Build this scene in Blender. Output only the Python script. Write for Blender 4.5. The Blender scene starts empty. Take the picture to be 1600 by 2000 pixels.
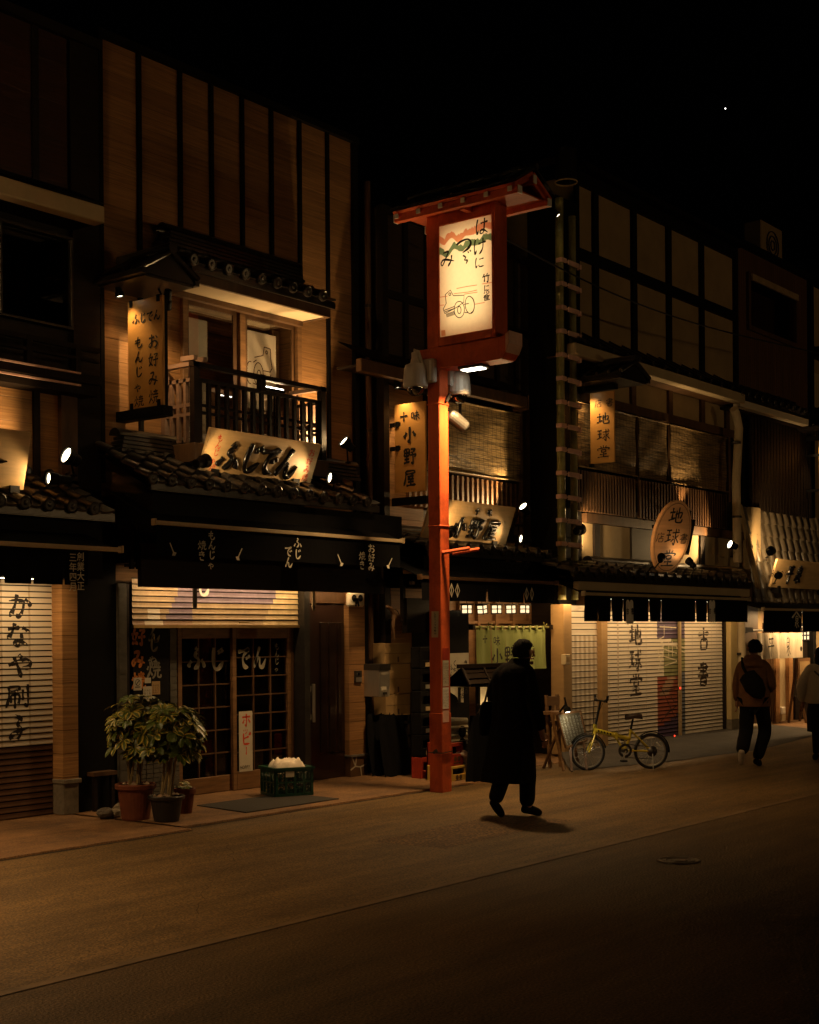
import bpy, bmesh, math, random
from mathutils import Vector as V, Matrix, noise as mnoise
random.seed(7)
SC = bpy.context.scene
COL = SC.collection

# ---------------------------------------------------------------- camera
F_PX, H_CAM, CY = 2700.0, 1.8, 1237.0
YAW = math.atan(2130/2700); ROLL = math.radians(.42)
FW = V((math.cos(YAW), math.sin(YAW), 0)); RT0 = V((math.sin(YAW), -math.cos(YAW), 0)); UP0 = V((0, 0, 1))
RT = RT0*math.cos(ROLL) - UP0*math.sin(ROLL); UPV = UP0*math.cos(ROLL) + RT0*math.sin(ROLL)
CAM = V((0, 0, H_CAM))
cd = bpy.data.cameras.new('camera'); cam = bpy.data.objects.new('camera', cd); COL.objects.link(cam)
cam.matrix_world = Matrix(((RT.x, UPV.x, -FW.x, 0), (RT.y, UPV.y, -FW.y, 0), (RT.z, UPV.z, -FW.z, H_CAM), (0, 0, 0, 1)))
cd.sensor_fit = 'VERTICAL'; cd.sensor_height = 36; cd.lens = F_PX/2000*36
cd.shift_y = (CY-1000)/2000; cd.clip_start = .1; cd.clip_end = 5000
SC.camera = cam
SC.render.resolution_x, SC.render.resolution_y = 819, 1024

# ---------------------------------------------------------------- world (night sky), exposure
w = bpy.data.worlds.new('World'); SC.world = w; w.use_nodes = True
wn = w.node_tree.nodes; wl = w.node_tree.links
bg = wn['Background']; sky = wn.new('ShaderNodeTexSky'); sky.sky_type = 'NISHITA'; sky.sun_disc = False
sky.sun_elevation = math.radians(-4); sky.sun_rotation = math.radians(200)
wl.new(sky.outputs[0], bg.inputs[0]); bg.inputs[1].default_value = .006
SC.view_settings.view_transform = 'Standard'; SC.view_settings.look = 'None'
SC.view_settings.exposure = 0; SC.view_settings.gamma = 1
SC.cycles.use_denoising = True
SC.cycles.max_bounces = 6; SC.cycles.diffuse_bounces = 3; SC.cycles.sample_clamp_indirect = 3.0
try: SC.cycles.denoiser = 'OPENIMAGEDENOISE'
except Exception: pass
WARM = (1, .6, .25); LAMPW = (1, .62, .26)

# ---------------------------------------------------------------- helpers
def ray(px, py): return FW + RT*((px-800)/F_PX) + UPV*((CY-py)/F_PX)
def at(px, py, Y=None, Z=None, X=None):
    d = ray(px, py)
    t = Y/d.y if Y is not None else ((Z-H_CAM)/d.z if Z is not None else X/d.x)
    return CAM + d*t
def ax(px, py, Y): return at(px, py, Y).x
def az(px, py, Y): return at(px, py, Y).z

class MB:
    def __init__(s): s.v = []; s.f = []; s.m = []; s.mi = 0
    def poly(s, pts, mi=None):
        n = len(s.v); s.v += [tuple(p) for p in pts]; s.f.append(tuple(range(n, n+len(pts)))); s.m.append(s.mi if mi is None else mi)
    def grid(s, rows, mi=None, close=False):
        n = len(s.v); k = len(rows[0])
        for r in rows: s.v += [tuple(p) for p in r]
        for i in range(len(rows)-1):
            for j in range(k if close else k-1):
                a = n+i*k+j; b = n+i*k+(j+1) % k
                s.f.append((a, b, b+k, a+k)); s.m.append(s.mi if mi is None else mi)
    def obox(s, c, a, b, d, mi=None):
        c, a, b, d = V(c), V(a), V(b), V(d); n = len(s.v)
        for i in (-1, 1):
            for j in (-1, 1):
                for k in (-1, 1): s.v.append(tuple(c+a*i+b*j+d*k))
        for q in ((0,1,3,2),(4,6,7,5),(0,4,5,1),(2,3,7,6),(0,2,6,4),(1,5,7,3)):
            s.f.append(tuple(n+i for i in q)); s.m.append(s.mi if mi is None else mi)
    def box(s, x0, x1, y0, y1, z0, z1, mi=None):
        s.obox(((x0+x1)/2, (y0+y1)/2, (z0+z1)/2), ((x1-x0)/2, 0, 0), (0, (y1-y0)/2, 0), (0, 0, (z1-z0)/2), mi)
    def bar(s, p, q, w, h, up=(0, 0, 1), mi=None):
        p, q = V(p), V(q); d = (q-p); L = d.length
        if L < 1e-6: return
        d = d/L; up = V(up); r = d.cross(up)
        if r.length < 1e-4: up = V((0, 1, 0)); r = d.cross(up)
        r.normalize(); u = r.cross(d)
        s.obox((p+q)/2, d*L/2, r*w/2, u*h/2, mi)
    def tube(s, pts, r, n=8, mi=None, cap=True):
        pts = [V(p) for p in pts]; rs = r if isinstance(r, (list, tuple)) else [r]*len(pts)
        rows = []; ref = None
        for i, p in enumerate(pts):
            t = (pts[min(i+1, len(pts)-1)]-pts[max(i-1, 0)])
            if t.length < 1e-9: t = V((0, 0, 1))
            t.normalize()
            if ref is None: ref = V((0, 0, 1)) if abs(t.z) < .9 else V((1, 0, 0))
            a = t.cross(ref); a.normalize(); b = a.cross(t); ref = b
            rows.append([p+(a*math.cos(6.28318*k/n)+b*math.sin(6.28318*k/n))*rs[i] for k in range(n)])
        s.grid([r_[::-1] for r_ in rows], mi, True)
        if cap:
            s.poly(rows[0], mi); s.poly(rows[-1][::-1], mi)
    def lathe(s, c, prof, n=16, mi=None, axis=None, cap=True):
        c = V(c); A = V(axis or (0, 0, 1)).normalized(); e = A.cross(V((0, 0, 1)) if abs(A.z) < .9 else V((1, 0, 0))).normalized(); g = A.cross(e)
        rows = [[c+A*z+(e*math.cos(6.28318*k/n)+g*math.sin(6.28318*k/n))*r for k in range(n)] for r, z in prof]
        s.grid(rows, mi, True)
        if cap: s.poly(rows[0][::-1], mi); s.poly(rows[-1], mi)
    def build(s, name, mats, parent=None, label=None, smooth=False, bevel=0, loc=None, sub=0, keep=False):
        o0 = V((0, 0, 0))
        if parent is not None and not keep: o0 = V(parent['_o'])
        elif loc is not None: o0 = V(loc)
        me = bpy.data.meshes.new(name)
        me.from_pydata([(x-o0.x, y-o0.y, z-o0.z) for x, y, z in s.v], [], s.f)
        if not isinstance(mats, (list, tuple)): mats = [mats]
        for m in mats: me.materials.append(m)
        me.polygons.foreach_set('material_index', s.m)
        if smooth: me.polygons.foreach_set('use_smooth', [True]*len(s.f))
        me.update(); me.validate()
        o = bpy.data.objects.new(name, me); COL.objects.link(o)
        if parent is not None: o.parent = parent
        elif loc is not None: o.location = loc
        o['_o'] = tuple(o0)
        if label: o['label'] = label
        if bevel:
            b = o.modifiers.new('b', 'BEVEL'); b.width = bevel; b.segments = 1; b.limit_method = 'ANGLE'; b.angle_limit = .9
        if smooth == 2:
            try:
                for p in me.polygons: p.use_smooth = True
            except Exception: pass
        return o
def tag(o, label, cat, group=None):
    o['label'] = label; o['category'] = cat
    if group: o['group'] = group
    return o
def thing(name, label, cat, loc, group=None):
    o = bpy.data.objects.new(name, None); COL.objects.link(o); o.location = loc; o.empty_display_size = .1
    o['_o'] = tuple(loc); return tag(o, label, cat, group)
def struct(o): o['kind'] = 'structure'; return o
def copy_tree(o, parent=None):
    c = o.copy(); COL.objects.link(c)
    if parent is not None: c.parent = parent
    for ch in list(o.children): copy_tree(ch, c)
    return c

# ---------------------------------------------------------------- materials
def nodes(m): return m.node_tree.nodes, m.node_tree.links
def mat(name, col, rough=.65, metal=0, var=.25, scale=(6, 6, 6), bump=0, bscale=None, spec=.4, dirt=None, dscale=2.0, coat=0):
    """Principled with a noise-varied base colour (world position) and optional bump and dirt."""
    m = bpy.data.materials.new(name); m.use_nodes = True; N, L = nodes(m); P = N['Principled BSDF']
    P.inputs['Roughness'].default_value = rough; P.inputs['Metallic'].default_value = metal
    P.inputs['Specular IOR Level'].default_value = spec; P.inputs['Coat Weight'].default_value = coat
    g = N.new('ShaderNodeNewGeometry'); mp = N.new('ShaderNodeMapping'); L.new(g.outputs['Position'], mp.inputs[0])
    mp.inputs['Scale'].default_value = scale
    nz = N.new('ShaderNodeTexNoise'); nz.inputs['Scale'].default_value = 1; nz.inputs['Detail'].default_value = 6; nz.inputs['Roughness'].default_value = .65
    L.new(mp.outputs[0], nz.inputs[0])
    r = N.new('ShaderNodeValToRGB'); L.new(nz.outputs[0], r.inputs[0])
    c = V(col); r.color_ramp.elements[0].position = .3; r.color_ramp.elements[1].position = .7
    r.color_ramp.elements[0].color = (*(c*(1-var)), 1); r.color_ramp.elements[1].color = (*[min(1, k*(1+var)) for k in c], 1)
    out = r.outputs[0]
    if dirt is not None:
        n2 = N.new('ShaderNodeTexNoise'); n2.inputs['Scale'].default_value = dscale; n2.inputs['Detail'].default_value = 8; n2.inputs['Roughness'].default_value = .7
        L.new(g.outputs['Position'], n2.inputs[0]); r2 = N.new('ShaderNodeValToRGB'); L.new(n2.outputs[0], r2.inputs[0])
        r2.color_ramp.elements[0].position = .5; r2.color_ramp.elements[1].position = .72
        mx = N.new('ShaderNodeMix'); mx.data_type = 'RGBA'; L.new(r2.outputs[0], mx.inputs[0]); L.new(out, mx.inputs[6]); mx.inputs[7].default_value = (*dirt, 1)
        out = mx.outputs[2]
    L.new(out, P.inputs['Base Color'])
    if bump:
        b = N.new('ShaderNodeBump'); b.inputs['Strength'].default_value = bump; b.inputs['Distance'].default_value = .01
        if bscale:
            m2 = N.new('ShaderNodeMapping'); m2.inputs['Scale'].default_value = bscale; L.new(g.outputs['Position'], m2.inputs[0])
            n3 = N.new('ShaderNodeTexNoise'); n3.inputs['Scale'].default_value = 1; n3.inputs['Detail'].default_value = 5; L.new(m2.outputs[0], n3.inputs[0]); L.new(n3.outputs[0], b.inputs['Height'])
        else: L.new(nz.outputs[0], b.inputs['Height'])
        L.new(b.outputs[0], P.inputs['Normal'])
    return m
def courses(name, col, pitch, gap=.035, axis='Z', grain=(1.6, 1.6, 55), var=.35, rough=.6, bump=.5, off=0, groove=.25, jitter=.22):
    """boards laid in courses: groove every `pitch` along an axis, each board its own tone, stretched grain."""
    m = bpy.data.materials.new(name); m.use_nodes = True; N, L = nodes(m); P = N['Principled BSDF']; P.inputs['Roughness'].default_value = rough
    P.inputs['Specular IOR Level'].default_value = .35
    g = N.new('ShaderNodeNewGeometry'); sx = N.new('ShaderNodeSeparateXYZ'); L.new(g.outputs['Position'], sx.inputs[0])
    def mth(op, a, b=None):
        n = N.new('ShaderNodeMath'); n.operation = op
        for i, k in enumerate((a, b)):
            if k is None: continue
            if isinstance(k, (int, float)): n.inputs[i].default_value = k
            else: L.new(k, n.inputs[i])
        return n.outputs[0]
    zz = mth('ADD', mth('DIVIDE', sx.outputs[axis], pitch), 100+off); fr = mth('FRACT', zz); fl = mth('FLOOR', zz)
    wn_ = N.new('ShaderNodeTexWhiteNoise'); wn_.noise_dimensions = '1D'; L.new(fl, wn_.inputs['W'])
    mp = N.new('ShaderNodeMapping'); L.new(g.outputs['Position'], mp.inputs[0]); mp.inputs['Scale'].default_value = grain
    nz = N.new('ShaderNodeTexNoise'); nz.inputs['Scale'].default_value = 1; nz.inputs['Detail'].default_value = 7; nz.inputs['Roughness'].default_value = .62; nz.inputs['Distortion'].default_value = .6
    cb = N.new('ShaderNodeVectorMath'); cb.operation = 'ADD'; L.new(mp.outputs[0], cb.inputs[0])
    cx = N.new('ShaderNodeCombineXYZ'); L.new(mth('MULTIPLY', wn_.outputs[0], 37), cx.inputs[0]); L.new(cx.outputs[0], cb.inputs[1]); L.new(cb.outputs[0], nz.inputs[0])
    r = N.new('ShaderNodeValToRGB'); L.new(nz.outputs[0], r.inputs[0]); c = V(col)
    r.color_ramp.elements[0].position = .32; r.color_ramp.elements[1].position = .66
    r.color_ramp.elements[0].color = (*(c*(1-var)), 1); r.color_ramp.elements[1].color = (*(c*(1+var*.7)), 1)
    tone = mth('ADD', 1-jitter/2, mth('MULTIPLY', wn_.outputs[0], jitter))
    gr = N.new('ShaderNodeValToRGB'); L.new(fr, gr.inputs[0]); e = gr.color_ramp.elements
    e[0].position = 0; e[0].color = (groove, groove, groove, 1); e[1].position = gap; e[1].color = (1, 1, 1, 1)
    mx = N.new('ShaderNodeMix'); mx.data_type = 'RGBA'; mx.blend_type = 'MULTIPLY'; mx.inputs[0].default_value = 1
    L.new(r.outputs[0], mx.inputs[6]); L.new(gr.outputs[0], mx.inputs[7])
    m2 = N.new('ShaderNodeMix'); m2.data_type = 'RGBA'; m2.blend_type = 'MULTIPLY'; m2.inputs[0].default_value = 1
    L.new(mx.outputs[2], m2.inputs[6]); cc = N.new('ShaderNodeCombineColor'); 
    for i in range(3): L.new(tone, cc.inputs[i])
    L.new(cc.outputs[0], m2.inputs[7]); L.new(m2.outputs[2], P.inputs['Base Color'])
    b = N.new('ShaderNodeBump'); b.inputs['Strength'].default_value = bump; b.inputs['Distance'].default_value = .012
    L.new(mth('ADD', mth('MULTIPLY', nz.outputs[0], .5), gr.outputs[0]), b.inputs['Height']); L.new(b.outputs[0], P.inputs['Normal'])
    return m
def emit(name, col, s):
    m = bpy.data.materials.new(name); m.use_nodes = True; N, L = nodes(m); N.clear()
    e = N.new('ShaderNodeEmission'); e.inputs[0].default_value = (*col, 1); e.inputs[1].default_value = s
    o = N.new('ShaderNodeOutputMaterial'); L.new(e.outputs[0], o.inputs[0]); return m
def glassy(name, fac=.3, tint=(1, 1, 1), rough=.02):
    m = bpy.data.materials.new(name); m.use_nodes = True; N, L = nodes(m); N.clear()
    t = N.new('ShaderNodeBsdfTransparent'); t.inputs[0].default_value = (*tint, 1); gl = N.new('ShaderNodeBsdfGlossy'); gl.inputs['Roughness'].default_value = rough
    mx = N.new('ShaderNodeMixShader'); mx.inputs[0].default_value = fac; o = N.new('ShaderNodeOutputMaterial')
    L.new(t.outputs[0], mx.inputs[1]); L.new(gl.outputs[0], mx.inputs[2]); L.new(mx.outputs[0], o.inputs[0]); return m
def paperlight(name, col, trans=.8):
    """thin translucent sheet lit from behind by real lamps"""
    m = bpy.data.materials.new(name); m.use_nodes = True; N, L = nodes(m); N.clear()
    g = N.new('ShaderNodeNewGeometry'); nz = N.new('ShaderNodeTexNoise'); nz.inputs['Scale'].default_value = 25; nz.inputs['Detail'].default_value = 4; L.new(g.outputs['Position'], nz.inputs[0])
    r = N.new('ShaderNodeValToRGB'); L.new(nz.outputs[0], r.inputs[0]); c = V(col)
    r.color_ramp.elements[0].color = (*(c*.88), 1); r.color_ramp.elements[1].color = (*c, 1)
    t = N.new('ShaderNodeBsdfTranslucent'); d = N.new('ShaderNodeBsdfDiffuse'); L.new(r.outputs[0], t.inputs[0]); L.new(r.outputs[0], d.inputs[0])
    mx = N.new('ShaderNodeMixShader'); mx.inputs[0].default_value = 1-trans; o = N.new('ShaderNodeOutputMaterial')
    L.new(t.outputs[0], mx.inputs[1]); L.new(d.outputs[0], mx.inputs[2]); L.new(mx.outputs[0], o.inputs[0]); return m
def blindmat(name, col):
    m = bpy.data.materials.new(name); m.use_nodes = True; N, L = nodes(m); P = N['Principled BSDF']; P.inputs['Roughness'].default_value = .55
    g = N.new('ShaderNodeNewGeometry'); mp = N.new('ShaderNodeMapping'); mp.inputs['Scale'].default_value = (3, 3, 190); L.new(g.outputs['Position'], mp.inputs[0])
    nz = N.new('ShaderNodeTexNoise'); nz.inputs['Scale'].default_value = 1; nz.inputs['Detail'].default_value = 3; L.new(mp.outputs[0], nz.inputs[0])
    mp2 = N.new('ShaderNodeMapping'); mp2.inputs['Scale'].default_value = (3.2, 3.2, 95); L.new(g.outputs['Position'], mp2.inputs[0])
    nb = N.new('ShaderNodeTexNoise'); nb.inputs['Scale'].default_value = 1; nb.inputs['Detail'].default_value = 2; L.new(mp2.outputs[0], nb.inputs[0])
    r = N.new('ShaderNodeValToRGB'); L.new(nz.outputs[0], r.inputs[0]); c = V(col); e = r.color_ramp.elements
    e[0].position = .36; e[0].color = (*(c*.12), 1); e[1].position = .55; e[1].color = (*c, 1)
    r2 = N.new('ShaderNodeValToRGB'); L.new(nb.outputs[0], r2.inputs[0]); e = r2.color_ramp.elements
    e[0].position = .36; e[0].color = (.22, .22, .22, 1); e[1].position = .48; e[1].color = (1, 1, 1, 1)
    mx = N.new('ShaderNodeMix'); mx.data_type = 'RGBA'; mx.blend_type = 'MULTIPLY'; mx.inputs[0].default_value = 1
    L.new(r.outputs[0], mx.inputs[6]); L.new(r2.outputs[0], mx.inputs[7])
    sx = N.new('ShaderNodeSeparateXYZ'); L.new(g.outputs['Position'], sx.inputs[0]); dv = N.new('ShaderNodeMath'); dv.operation = 'DIVIDE'; L.new(sx.outputs[0], dv.inputs[0]); dv.inputs[1].default_value = .105
    fr = N.new('ShaderNodeMath'); fr.operation = 'FRACT'; L.new(dv.outputs[0], fr.inputs[0]); r3 = N.new('ShaderNodeValToRGB'); L.new(fr.outputs[0], r3.inputs[0]); e = r3.color_ramp.elements
    e[0].position = .05; e[0].color = (.35, .35, .35, 1); e[1].position = .16; e[1].color = (1, 1, 1, 1)
    m3 = N.new('ShaderNodeMix'); m3.data_type = 'RGBA'; m3.blend_type = 'MULTIPLY'; m3.inputs[0].default_value = 1; L.new(mx.outputs[2], m3.inputs[6]); L.new(r3.outputs[0], m3.inputs[7]); L.new(m3.outputs[2], P.inputs['Base Color'])
    b = N.new('ShaderNodeBump'); b.inputs['Strength'].default_value = .9; b.inputs['Distance'].default_value = .008; L.new(nz.outputs[0], b.inputs['Height']); L.new(b.outputs[0], P.inputs['Normal'])
    return m

M = dict(
 clad=courses('cedar_cladding', (.3, .155, .06), .235, groove=.4, jitter=.35), cladA=courses('cedar_cladding_a', (.36, .19, .07), .235, off=.35),
 cladR=courses('red_brown_cladding', (.04, .014, .007), .4),
 slatwall=courses('vertical_boards', (.11, .055, .025), .09, axis='X', grain=(40, 40, 1.2), groove=.12, gap=.14),
 blackwall=courses('black_boards', (.009, .006, .005), .3), 
 dwood=mat('dark_timber', (.013, .008, .005), .6, spec=.2, scale=(3, 3, 30), bump=.25, var=.4),
 bwood=mat('brown_timber', (.09, .046, .02), .5, scale=(8, 8, 2), bump=.2, var=.35),
 mwood=mat('mid_timber', (.17, .09, .038), .5, scale=(3, 3, 24), bump=.2, var=.35),
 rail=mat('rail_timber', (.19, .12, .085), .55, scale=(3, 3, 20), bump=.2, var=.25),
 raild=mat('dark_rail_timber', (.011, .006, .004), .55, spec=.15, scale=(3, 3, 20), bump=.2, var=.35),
 black=mat('black_paint', (.0045, .004, .0035), .6, spec=.15, bump=.1, scale=(10, 10, 10)),
 blackg=mat('black_lacquer', (.006, .005, .005), .22, spec=.45, var=.1, coat=.15),
 ink=mat('ink', (.012, .009, .007), .6, var=.2), cloth=mat('black_cloth', (.0045, .0045, .005), .95, spec=.1, scale=(40, 40, 5), bump=.3),
 redink=mat('red_ink', (.55, .06, .02), .6), orange=mat('orange_paint', (.5, .17, .025), .6), greyw=mat('pale_lettering', (.72, .68, .56), .7),
 tile=mat('roof_tile', (.022, .018, .015), .28, scale=(7, 7, 7), bump=.25, var=.4, spec=.6),
 beige=mat('beige_metal', (.5, .4, .25), .5, var=.12, scale=(2, 2, 2)), soffit=mat('pale_soffit', (.62, .5, .32), .7, var=.08, scale=(1, 1, 1)),
 plaster=mat('ochre_plaster', (.42, .32, .18), .85, var=.12, scale=(3, 3, 3), bump=.15, bscale=(60, 60, 60)),
 plasterd=mat('dull_plaster', (.36, .26, .135), .85, var=.15, scale=(2, 2, 2), bump=.1),
 signw=mat('sign_board_wood', (.62, .42, .2), .45, var=.16, scale=(2, 2, 18), bump=.05),
 signg=mat('gold_board', (.56, .29, .08), .4, var=.1, scale=(2, 2, 6)),
 redp=mat('vermilion_paint', (.56, .1, .028), .5, spec=.25, var=.22, scale=(6, 6, 1.0), dirt=(.22, .035, .012), dscale=2.2, bump=.3, bscale=(40, 40, 40)),
 white=mat('white_paint', (.75, .72, .66), .5, var=.06), camw=mat('camera_plastic', (.5, .46, .4), .4, var=.05),
 paper=mat('white_paper', (.5, .46, .36), .8, var=.08), cream=mat('cream_paint', (.66, .58, .44), .45, var=.05, scale=(4, 4, 4)),
 steel=mat('brushed_steel', (.42, .4, .36), .35, metal=.8, var=.12, scale=(60, 60, 4)), dsteel=mat('dark_steel', (.06, .055, .05), .4, metal=.7),
 brass=mat('brass', (.4, .26, .1), .35, metal=.8), copper=mat('copper_band', (.78, .5, .42), .5, metal=.2, var=.2),
 bamboo=mat('green_bamboo', (.22, .21, .065), .35, var=.3, scale=(4, 4, 6), dirt=(.06, .055, .02)),
 terra=mat('terracotta', (.14, .038, .014), .7, var=.18, scale=(8, 8, 8), bump=.1, dirt=(.2, .09, .05)), potb=mat('black_pot', (.02, .018, .016), .4),
 soil=mat('soil', (.06, .04, .025), .95, scale=(40, 40, 40), bump=.8, var=.6), crestw=mat('white_crest', (.88, .85, .76), .8), dimw=mat('dim_lettering', (.22, .2, .15), .7), pebble=mat('pebbles', (.3, .22, .15), .8, var=.3, scale=(30, 30, 30)),
 stem=mat('plant_stem', (.2, .15, .07), .8, var=.3, scale=(20, 20, 5)),
 leaf=mat('leaf_green', (.06, .085, .012), .32, var=.5, scale=(9, 9, 9)), leafy=mat('leaf_yellow', (.38, .3, .05), .35, var=.35, scale=(9, 9, 9)),
 green=mat('green_plastic', (.006, .048, .028), .4, var=.15), whitecloth=mat('white_cloth', (.7, .62, .5), .9, bump=.4, scale=(25, 25, 25), var=.06),
 noren=mat('green_linen', (.2, .24, .075), .9, var=.1, scale=(30, 30, 4), bump=.2), norenw=mat('cream_linen', (.62, .54, .42), .9, var=.08, scale=(20, 20, 3), bump=.2),
 card=mat('cardboard', (.38, .25, .11), .8, var=.1, scale=(3, 3, 3)), stone=mat('stone_base', (.1, .085, .07), .85, var=.35, scale=(14, 14, 14), bump=.4),
 conc=mat('rough_concrete', (.17, .14, .1), .9, var=.3, scale=(12, 12, 12), bump=.5, bscale=(90, 90, 90)),
 mosaic=mat('grey_tile', (.085, .078, .062), .6, var=.3, scale=(7, 7, 12)), grout=mat('grout', (.42, .38, .3), .8),
 yellow=mat('yellow_plastic', (.5, .33, .07), .45, var=.12), redpl=mat('red_plastic', (.3, .03, .012), .45),
 byel=mat('bicycle_yellow', (.42, .33, .03), .3, var=.1, coat=.4), rubber=mat('rubber', (.012, .012, .012), .6), leather=mat('dark_leather', (.03, .018, .012), .45),
 tilel=mat('lit_roof_tile', (.11, .088, .06), .32, scale=(7, 7, 7), bump=.25, var=.4, spec=.5), board=mat('chalkboard', (.125, .108, .07), .6, var=.3), chalk=mat('chalk', (.5, .5, .42), .9),  # tilel: lighter copy of the roof tile, lamp light put into its colour
 coat=mat('black_wool', (.0055, .005, .005), .95, var=.3, scale=(30, 30, 30), bump=.3, spec=.1), hair=mat('black_hair', (.006, .005, .004), .8, spec=.15, var=.4, scale=(60, 60, 20), bump=.4),
 skin=mat('skin', (.36, .2, .13), .55, var=.1), jacket=mat('brown_jacket', (.16, .075, .032), .85, var=.2, scale=(9, 9, 9), bump=.3), trousers=mat('black_trousers', (.009, .008, .008), .9, spec=.15),
 sweater=mat('white_knit', (.6, .53, .42), .95, var=.12, scale=(70, 70, 70), bump=.6), shoe=mat('pale_shoe', (.4, .34, .27), .6),
 glass=glassy('window_glass', .34), dglass=glassy('dark_glass', .07, (.5, .45, .4)), dome=glassy('dome_glass', .35, (.3, .25, .2)),
 blind=blindmat('bamboo_blind', (.44, .31, .14)), blindd=blindmat('dark_bamboo_blind', (.3, .2, .09)),
 lens=emit('lamp_lens', (1, .84, .55), 9), tubeL=emit('led_strip', (1, .93, .75), 10), lant=emit('lantern_paper', (1, .74, .4), 1.5),
 paperl=paperlight('lantern_panel', (.95, .84, .62)), andon=paperlight('andon_paper', (.92, .8, .55)),
 redglow=emit('red_led', (1, .05, .02), 3), starm=emit('star_glow', (1, .95, .9), 6),
 purple=mat('purple_paint', (.2, .15, .2), .45), dpurple=mat('dark_purple_paint', (.07, .045, .085), .45), ltan=mat('tan_paint', (.4, .29, .17), .45), gold=mat('gold_paint', (.54, .41, .22), .45),
 mgreen=mat('mural_green', (.2, .2, .09), .45), mred=mat('mural_red', (.25, .07, .04), .45), mblue=mat('mural_blue', (.11, .12, .14), .45), mbrown=mat('mural_brown', (.3, .19, .12), .45),
 gridl=mat('faint_line', (.42, .34, .24), .6), shdark=mat('shutter_brown', (.085, .04, .02), .5, var=.2), shgrey=mat('shutter_cream', (.6, .53, .42), .42, var=.06, scale=(3, 3, 14)),
 plaid=mat('shutter_check', (.3, .25, .18), .45), cushion=mat('dark_mat', (.03, .027, .024), .95, scale=(50, 50, 50), bump=.6, var=.4),
)
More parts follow.
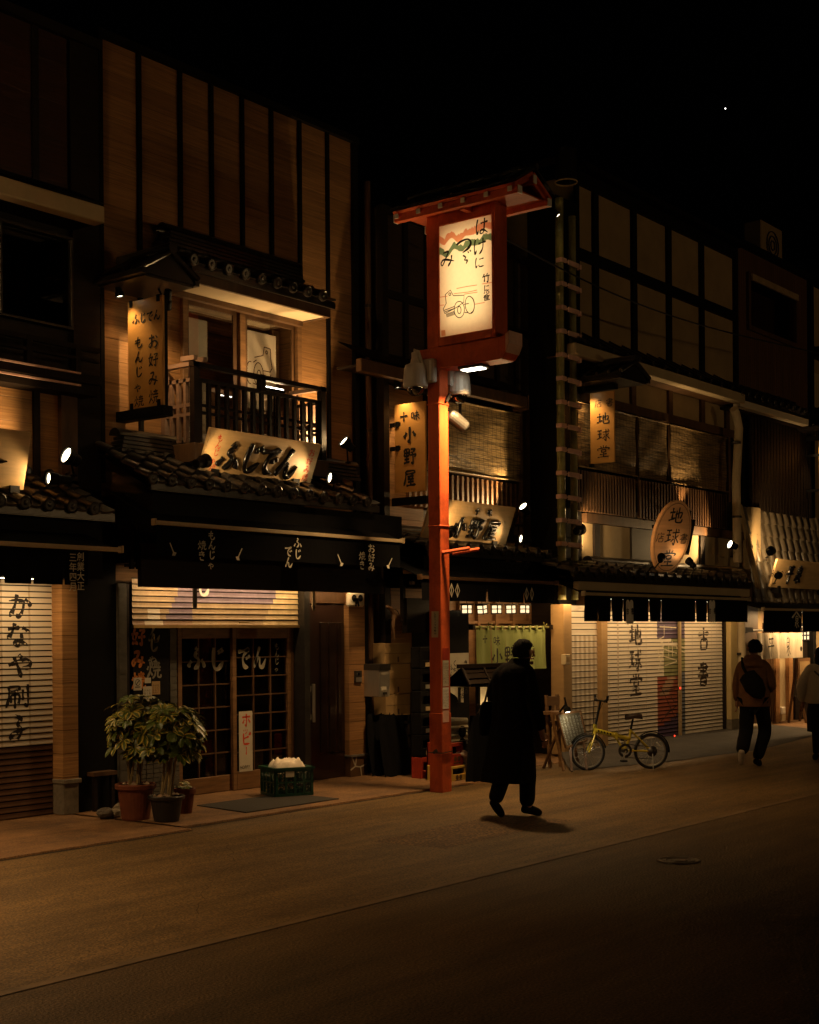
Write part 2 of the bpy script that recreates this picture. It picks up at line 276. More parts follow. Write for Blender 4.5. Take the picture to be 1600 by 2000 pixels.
# ---------------------------------------------------------------- brush lettering: strokes on a 100 x 100 grid, y down
STK = {
'ふ':"45,6 60,18;54,24 42,38 62,54 56,78 36,90;24,58 14,70 8,84;76,55 88,70 94,86",'じ':"34,6 30,60 40,90 62,88 86,62;58,16 66,32;74,8 82,26",
'で':"8,24 50,20 90,12;86,14 52,36 42,62 54,86 80,92;66,46 73,58;82,38 89,52",'ん':"54,4 34,46 12,94;18,80 38,54 52,56 54,84 66,92 80,84 96,56",
'は':"22,8 14,50 20,92 30,72;42,34 94,28;70,6 69,60 64,88 46,92 42,80 54,72 74,78 96,94",'け':"20,8 14,50 20,92 30,72;42,36 96,30;73,6 75,56 66,80 50,98",
'に':"20,8 14,50 20,92 30,72;48,26 90,22;46,72 54,88 94,86",'つ':"6,38 40,22 76,20 93,42 82,70 46,92",'ゞ':"28,34 50,50 42,66 64,72 56,94;66,14 74,26;82,8 90,20",
'み':"18,18 52,15 40,44 16,86 5,72 22,56 58,62 96,74;77,38 74,68 54,98",'か':"6,36 52,30 65,40 58,74 44,92 34,82;38,6 28,52 8,94;70,24 85,36 94,54",
'な':"8,26 56,22;36,4 24,40 6,66;66,22 82,30 92,42;62,42 62,78 46,92 34,82 46,72 66,78 88,92",'や':"4,48 50,32 78,26 94,42 80,58 60,56;46,6 59,22;26,16 44,60 55,98",
'ゃ':"4,48 50,32 78,26 94,42 80,58 60,56;46,6 59,22;26,16 44,60 55,98",'子':"36,2 60,14 48,36 62,58 52,86 32,96 20,82 44,64 94,50",
'刷':"12,14 54,12 54,28;14,30 52,28;14,14 14,52 2,94;22,46 22,76;22,46 54,44 54,74 48,72;38,34 38,98;70,24 70,66;90,4 90,86 76,78",
'小':"50,6 50,90 37,80;26,38 6,68;74,34 94,64",'十':"6,46 94,42;50,6 50,96",
'野':"8,12 8,52;8,12 44,10 44,50;8,32 44,30;8,50 44,48;26,12 26,86;8,68 46,66;2,90 50,82;56,12 90,10 72,28;60,26 76,38;52,46 94,42 84,58;74,44 74,94 60,84",
'屋':"18,12 82,10 82,26;20,28 82,26;18,12 16,52 2,96;30,42 80,40;52,42 36,58 76,56;66,48 78,62;34,74 80,72;56,62 56,92;22,95 96,90",
'味':"8,26 8,68;8,26 32,24 32,66;8,66 32,64;46,28 88,26;38,50 98,46;66,6 66,96;64,52 36,86;68,52 98,84",
'地':"2,40 40,35;22,12 22,76;0,84 44,68;42,50 87,36 84,64 76,62;66,8 66,72;50,26 50,78 58,92 90,90 96,70",
'球':"4,18 40,15;6,44 38,42;22,18 22,74;0,82 42,66;46,30 98,25;70,6 70,94 58,84;52,46 60,56;44,80 62,62;92,42 78,54;72,52 98,86;84,8 92,18",
'堂':"50,2 50,20;28,8 34,20;74,6 66,20;8,42 12,26 92,24 84,38;34,38 34,56;34,38 66,37 66,55;34,55 66,54;22,72 78,70;50,58 50,90;4,94 96,90",
'古':"4,32 96,27;50,4 50,54;24,56 26,94;24,56 76,54 74,92;26,90 74,88",'書':"24,14 76,12 76,36;4,26 96,23;24,38 76,36;14,48 86,46;50,2 50,58;2,60 98,57;26,68 26,96;26,68 74,68 74,96;26,82 74,82;26,95 74,95",
'店':"52,2 52,14;14,18 94,16;16,18 14,54 2,96;54,26 54,56;54,40 86,38;34,58 36,92;34,58 80,56 78,90;36,90 78,88",
'竹':"26,4 6,42;16,30 46,28;30,30 30,92;66,2 52,38;58,30 96,28;76,30 76,94 62,84",'雀':"50,2 50,26;28,8 16,22;68,6 86,20;76,22 46,40 14,48;36,40 12,68;28,54 28,98;54,40 60,48;28,54 90,50;30,66 82,64;30,80 82,78;28,95 96,92;56,52 56,94",
'平':"14,14 86,11;28,24 37,40;74,22 62,40;2,52 98,47;50,12 50,108",'泉':"50,0 42,14;26,16 26,46;26,16 74,14 74,46;26,30 74,30;26,46 74,46;50,48 50,96 38,88;12,62 36,60 8,88;86,54 62,68;56,62 96,94",
'白':"50,0 38,18;22,22 22,92;22,22 78,20 78,92;24,56 76,54;22,91 78,90",'水':"50,4 50,94 37,86;10,30 38,28 6,80;84,20 60,44;54,40 96,90",
'ち':"8,28 88,22;44,4 26,58 60,48 88,62 72,86 38,96",'の':"54,24 44,66 24,84 8,60 28,32 62,20 92,42 88,72 60,92",'く':"70,4 24,46 72,96",
'も':"46,4 36,60 46,92 74,90 90,64;12,36 70,32;10,58 68,54",'お':"6,30 62,26;34,6 34,70 22,90 6,78 32,58 70,52 92,70 72,92 52,90;74,18 94,34",
'好':"26,6 10,58 46,92;38,36 26,68 4,92;0,38 50,34;56,18 92,16 72,38;74,36 74,92 58,82;48,54 100,50",
'焼':"14,30 4,50;40,24 34,40;24,6 24,56 2,94;26,60 42,80;48,18 94,16;70,2 70,36;58,10 56,38;84,8 84,38;44,38 100,36;46,54 98,52;62,54 58,78 40,96;80,54 78,84 96,90 100,74",
'き':"16,24 78,20;14,44 82,40;44,4 72,60;28,66 34,90 74,94",'し':"34,4 30,60 40,90 62,88 88,60",'ホ':"6,30 94,26;50,4 50,92 38,84;28,48 10,78;72,46 92,74",'ッ':"14,30 22,52;44,26 52,46;88,24 78,64 46,92",
'ピ':"20,8 22,74 32,90 86,88;22,48 78,34;84,6 94,6 94,18 84,18 84,6",'ー':"50,4 52,50 48,96",
}
def spline(p, k=7):
    out = []; n = len(p)
    for i in range(n-1):
        a = p[max(i-1, 0)]; b = p[i]; c = p[i+1]; d = p[min(i+2, n-1)]
        for j in range(k if i < n-2 else k+1):
            t = j/k
            out.append(tuple(.5*((2*b[q])+(c[q]-a[q])*t+(2*a[q]-5*b[q]+4*c[q]-d[q])*t*t+(3*b[q]-a[q]-3*c[q]+d[q])*t**3) for q in (0, 1)))
    return out
_fc = {}
def fontchar(ch):
    if ch not in _fc:
        c = bpy.data.curves.new('tmp', 'FONT'); c.body = ch; c.offset = .012; c.resolution_u = 2
        o = bpy.data.objects.new('tmp', c); COL.objects.link(o)
        dg = bpy.context.evaluated_depsgraph_get(); me = bpy.data.meshes.new_from_object(o.evaluated_get(dg))
        _fc[ch] = ([(v.co.x, v.co.y) for v in me.vertices], [tuple(p.vertices) for p in me.polygons], max([v.co.x for v in me.vertices] or [.5]))
        bpy.data.objects.remove(o); bpy.data.curves.remove(c); bpy.data.meshes.remove(me)
    return _fc[ch]
def glyph(mb, ch, fn, wk=1.0, raised=0, mi=None, skip=None, fine=False):
    """fn(u, v, h): u right 0-1, v up 0-1, h off the surface"""
    if ch in STK:
        ns = STK[ch].count(';')+1; bw = (.062 if ns > 7 else .078 if ns > 4 else .088)*wk
        for si, s in enumerate(STK[ch].split(';')):
            if skip and (si in skip): continue
            p = [tuple(float(q)/100 for q in t.split(',')) for t in s.split()]
            L = sum(math.dist(p[i], p[i+1]) for i in range(len(p)-1))
            q = spline(p, max(6, int(60*L/len(p))) if fine else 9 if raised or L > .5 else 6); n = len(q); rows = []
            for i, (x, y) in enumerate(q):
                t = i/(n-1); a = q[max(i-1, 0)]; b = q[min(i+1, n-1)]; dx, dy = b[0]-a[0], b[1]-a[1]; d = math.hypot(dx, dy) or 1
                wd = bw*(1.08-.35*math.sin(3.14*min(1, t*1.3))+.12*math.sin(9*t+si))*(1 if t < .8 else 1-.75*((t-.8)/.2)**1.5)
                if t < .06: wd *= .75
                nx, ny = -dy/d*wd*.62, dx/d*wd*.62
                if raised:
                    rows.append([fn(x+nx*math.cos(g), 1-(y+ny*math.cos(g)), raised*math.sin(g)) for g in (3.1416, 2.6, 2.0, 1.57, 1.1, .55, 0)])
                else: rows.append([fn(x-nx, 1-(y-ny), 0), fn(x+nx, 1-(y+ny), 0)])
            mb.grid(rows, mi)
            if raised: mb.poly(rows[0], mi); mb.poly(rows[-1][::-1], mi)
    else:
        vs, fs, _ = fontchar(ch); n = len(mb.v)
        mb.v += [tuple(fn(x, y+.1, 0)) for x, y in vs]
        for f in fs: mb.f.append(tuple(n+i for i in f)); mb.m.append(mb.mi if mi is None else mi)
def write(mb, text, O, r, u, size, pitch=1.08, vertical=True, wk=1, raised=0, lift=.004, aspect=1, mi=None, slant=0, post=None):
    """O: top centre of the first letter (vertical) or top left (horizontal)"""
    O, r, u = V(O), V(r).normalized(), V(u).normalized(); nn = r.cross(u); x = 0
    for i, ch in enumerate(text):
        if ch == ' ': x += .5*size; continue
        small = .72 if ch in 'ゃッ' else 1
        if vertical: o = O - u*(i*pitch*size+size) - r*(size*aspect/2)
        else: o = O - u*size + r*x; x += size*pitch*aspect if (ch in STK or ord(ch) > 0x2000) else size*aspect*(fontchar(ch)[2]+.08)
        def fn(a, b, h, o=o, s=size*small):
            p = o + r*((a+slant*(b-.5))*s*aspect) + u*(b*s) + nn*(lift+h)
            return post(p) if post else p
        glyph(mb, ch, fn, wk, raised, mi, fine=post is not None)
XR, ZU = V((1, 0, 0)), V((0, 0, 1)); YL = V((0, -1, 0))

# ---------------------------------------------------------------- lamps
def light(kind, loc, power, col=LAMPW, target=None, size=60, blend=.6, rad=.03, shape=None, parent=None):
    d = bpy.data.lights.new('light', kind); d.energy = power; d.color = col
    o = bpy.data.objects.new(kind.lower()+'_light', d); COL.objects.link(o); loc = V(loc)
    if kind == 'SPOT': d.spot_size = math.radians(size); d.spot_blend = blend
    if kind == 'AREA': d.shape = 'RECTANGLE'; d.size, d.size_y = shape[:2]
    if kind == 'AREA' and len(shape) > 2: d.spread = math.radians(shape[2])
    else: d.shadow_soft_size = rad
    q = (V(target)-loc).to_track_quat('-Z', 'Y') if target is not None else V((0, 0, -1)).to_track_quat('-Z', 'Y')
    o.rotation_mode = 'QUATERNION'; o.rotation_quaternion = q
    if parent is not None: o.parent = parent; o.location = loc-V(parent['_o'])
    else: o.location = loc
    return o
def spot(pos, target, label, power, size=70, r=.055, L=.15, foot=None, blend=.7, group='small black spotlights on the shop fronts', lens='lens'):
    r *= 1.12
    """a black bullet floodlight with bracket, shining lens and its own lamp"""
    pos, target = V(pos), V(target); d = (target-pos).normalized()
    t = thing('spotlight', label, 'spotlight', pos, group)
    b = MB(); b.lathe(pos, [(r*.35, -L), (r*.7, -L*.95), (r*.8, -L*.45), (r*1.0, -L*.35), (r*1.08, 0), (r*1.12, .012), (r*.94, .012), (r*.9, -.01)], 18, axis=d, cap=True); b.build('housing', M['black'], t, smooth=False)
    b = MB(); b.lathe(pos, [(r*.9, -.004), (r*.6, .004), (.001, .008)], 18, axis=d, cap=False); b.build('lens', M[lens], t)
    b = MB(); f = V(foot) if foot is not None else pos+V((0, .1, -.12)); a = pos-d*L*.5
    b.tube([a, a+V((0, .02, -.05)), f], .011, 6); b.lathe(f, [(.035, 0), (.035, .012), (.01, .02)], 10); b.build('bracket', M['black'], t)
    light('SPOT', pos+d*.03, power, LAMPW, target, size, blend, r*.7, parent=t)
    return t

# ---------------------------------------------------------------- roof of clay tiles: pans and rolls running down from (yt, zt) to the eave (ye, ze)
def tile_roof(name, x0, x1, yt, zt, ye, ze, parent, pitch=.27, r=.055, rows=4, caps=True, mname='tile', seed=1):
    rn = random.Random(seed); b = MB(); n = max(1, round((x1-x0)/pitch)); p = (x1-x0)/n
    dy, dz = ye-yt, ze-zt; L = math.hypot(dy, dz); ny, nz = dz/L, -dy/L       # outward normal of the slope
    if nz < 0: ny, nz = -ny, -nz
    for i in range(n):
        xa = x0+i*p; ox = rn.uniform(-.006, .006)
        for k in range(rows):
            a0, a1 = k/rows, (k+1)/rows+.012
            l0, l1 = .0+rn.uniform(0, .004), .022+rn.uniform(0, .006)
            sec = []
            for q in range(6):
                u = q/5; h = -.028*math.sin(math.pi*u)
                sec.append((xa+p*.5+(u-.5)*p*.92+ox, h))
            R0 = [V((x, yt+dy*a0+ny*(h+l0), zt+dz*a0+nz*(h+l0))) for x, h in sec]
            R1 = [V((x, yt+dy*a1+ny*(h+l1), zt+dz*a1+nz*(h+l1))) for x, h in sec]
            R2 = [V((x, yt+dy*a1+ny*(h+l1-.022), zt+dz*a1+nz*(h+l1-.022))) for x, h in sec]
            b.grid([R2, R1, R0])
            ro = r*rn.uniform(.94, 1.06)
            c0, c1 = [], []
            for q in range(8):
                g = math.pi*q/7; cx = xa+ox+math.cos(g)*ro; ch = math.sin(g)*ro
                c0.append(V((cx, yt+dy*a0+ny*(ch*.9+l0), zt+dz*a0+nz*(ch*.9+l0)))); c1.append(V((cx, yt+dy*a1+ny*(ch*1.05+l1), zt+dz*a1+nz*(ch*1.05+l1))))
            b.grid([c1, c0]); b.poly(c1)
        if caps:
            e = V((xa+ox, ye-.012, ze+.018)); b.lathe(e, [(r*1.25, -.03), (r*1.25, .022), (r*1.0, .03), (r*.9, .02), (r*.45, .02), (r*.3, .032), (.002, .034)], 14, axis=(0, -1, -.15), cap=False)
    b.poly([(x0, yt, zt-.03), (x1, yt, zt-.03), (x1, ye, ze-.03), (x0, ye, ze-.03)])
    b.poly([(x0, yt, zt-.09), (x0, ye, ze-.09), (x1, ye, ze-.09), (x1, yt, zt-.09)])
    b.box(x0, x1, ye+.005, ye+.03, ze-.1, ze-.02)
    return b.build(name, M[mname], parent)
def ridge_tiles(x0, x1, y, z, parent, n=4, name='ridge_tiles'):
    b = MB()
    for k in range(n):
        wd = .24-.022*k; b.box(x0+.02*k, x1-.02*k, y-wd/2, y+wd/2, z+k*.045, z+k*.045+.032)
    c = [[V((x, y+math.cos(math.pi*q/8)*.085, z+n*.045+math.sin(math.pi*q/8)*.075)) for q in range(9)] for x in (x0, x1)]
    b.grid(c); b.poly(c[0]); b.poly(c[1][::-1])
    return b.build(name, M['tile'], parent)

# ---------------------------------------------------------------- skinned bodies
def skin(name, pts, edges, material, parent=None, sub=2, origin=None, wob=0):
    """pts: list of ((x, y, z), r or (rx, ry)); grown with a Skin modifier into one continuous mesh"""
    me = bpy.data.meshes.new(name); o0 = V(parent['_o']) if parent is not None else V(origin)
    me.from_pydata([tuple(V(p)-o0) for p, _ in pts], edges, [])
    o = bpy.data.objects.new(name, me); COL.objects.link(o)
    sk = o.modifiers.new('s', 'SKIN'); sk.use_smooth_shade = True
    ly = me.skin_vertices[0] if me.skin_vertices else None
    if ly is None:
        bm = bmesh.new(); bm.from_mesh(me); bm.verts.layers.skin.verify(); bm.to_mesh(me); bm.free(); ly = me.skin_vertices[0]
    for i, (_, r) in enumerate(pts):
        ly.data[i].radius = (r, r) if not isinstance(r, tuple) else r
        ly.data[i].use_root = (i == 0)
    ss = o.modifiers.new('u', 'SUBSURF'); ss.levels = sub; ss.render_levels = sub
    dg = bpy.context.evaluated_depsgraph_get(); m2 = bpy.data.meshes.new_from_object(o.evaluated_get(dg))
    o.modifiers.clear(); o.data = m2; bpy.data.meshes.remove(me); m2.materials.clear(); m2.materials.append(material)
    for p in m2.polygons: p.use_smooth = True
    if wob:
        for v in m2.vertices:
            q = v.co*7; v.co += V((mnoise.noise(q), mnoise.noise(q+V((9, 0, 0))), mnoise.noise(q+V((0, 9, 0)))*.4))*wob
    if parent is not None: o.parent = parent
    else: o.location = o0
    o['_o'] = tuple(o0); return o
# ================================================================ GROUND
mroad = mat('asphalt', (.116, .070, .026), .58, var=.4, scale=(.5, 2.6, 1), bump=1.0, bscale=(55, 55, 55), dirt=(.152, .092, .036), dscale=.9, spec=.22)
def speckle(m, s=160, amt=.5):
    N, L = nodes(m); P = N['Principled BSDF']; src = P.inputs['Base Color'].links[0].from_socket
    g = N.new('ShaderNodeNewGeometry'); v = N.new('ShaderNodeTexNoise'); v.inputs['Scale'].default_value = s; v.inputs['Detail'].default_value = 2; L.new(g.outputs['Position'], v.inputs[0])
    r = N.new('ShaderNodeValToRGB'); L.new(v.outputs[0], r.inputs[0]); e = r.color_ramp.elements
    e[0].position = .41; e[0].color = (1-amt,)*3+(1,); e[1].position = .6; e[1].color = (1+amt*.9,)*3+(1,)
    mp = N.new('ShaderNodeMapping'); mp.inputs['Scale'].default_value = (.45, 5, 1); mp.inputs['Rotation'].default_value = (0, 0, .05); L.new(g.outputs['Position'], mp.inputs[0])
    v2 = N.new('ShaderNodeTexNoise'); v2.inputs['Scale'].default_value = 1; v2.inputs['Detail'].default_value = 6; v2.inputs['Roughness'].default_value = .7; L.new(mp.outputs[0], v2.inputs[0])
    r2 = N.new('ShaderNodeValToRGB'); L.new(v2.outputs[0], r2.inputs[0]); e = r2.color_ramp.elements
    e[0].position = .38; e[0].color = (.8,)*3+(1,); e[1].position = .64; e[1].color = (1.16,)*3+(1,)
    m2 = N.new('ShaderNodeMix'); m2.data_type = 'RGBA'; m2.blend_type = 'MULTIPLY'; m2.inputs[0].default_value = 1; L.new(r.outputs[0], m2.inputs[6]); L.new(r2.outputs[0], m2.inputs[7])
    mx = N.new('ShaderNodeMix'); mx.data_type = 'RGBA'; mx.blend_type = 'MULTIPLY'; mx.inputs[0].default_value = 1
    L.new(src, mx.inputs[6]); L.new(m2.outputs[2], mx.inputs[7]); L.new(mx.outputs[2], P.inputs['Base Color']); return m
speckle(mroad, 62, .4)
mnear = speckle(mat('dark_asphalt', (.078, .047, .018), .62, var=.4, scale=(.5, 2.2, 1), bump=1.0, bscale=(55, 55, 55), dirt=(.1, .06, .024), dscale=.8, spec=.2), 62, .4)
mpave = speckle(mat('pavement_concrete', (.17, .088, .034), .75, var=.35, scale=(1.6, 1.6, 1.6), bump=.35, bscale=(60, 60, 60), dirt=(.08, .042, .02), dscale=1.8), 60, .25)
YK, YGR = 9.47, 5.92
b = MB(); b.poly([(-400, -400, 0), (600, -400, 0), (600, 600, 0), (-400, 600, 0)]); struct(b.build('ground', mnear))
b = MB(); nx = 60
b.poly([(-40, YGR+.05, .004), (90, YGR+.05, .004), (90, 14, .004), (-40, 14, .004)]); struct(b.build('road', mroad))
b = MB(); b.poly([(-40, YGR-.03, .005), (90, YGR-.03, .005), (90, YGR+.045, .005), (-40, YGR+.045, .005)]); struct(b.build('road_joint', mat('joint_concrete', (.13, .08, .035), .7, var=.35, scale=(3, 3, 3), bump=.3)))
rn = random.Random(3)
def ragged(x0, x1, y, wid, z, step=.09):
    b = MB(); x = x0; up, lo = [], []
    while x < x1:
        up.append(V((x, y+wid*rn.uniform(.2, .7), z))); lo.append(V((x, y-wid*rn.uniform(.2, .7), z))); x += step
    b.grid([lo, up]); return b
mgap = mat('dark_gap', (.008, .007, .006), .95)
def slab(x0, x1, y0, y1, z):
    b = MB(); n = max(2, int((x1-x0)/.12)); fr = []
    for i in range(n+1): fr.append(V((x0+(x1-x0)*i/n, y0+rn.uniform(-.012, .012), z)))
    b.grid([fr, [V((p.x, y1, z)) for p in fr]]); b.grid([[V((p.x, p.y-.008, 0)) for p in fr], fr])
    b.poly([(x1, y0, 0), (x1, y1, 0), (x1, y1, z), (x1, y0, z)]); return b
b = ragged(-2, 8.75, YK-.045, .03, .007); struct(b.build('pavement_gap', mgap))
struct(slab(-2, 8.72, YK-.02, 11.6, .02).build('pavement_slab', mpave))
b = ragged(8.76, 13.4, YK+.11, .032, .007); struct(b.build('pavement_gap', mgap))
struct(slab(8.76, 13.75, YK+.13, 11.6, .024).build('pavement_slab', mpave))
struct(slab(13.78, 17.4, 10.15, 11.6, .015).build('pavement_slab', mpave))
# cracks and a drain slot in the asphalt
def crack(p0, p1, wob, wid, seed, z=.0065):
    r_ = random.Random(seed); b = MB(); p0, p1 = V(p0), V(p1); d = p1-p0; sd = V((-d.y, d.x, 0)).normalized(); n = 26; off = 0; a_, c_ = [], []
    for i in range(n+1):
        off += r_.uniform(-1, 1)*wob; p = p0+d*(i/n)+sd*off; h = wid*r_.uniform(.3, 1); a_.append(V((p.x-sd.x*h, p.y-sd.y*h, z))); c_.append(V((p.x+sd.x*h, p.y+sd.y*h, z)))
    b.grid([a_, c_]); struct(b.build('road_crack', mgap))
crack((6.1, 6.6, 0), (8.4, 8.6, 0), .05, .0022, 1); crack((8.4, 8.6, 0), (10.4, 8.2, 0), .04, .002, 2); crack((12.3, 6.3, 0), (14.6, 8.8, 0), .05, .0025, 3)
b = MB(); b.poly([(9.2, 6.9, .0062), (11.3, 6.95, .0062), (11.25, 7.75, .0062), (9.15, 7.65, .0062)]); struct(b.build('road_patch', speckle(mat('patched_asphalt', (.1, .054, .019), .6, var=.35, scale=(2, 2, 2), bump=.8, bscale=(60, 60, 60), spec=.2), 40, .6)))
# raised ramp in front of the bookshop, dark chequered rubber
YD = 10.62
b = MB(); xa, xb = ax(1030, 1500, 9.4), ax(1470, 1400, YD)+.5
y0, y1 = 8.9, YD+.05
b.poly([(15.3, 9.45, .012), (17.0, 9.0, .012), (19.6, 8.75, .012), (23.9, 9.3, .012), (23.9, y1, .1), (17.0, y1, .1)])
b.poly([(23.9, 9.3, .012), (23.9, 9.3, 0), (23.9, y1, 0), (23.9, y1, .1)]); struct(b.build('ramp_path', speckle(mat('dark_ramp', (.04, .035, .03), .85, var=.3, scale=(2, 2, 2), bump=.5, bscale=(80, 80, 80)), 80, .3)))
p = at(1326, 1682, Z=0); b = MB(); b.lathe((p.x, p.y, .004), [(.17, 0), (.165, .008), (.15, .008), (.145, .003), (.125, .003), (.12, .008), (.1, .008), (.095, .003), (.07, .003), (.065, .008), (.04, .008), (.002, .008)], 28, cap=False)
tag(b.build('manhole_cover', mat('worn_steel_cover', (.075, .055, .035), .45, metal=.3, bump=.3), loc=(p.x, p.y, 0)), 'small round steel cover in the dark asphalt of the street', 'manhole cover')
b = MB(); q = [at(*s, Z=.03) for s in ((385, 1573), (481, 1587), (662, 1560), (560, 1549))]
b.poly([V((v.x, v.y, .034)) for v in q]); b.grid([[V((v.x, v.y, .024)) for v in q], [V((v.x, v.y, .034)) for v in q]], close=True)
tag(b.build('door_mat', mat('door_mat_rubber', (.03, .026, .022), .9, scale=(60, 60, 60), bump=.5), loc=tuple(q[1])), 'dark rubber mat on the pavement outside the sliding doors', 'door mat')

# ================================================================ helpers for facades
def rc(px0, py0, px1, py1, Y):
    a = at(px0, py0, Y); c = at(px1, py1, Y); return a.x, c.x, c.z, a.z
def walls(x0, x1, y0, y1, z0, z1, hole=None):
    b = MB()
    if hole is None: b.box(x0, x1, y0, y1, z0, z1); return b
    hx0, hx1, hz0, hz1, d = hole
    b.box(x0, hx0, y0, y0+d, z0, z1); b.box(hx1, x1, y0, y0+d, z0, z1); b.box(hx0, hx1, y0, y0+d, z0, hz0); b.box(hx0, hx1, y0, y0+d, hz1, z1)
    if y1 > y0+d+.01: b.box(x0, x1, y0+d, y1, z0, z1)
    return b
def shutter(name, x0, x1, z0, z1, Y, n, mats, fn, cols, parent, tilt=.0045):
    b = MB(); h = (z1-z0)/n; xs = sorted(set([x0, x1]+[c for c in cols if x0 < c < x1]))
    for i in range(n):
        za, zb = z0+i*h, z0+(i+1)*h
        for k in range(len(xs)-1):
            a, c = xs[k], xs[k+1]; mi = fn((a+c)/2, (za+zb)/2)
            b.poly([(a, Y-tilt, za), (c, Y-tilt, za), (c, Y-tilt, za+.008), (a, Y-tilt, za+.008)], mi)
            b.poly([(a, Y-tilt, za+.008), (c, Y-tilt, za+.008), (c, Y-.001, za+.02), (a, Y-.001, za+.02)], mi)
            b.poly([(a, Y-.001, za+.02), (c, Y-.001, za+.02), (c, Y+.002, zb-.012), (a, Y+.002, zb-.012)], mi)
        b.poly([(x0, Y+.008, zb-.012), (x1, Y+.008, zb-.012), (x1, Y+.008, zb), (x0, Y+.008, zb)], len(mats)-1)
        b.poly([(x0, Y+.008, za), (x1, Y+.008, za), (x1, Y-tilt, za), (x0, Y-tilt, za)], len(mats)-1)
        b.poly([(x0, Y+.002, zb-.012), (x1, Y+.002, zb-.012), (x1, Y+.008, zb-.012), (x0, Y+.008, zb-.012)], len(mats)-1)
    o = b.build(name, mats, parent)
    def post(p):
        f = ((p.z-z0)/h) % 1
        d_ = f*h; return V((p.x, Y-(tilt if d_ < .01 else tilt*(1-(d_-.01)/.012) if d_ < .022 else .001)-.0022, p.z))
    return o, post
def awning(x0, x1, yf, zb, drop, yw, label, slits, letters=(), rise=.3, bar=.03, vx0=None, vx1=None, wave=.012, rail='beige', group='black shop awnings'):
    t = thing('awning', label, 'awning', ((x0+x1)/2, yw, zb), group)
    b = MB(); b.poly([(x0, yf, zb), (x1, yf, zb), (x1, yw, zb+rise), (x0, yw, zb+rise)]); b.poly([(x0, yf, zb-.012), (x0, yw, zb+rise-.012), (x1, yw, zb+rise-.012), (x1, yf, zb-.012)])
    b.poly([(x0, yf, zb-.012), (x0, yf, zb), (x0, yw, zb+rise), (x0, yw, zb+rise-.012)]); b.poly([(x1, yf, zb-.012), (x1, yw, zb+rise-.012), (x1, yw, zb+rise), (x1, yf, zb)])
    b.build('canopy', M['cloth'], t)
    b = MB(); b.box(x0-.03, x1+.03, yf-.035, yf+.005, zb-bar, zb+bar*.4); b.box(x0-.05, x0-.03, yf-.05, yf+.02, zb-bar*1.3, zb+bar); b.box(x1+.03, x1+.05, yf-.05, yf+.02, zb-bar*1.3, zb+bar); b.build('front_rail', M[rail], t, bevel=.004)
    vx0 = x0 if vx0 is None else vx0; vx1 = x1 if vx1 is None else vx1
    e = [vx0]+[s for s in slits]+[vx1]; b = MB(); zt = zb-bar
    for k in range(len(e)-1):
        a, c = e[k], e[k+1]; rows = []
        for i in range(7):
            f = i/6; g = .016*f**1.3
            la, lc = (a+(g if k else 0)), (c-(g if k < len(e)-2 else 0))
            rows.append([V((la+(lc-la)*j/8, yf-.006-wave*f*math.sin(j*1.3+k*2+x0), zt-drop*f)) for j in range(9)])
        b.grid(rows)
    o = b.build('valance', M['cloth'], t)
    if letters:
        b = MB()
        for L in letters: L(b, yf-.024)
        b.build('lettering', M['greyw'], o, keep=True) if False else None
        lo = MB(); lo.v, lo.f, lo.m = b.v, b.f, b.m
        ob = lo.build('lettering', M['greyw'], t); ob.parent = o
    return t
def strip(x0, x1, y, z, power, label, tilt=.25, parent=None):
    """slim strip lamp under an awning or eave"""
    t = thing('strip_lamp', label, 'strip lamp', ((x0+x1)/2, y, z), 'slim strip lamps hidden under the awnings')
    b = MB(); b.box(x0, x1, y-.02, y+.02, z, z+.03); b.build('housing', M['black'], t)
    b = MB(); b.box(x0+.01, x1-.01, y-.013, y+.013, z-.008, z-.001); b.build('tube', M['lens'], t)
    light('AREA', ((x0+x1)/2, y, z-.02), power, WARM, ((x0+x1)/2, y+tilt, z-1), shape=(x1-x0, .03), parent=t); return t
def sideboard(X, y0, y1, z0, z1, label, matn='signg', th=.03):
    t = thing('hanging_sign', label, 'sign', (X, y0, z0), 'vertical boards hanging out from the shop fronts')
    b = MB(); b.box(X, X+th, y1, y0, z0, z1); b.build('board', M[matn], t, bevel=.003); return t
def slats(x0, x1, y, z0, z1, n, wd, dp, mname, name, parent, rails=True):
    b = MB()
    for i in range(n):
        x = x0+(x1-x0)*(i+.5)/n; b.box(x-wd/2, x+wd/2, y-dp/2, y+dp/2, z0, z1)
    if rails:
        b.box(x0-.02, x1+.02, y+dp/2, y+dp/2+.02, z1-.05, z1-.02); b.box(x0-.02, x1+.02, y+dp/2, y+dp/2+.02, z0+.02, z0+.05)
    return b.build(name, M[mname], parent)
def blind(name, x0, x1, y, z0, z1, parent, m='blind', sag=.0):
    b = MB(); rows = []
    for i in range(9):
        f = i/8; rows.append([V((x0+(x1-x0)*j/12+.01*math.sin(f*5), y-.012*math.sin(f*9+j*.7)-.01*f, z1+(z0-z1)*f-sag*math.sin(math.pi*j/12))) for j in range(13)])
    b.grid(rows); b.grid([[p+V((0, .012, 0)) for p in r] for r in rows][::-1]); b.tube([(x0-.03, y-.01, z1), (x1+.03, y-.01, z1)], .014, 6); b.tube([(x0-.02, y-.025, z0), (x1+.02, y-.025, z0)], .012, 6)
    return b.build(name, M[m], parent)

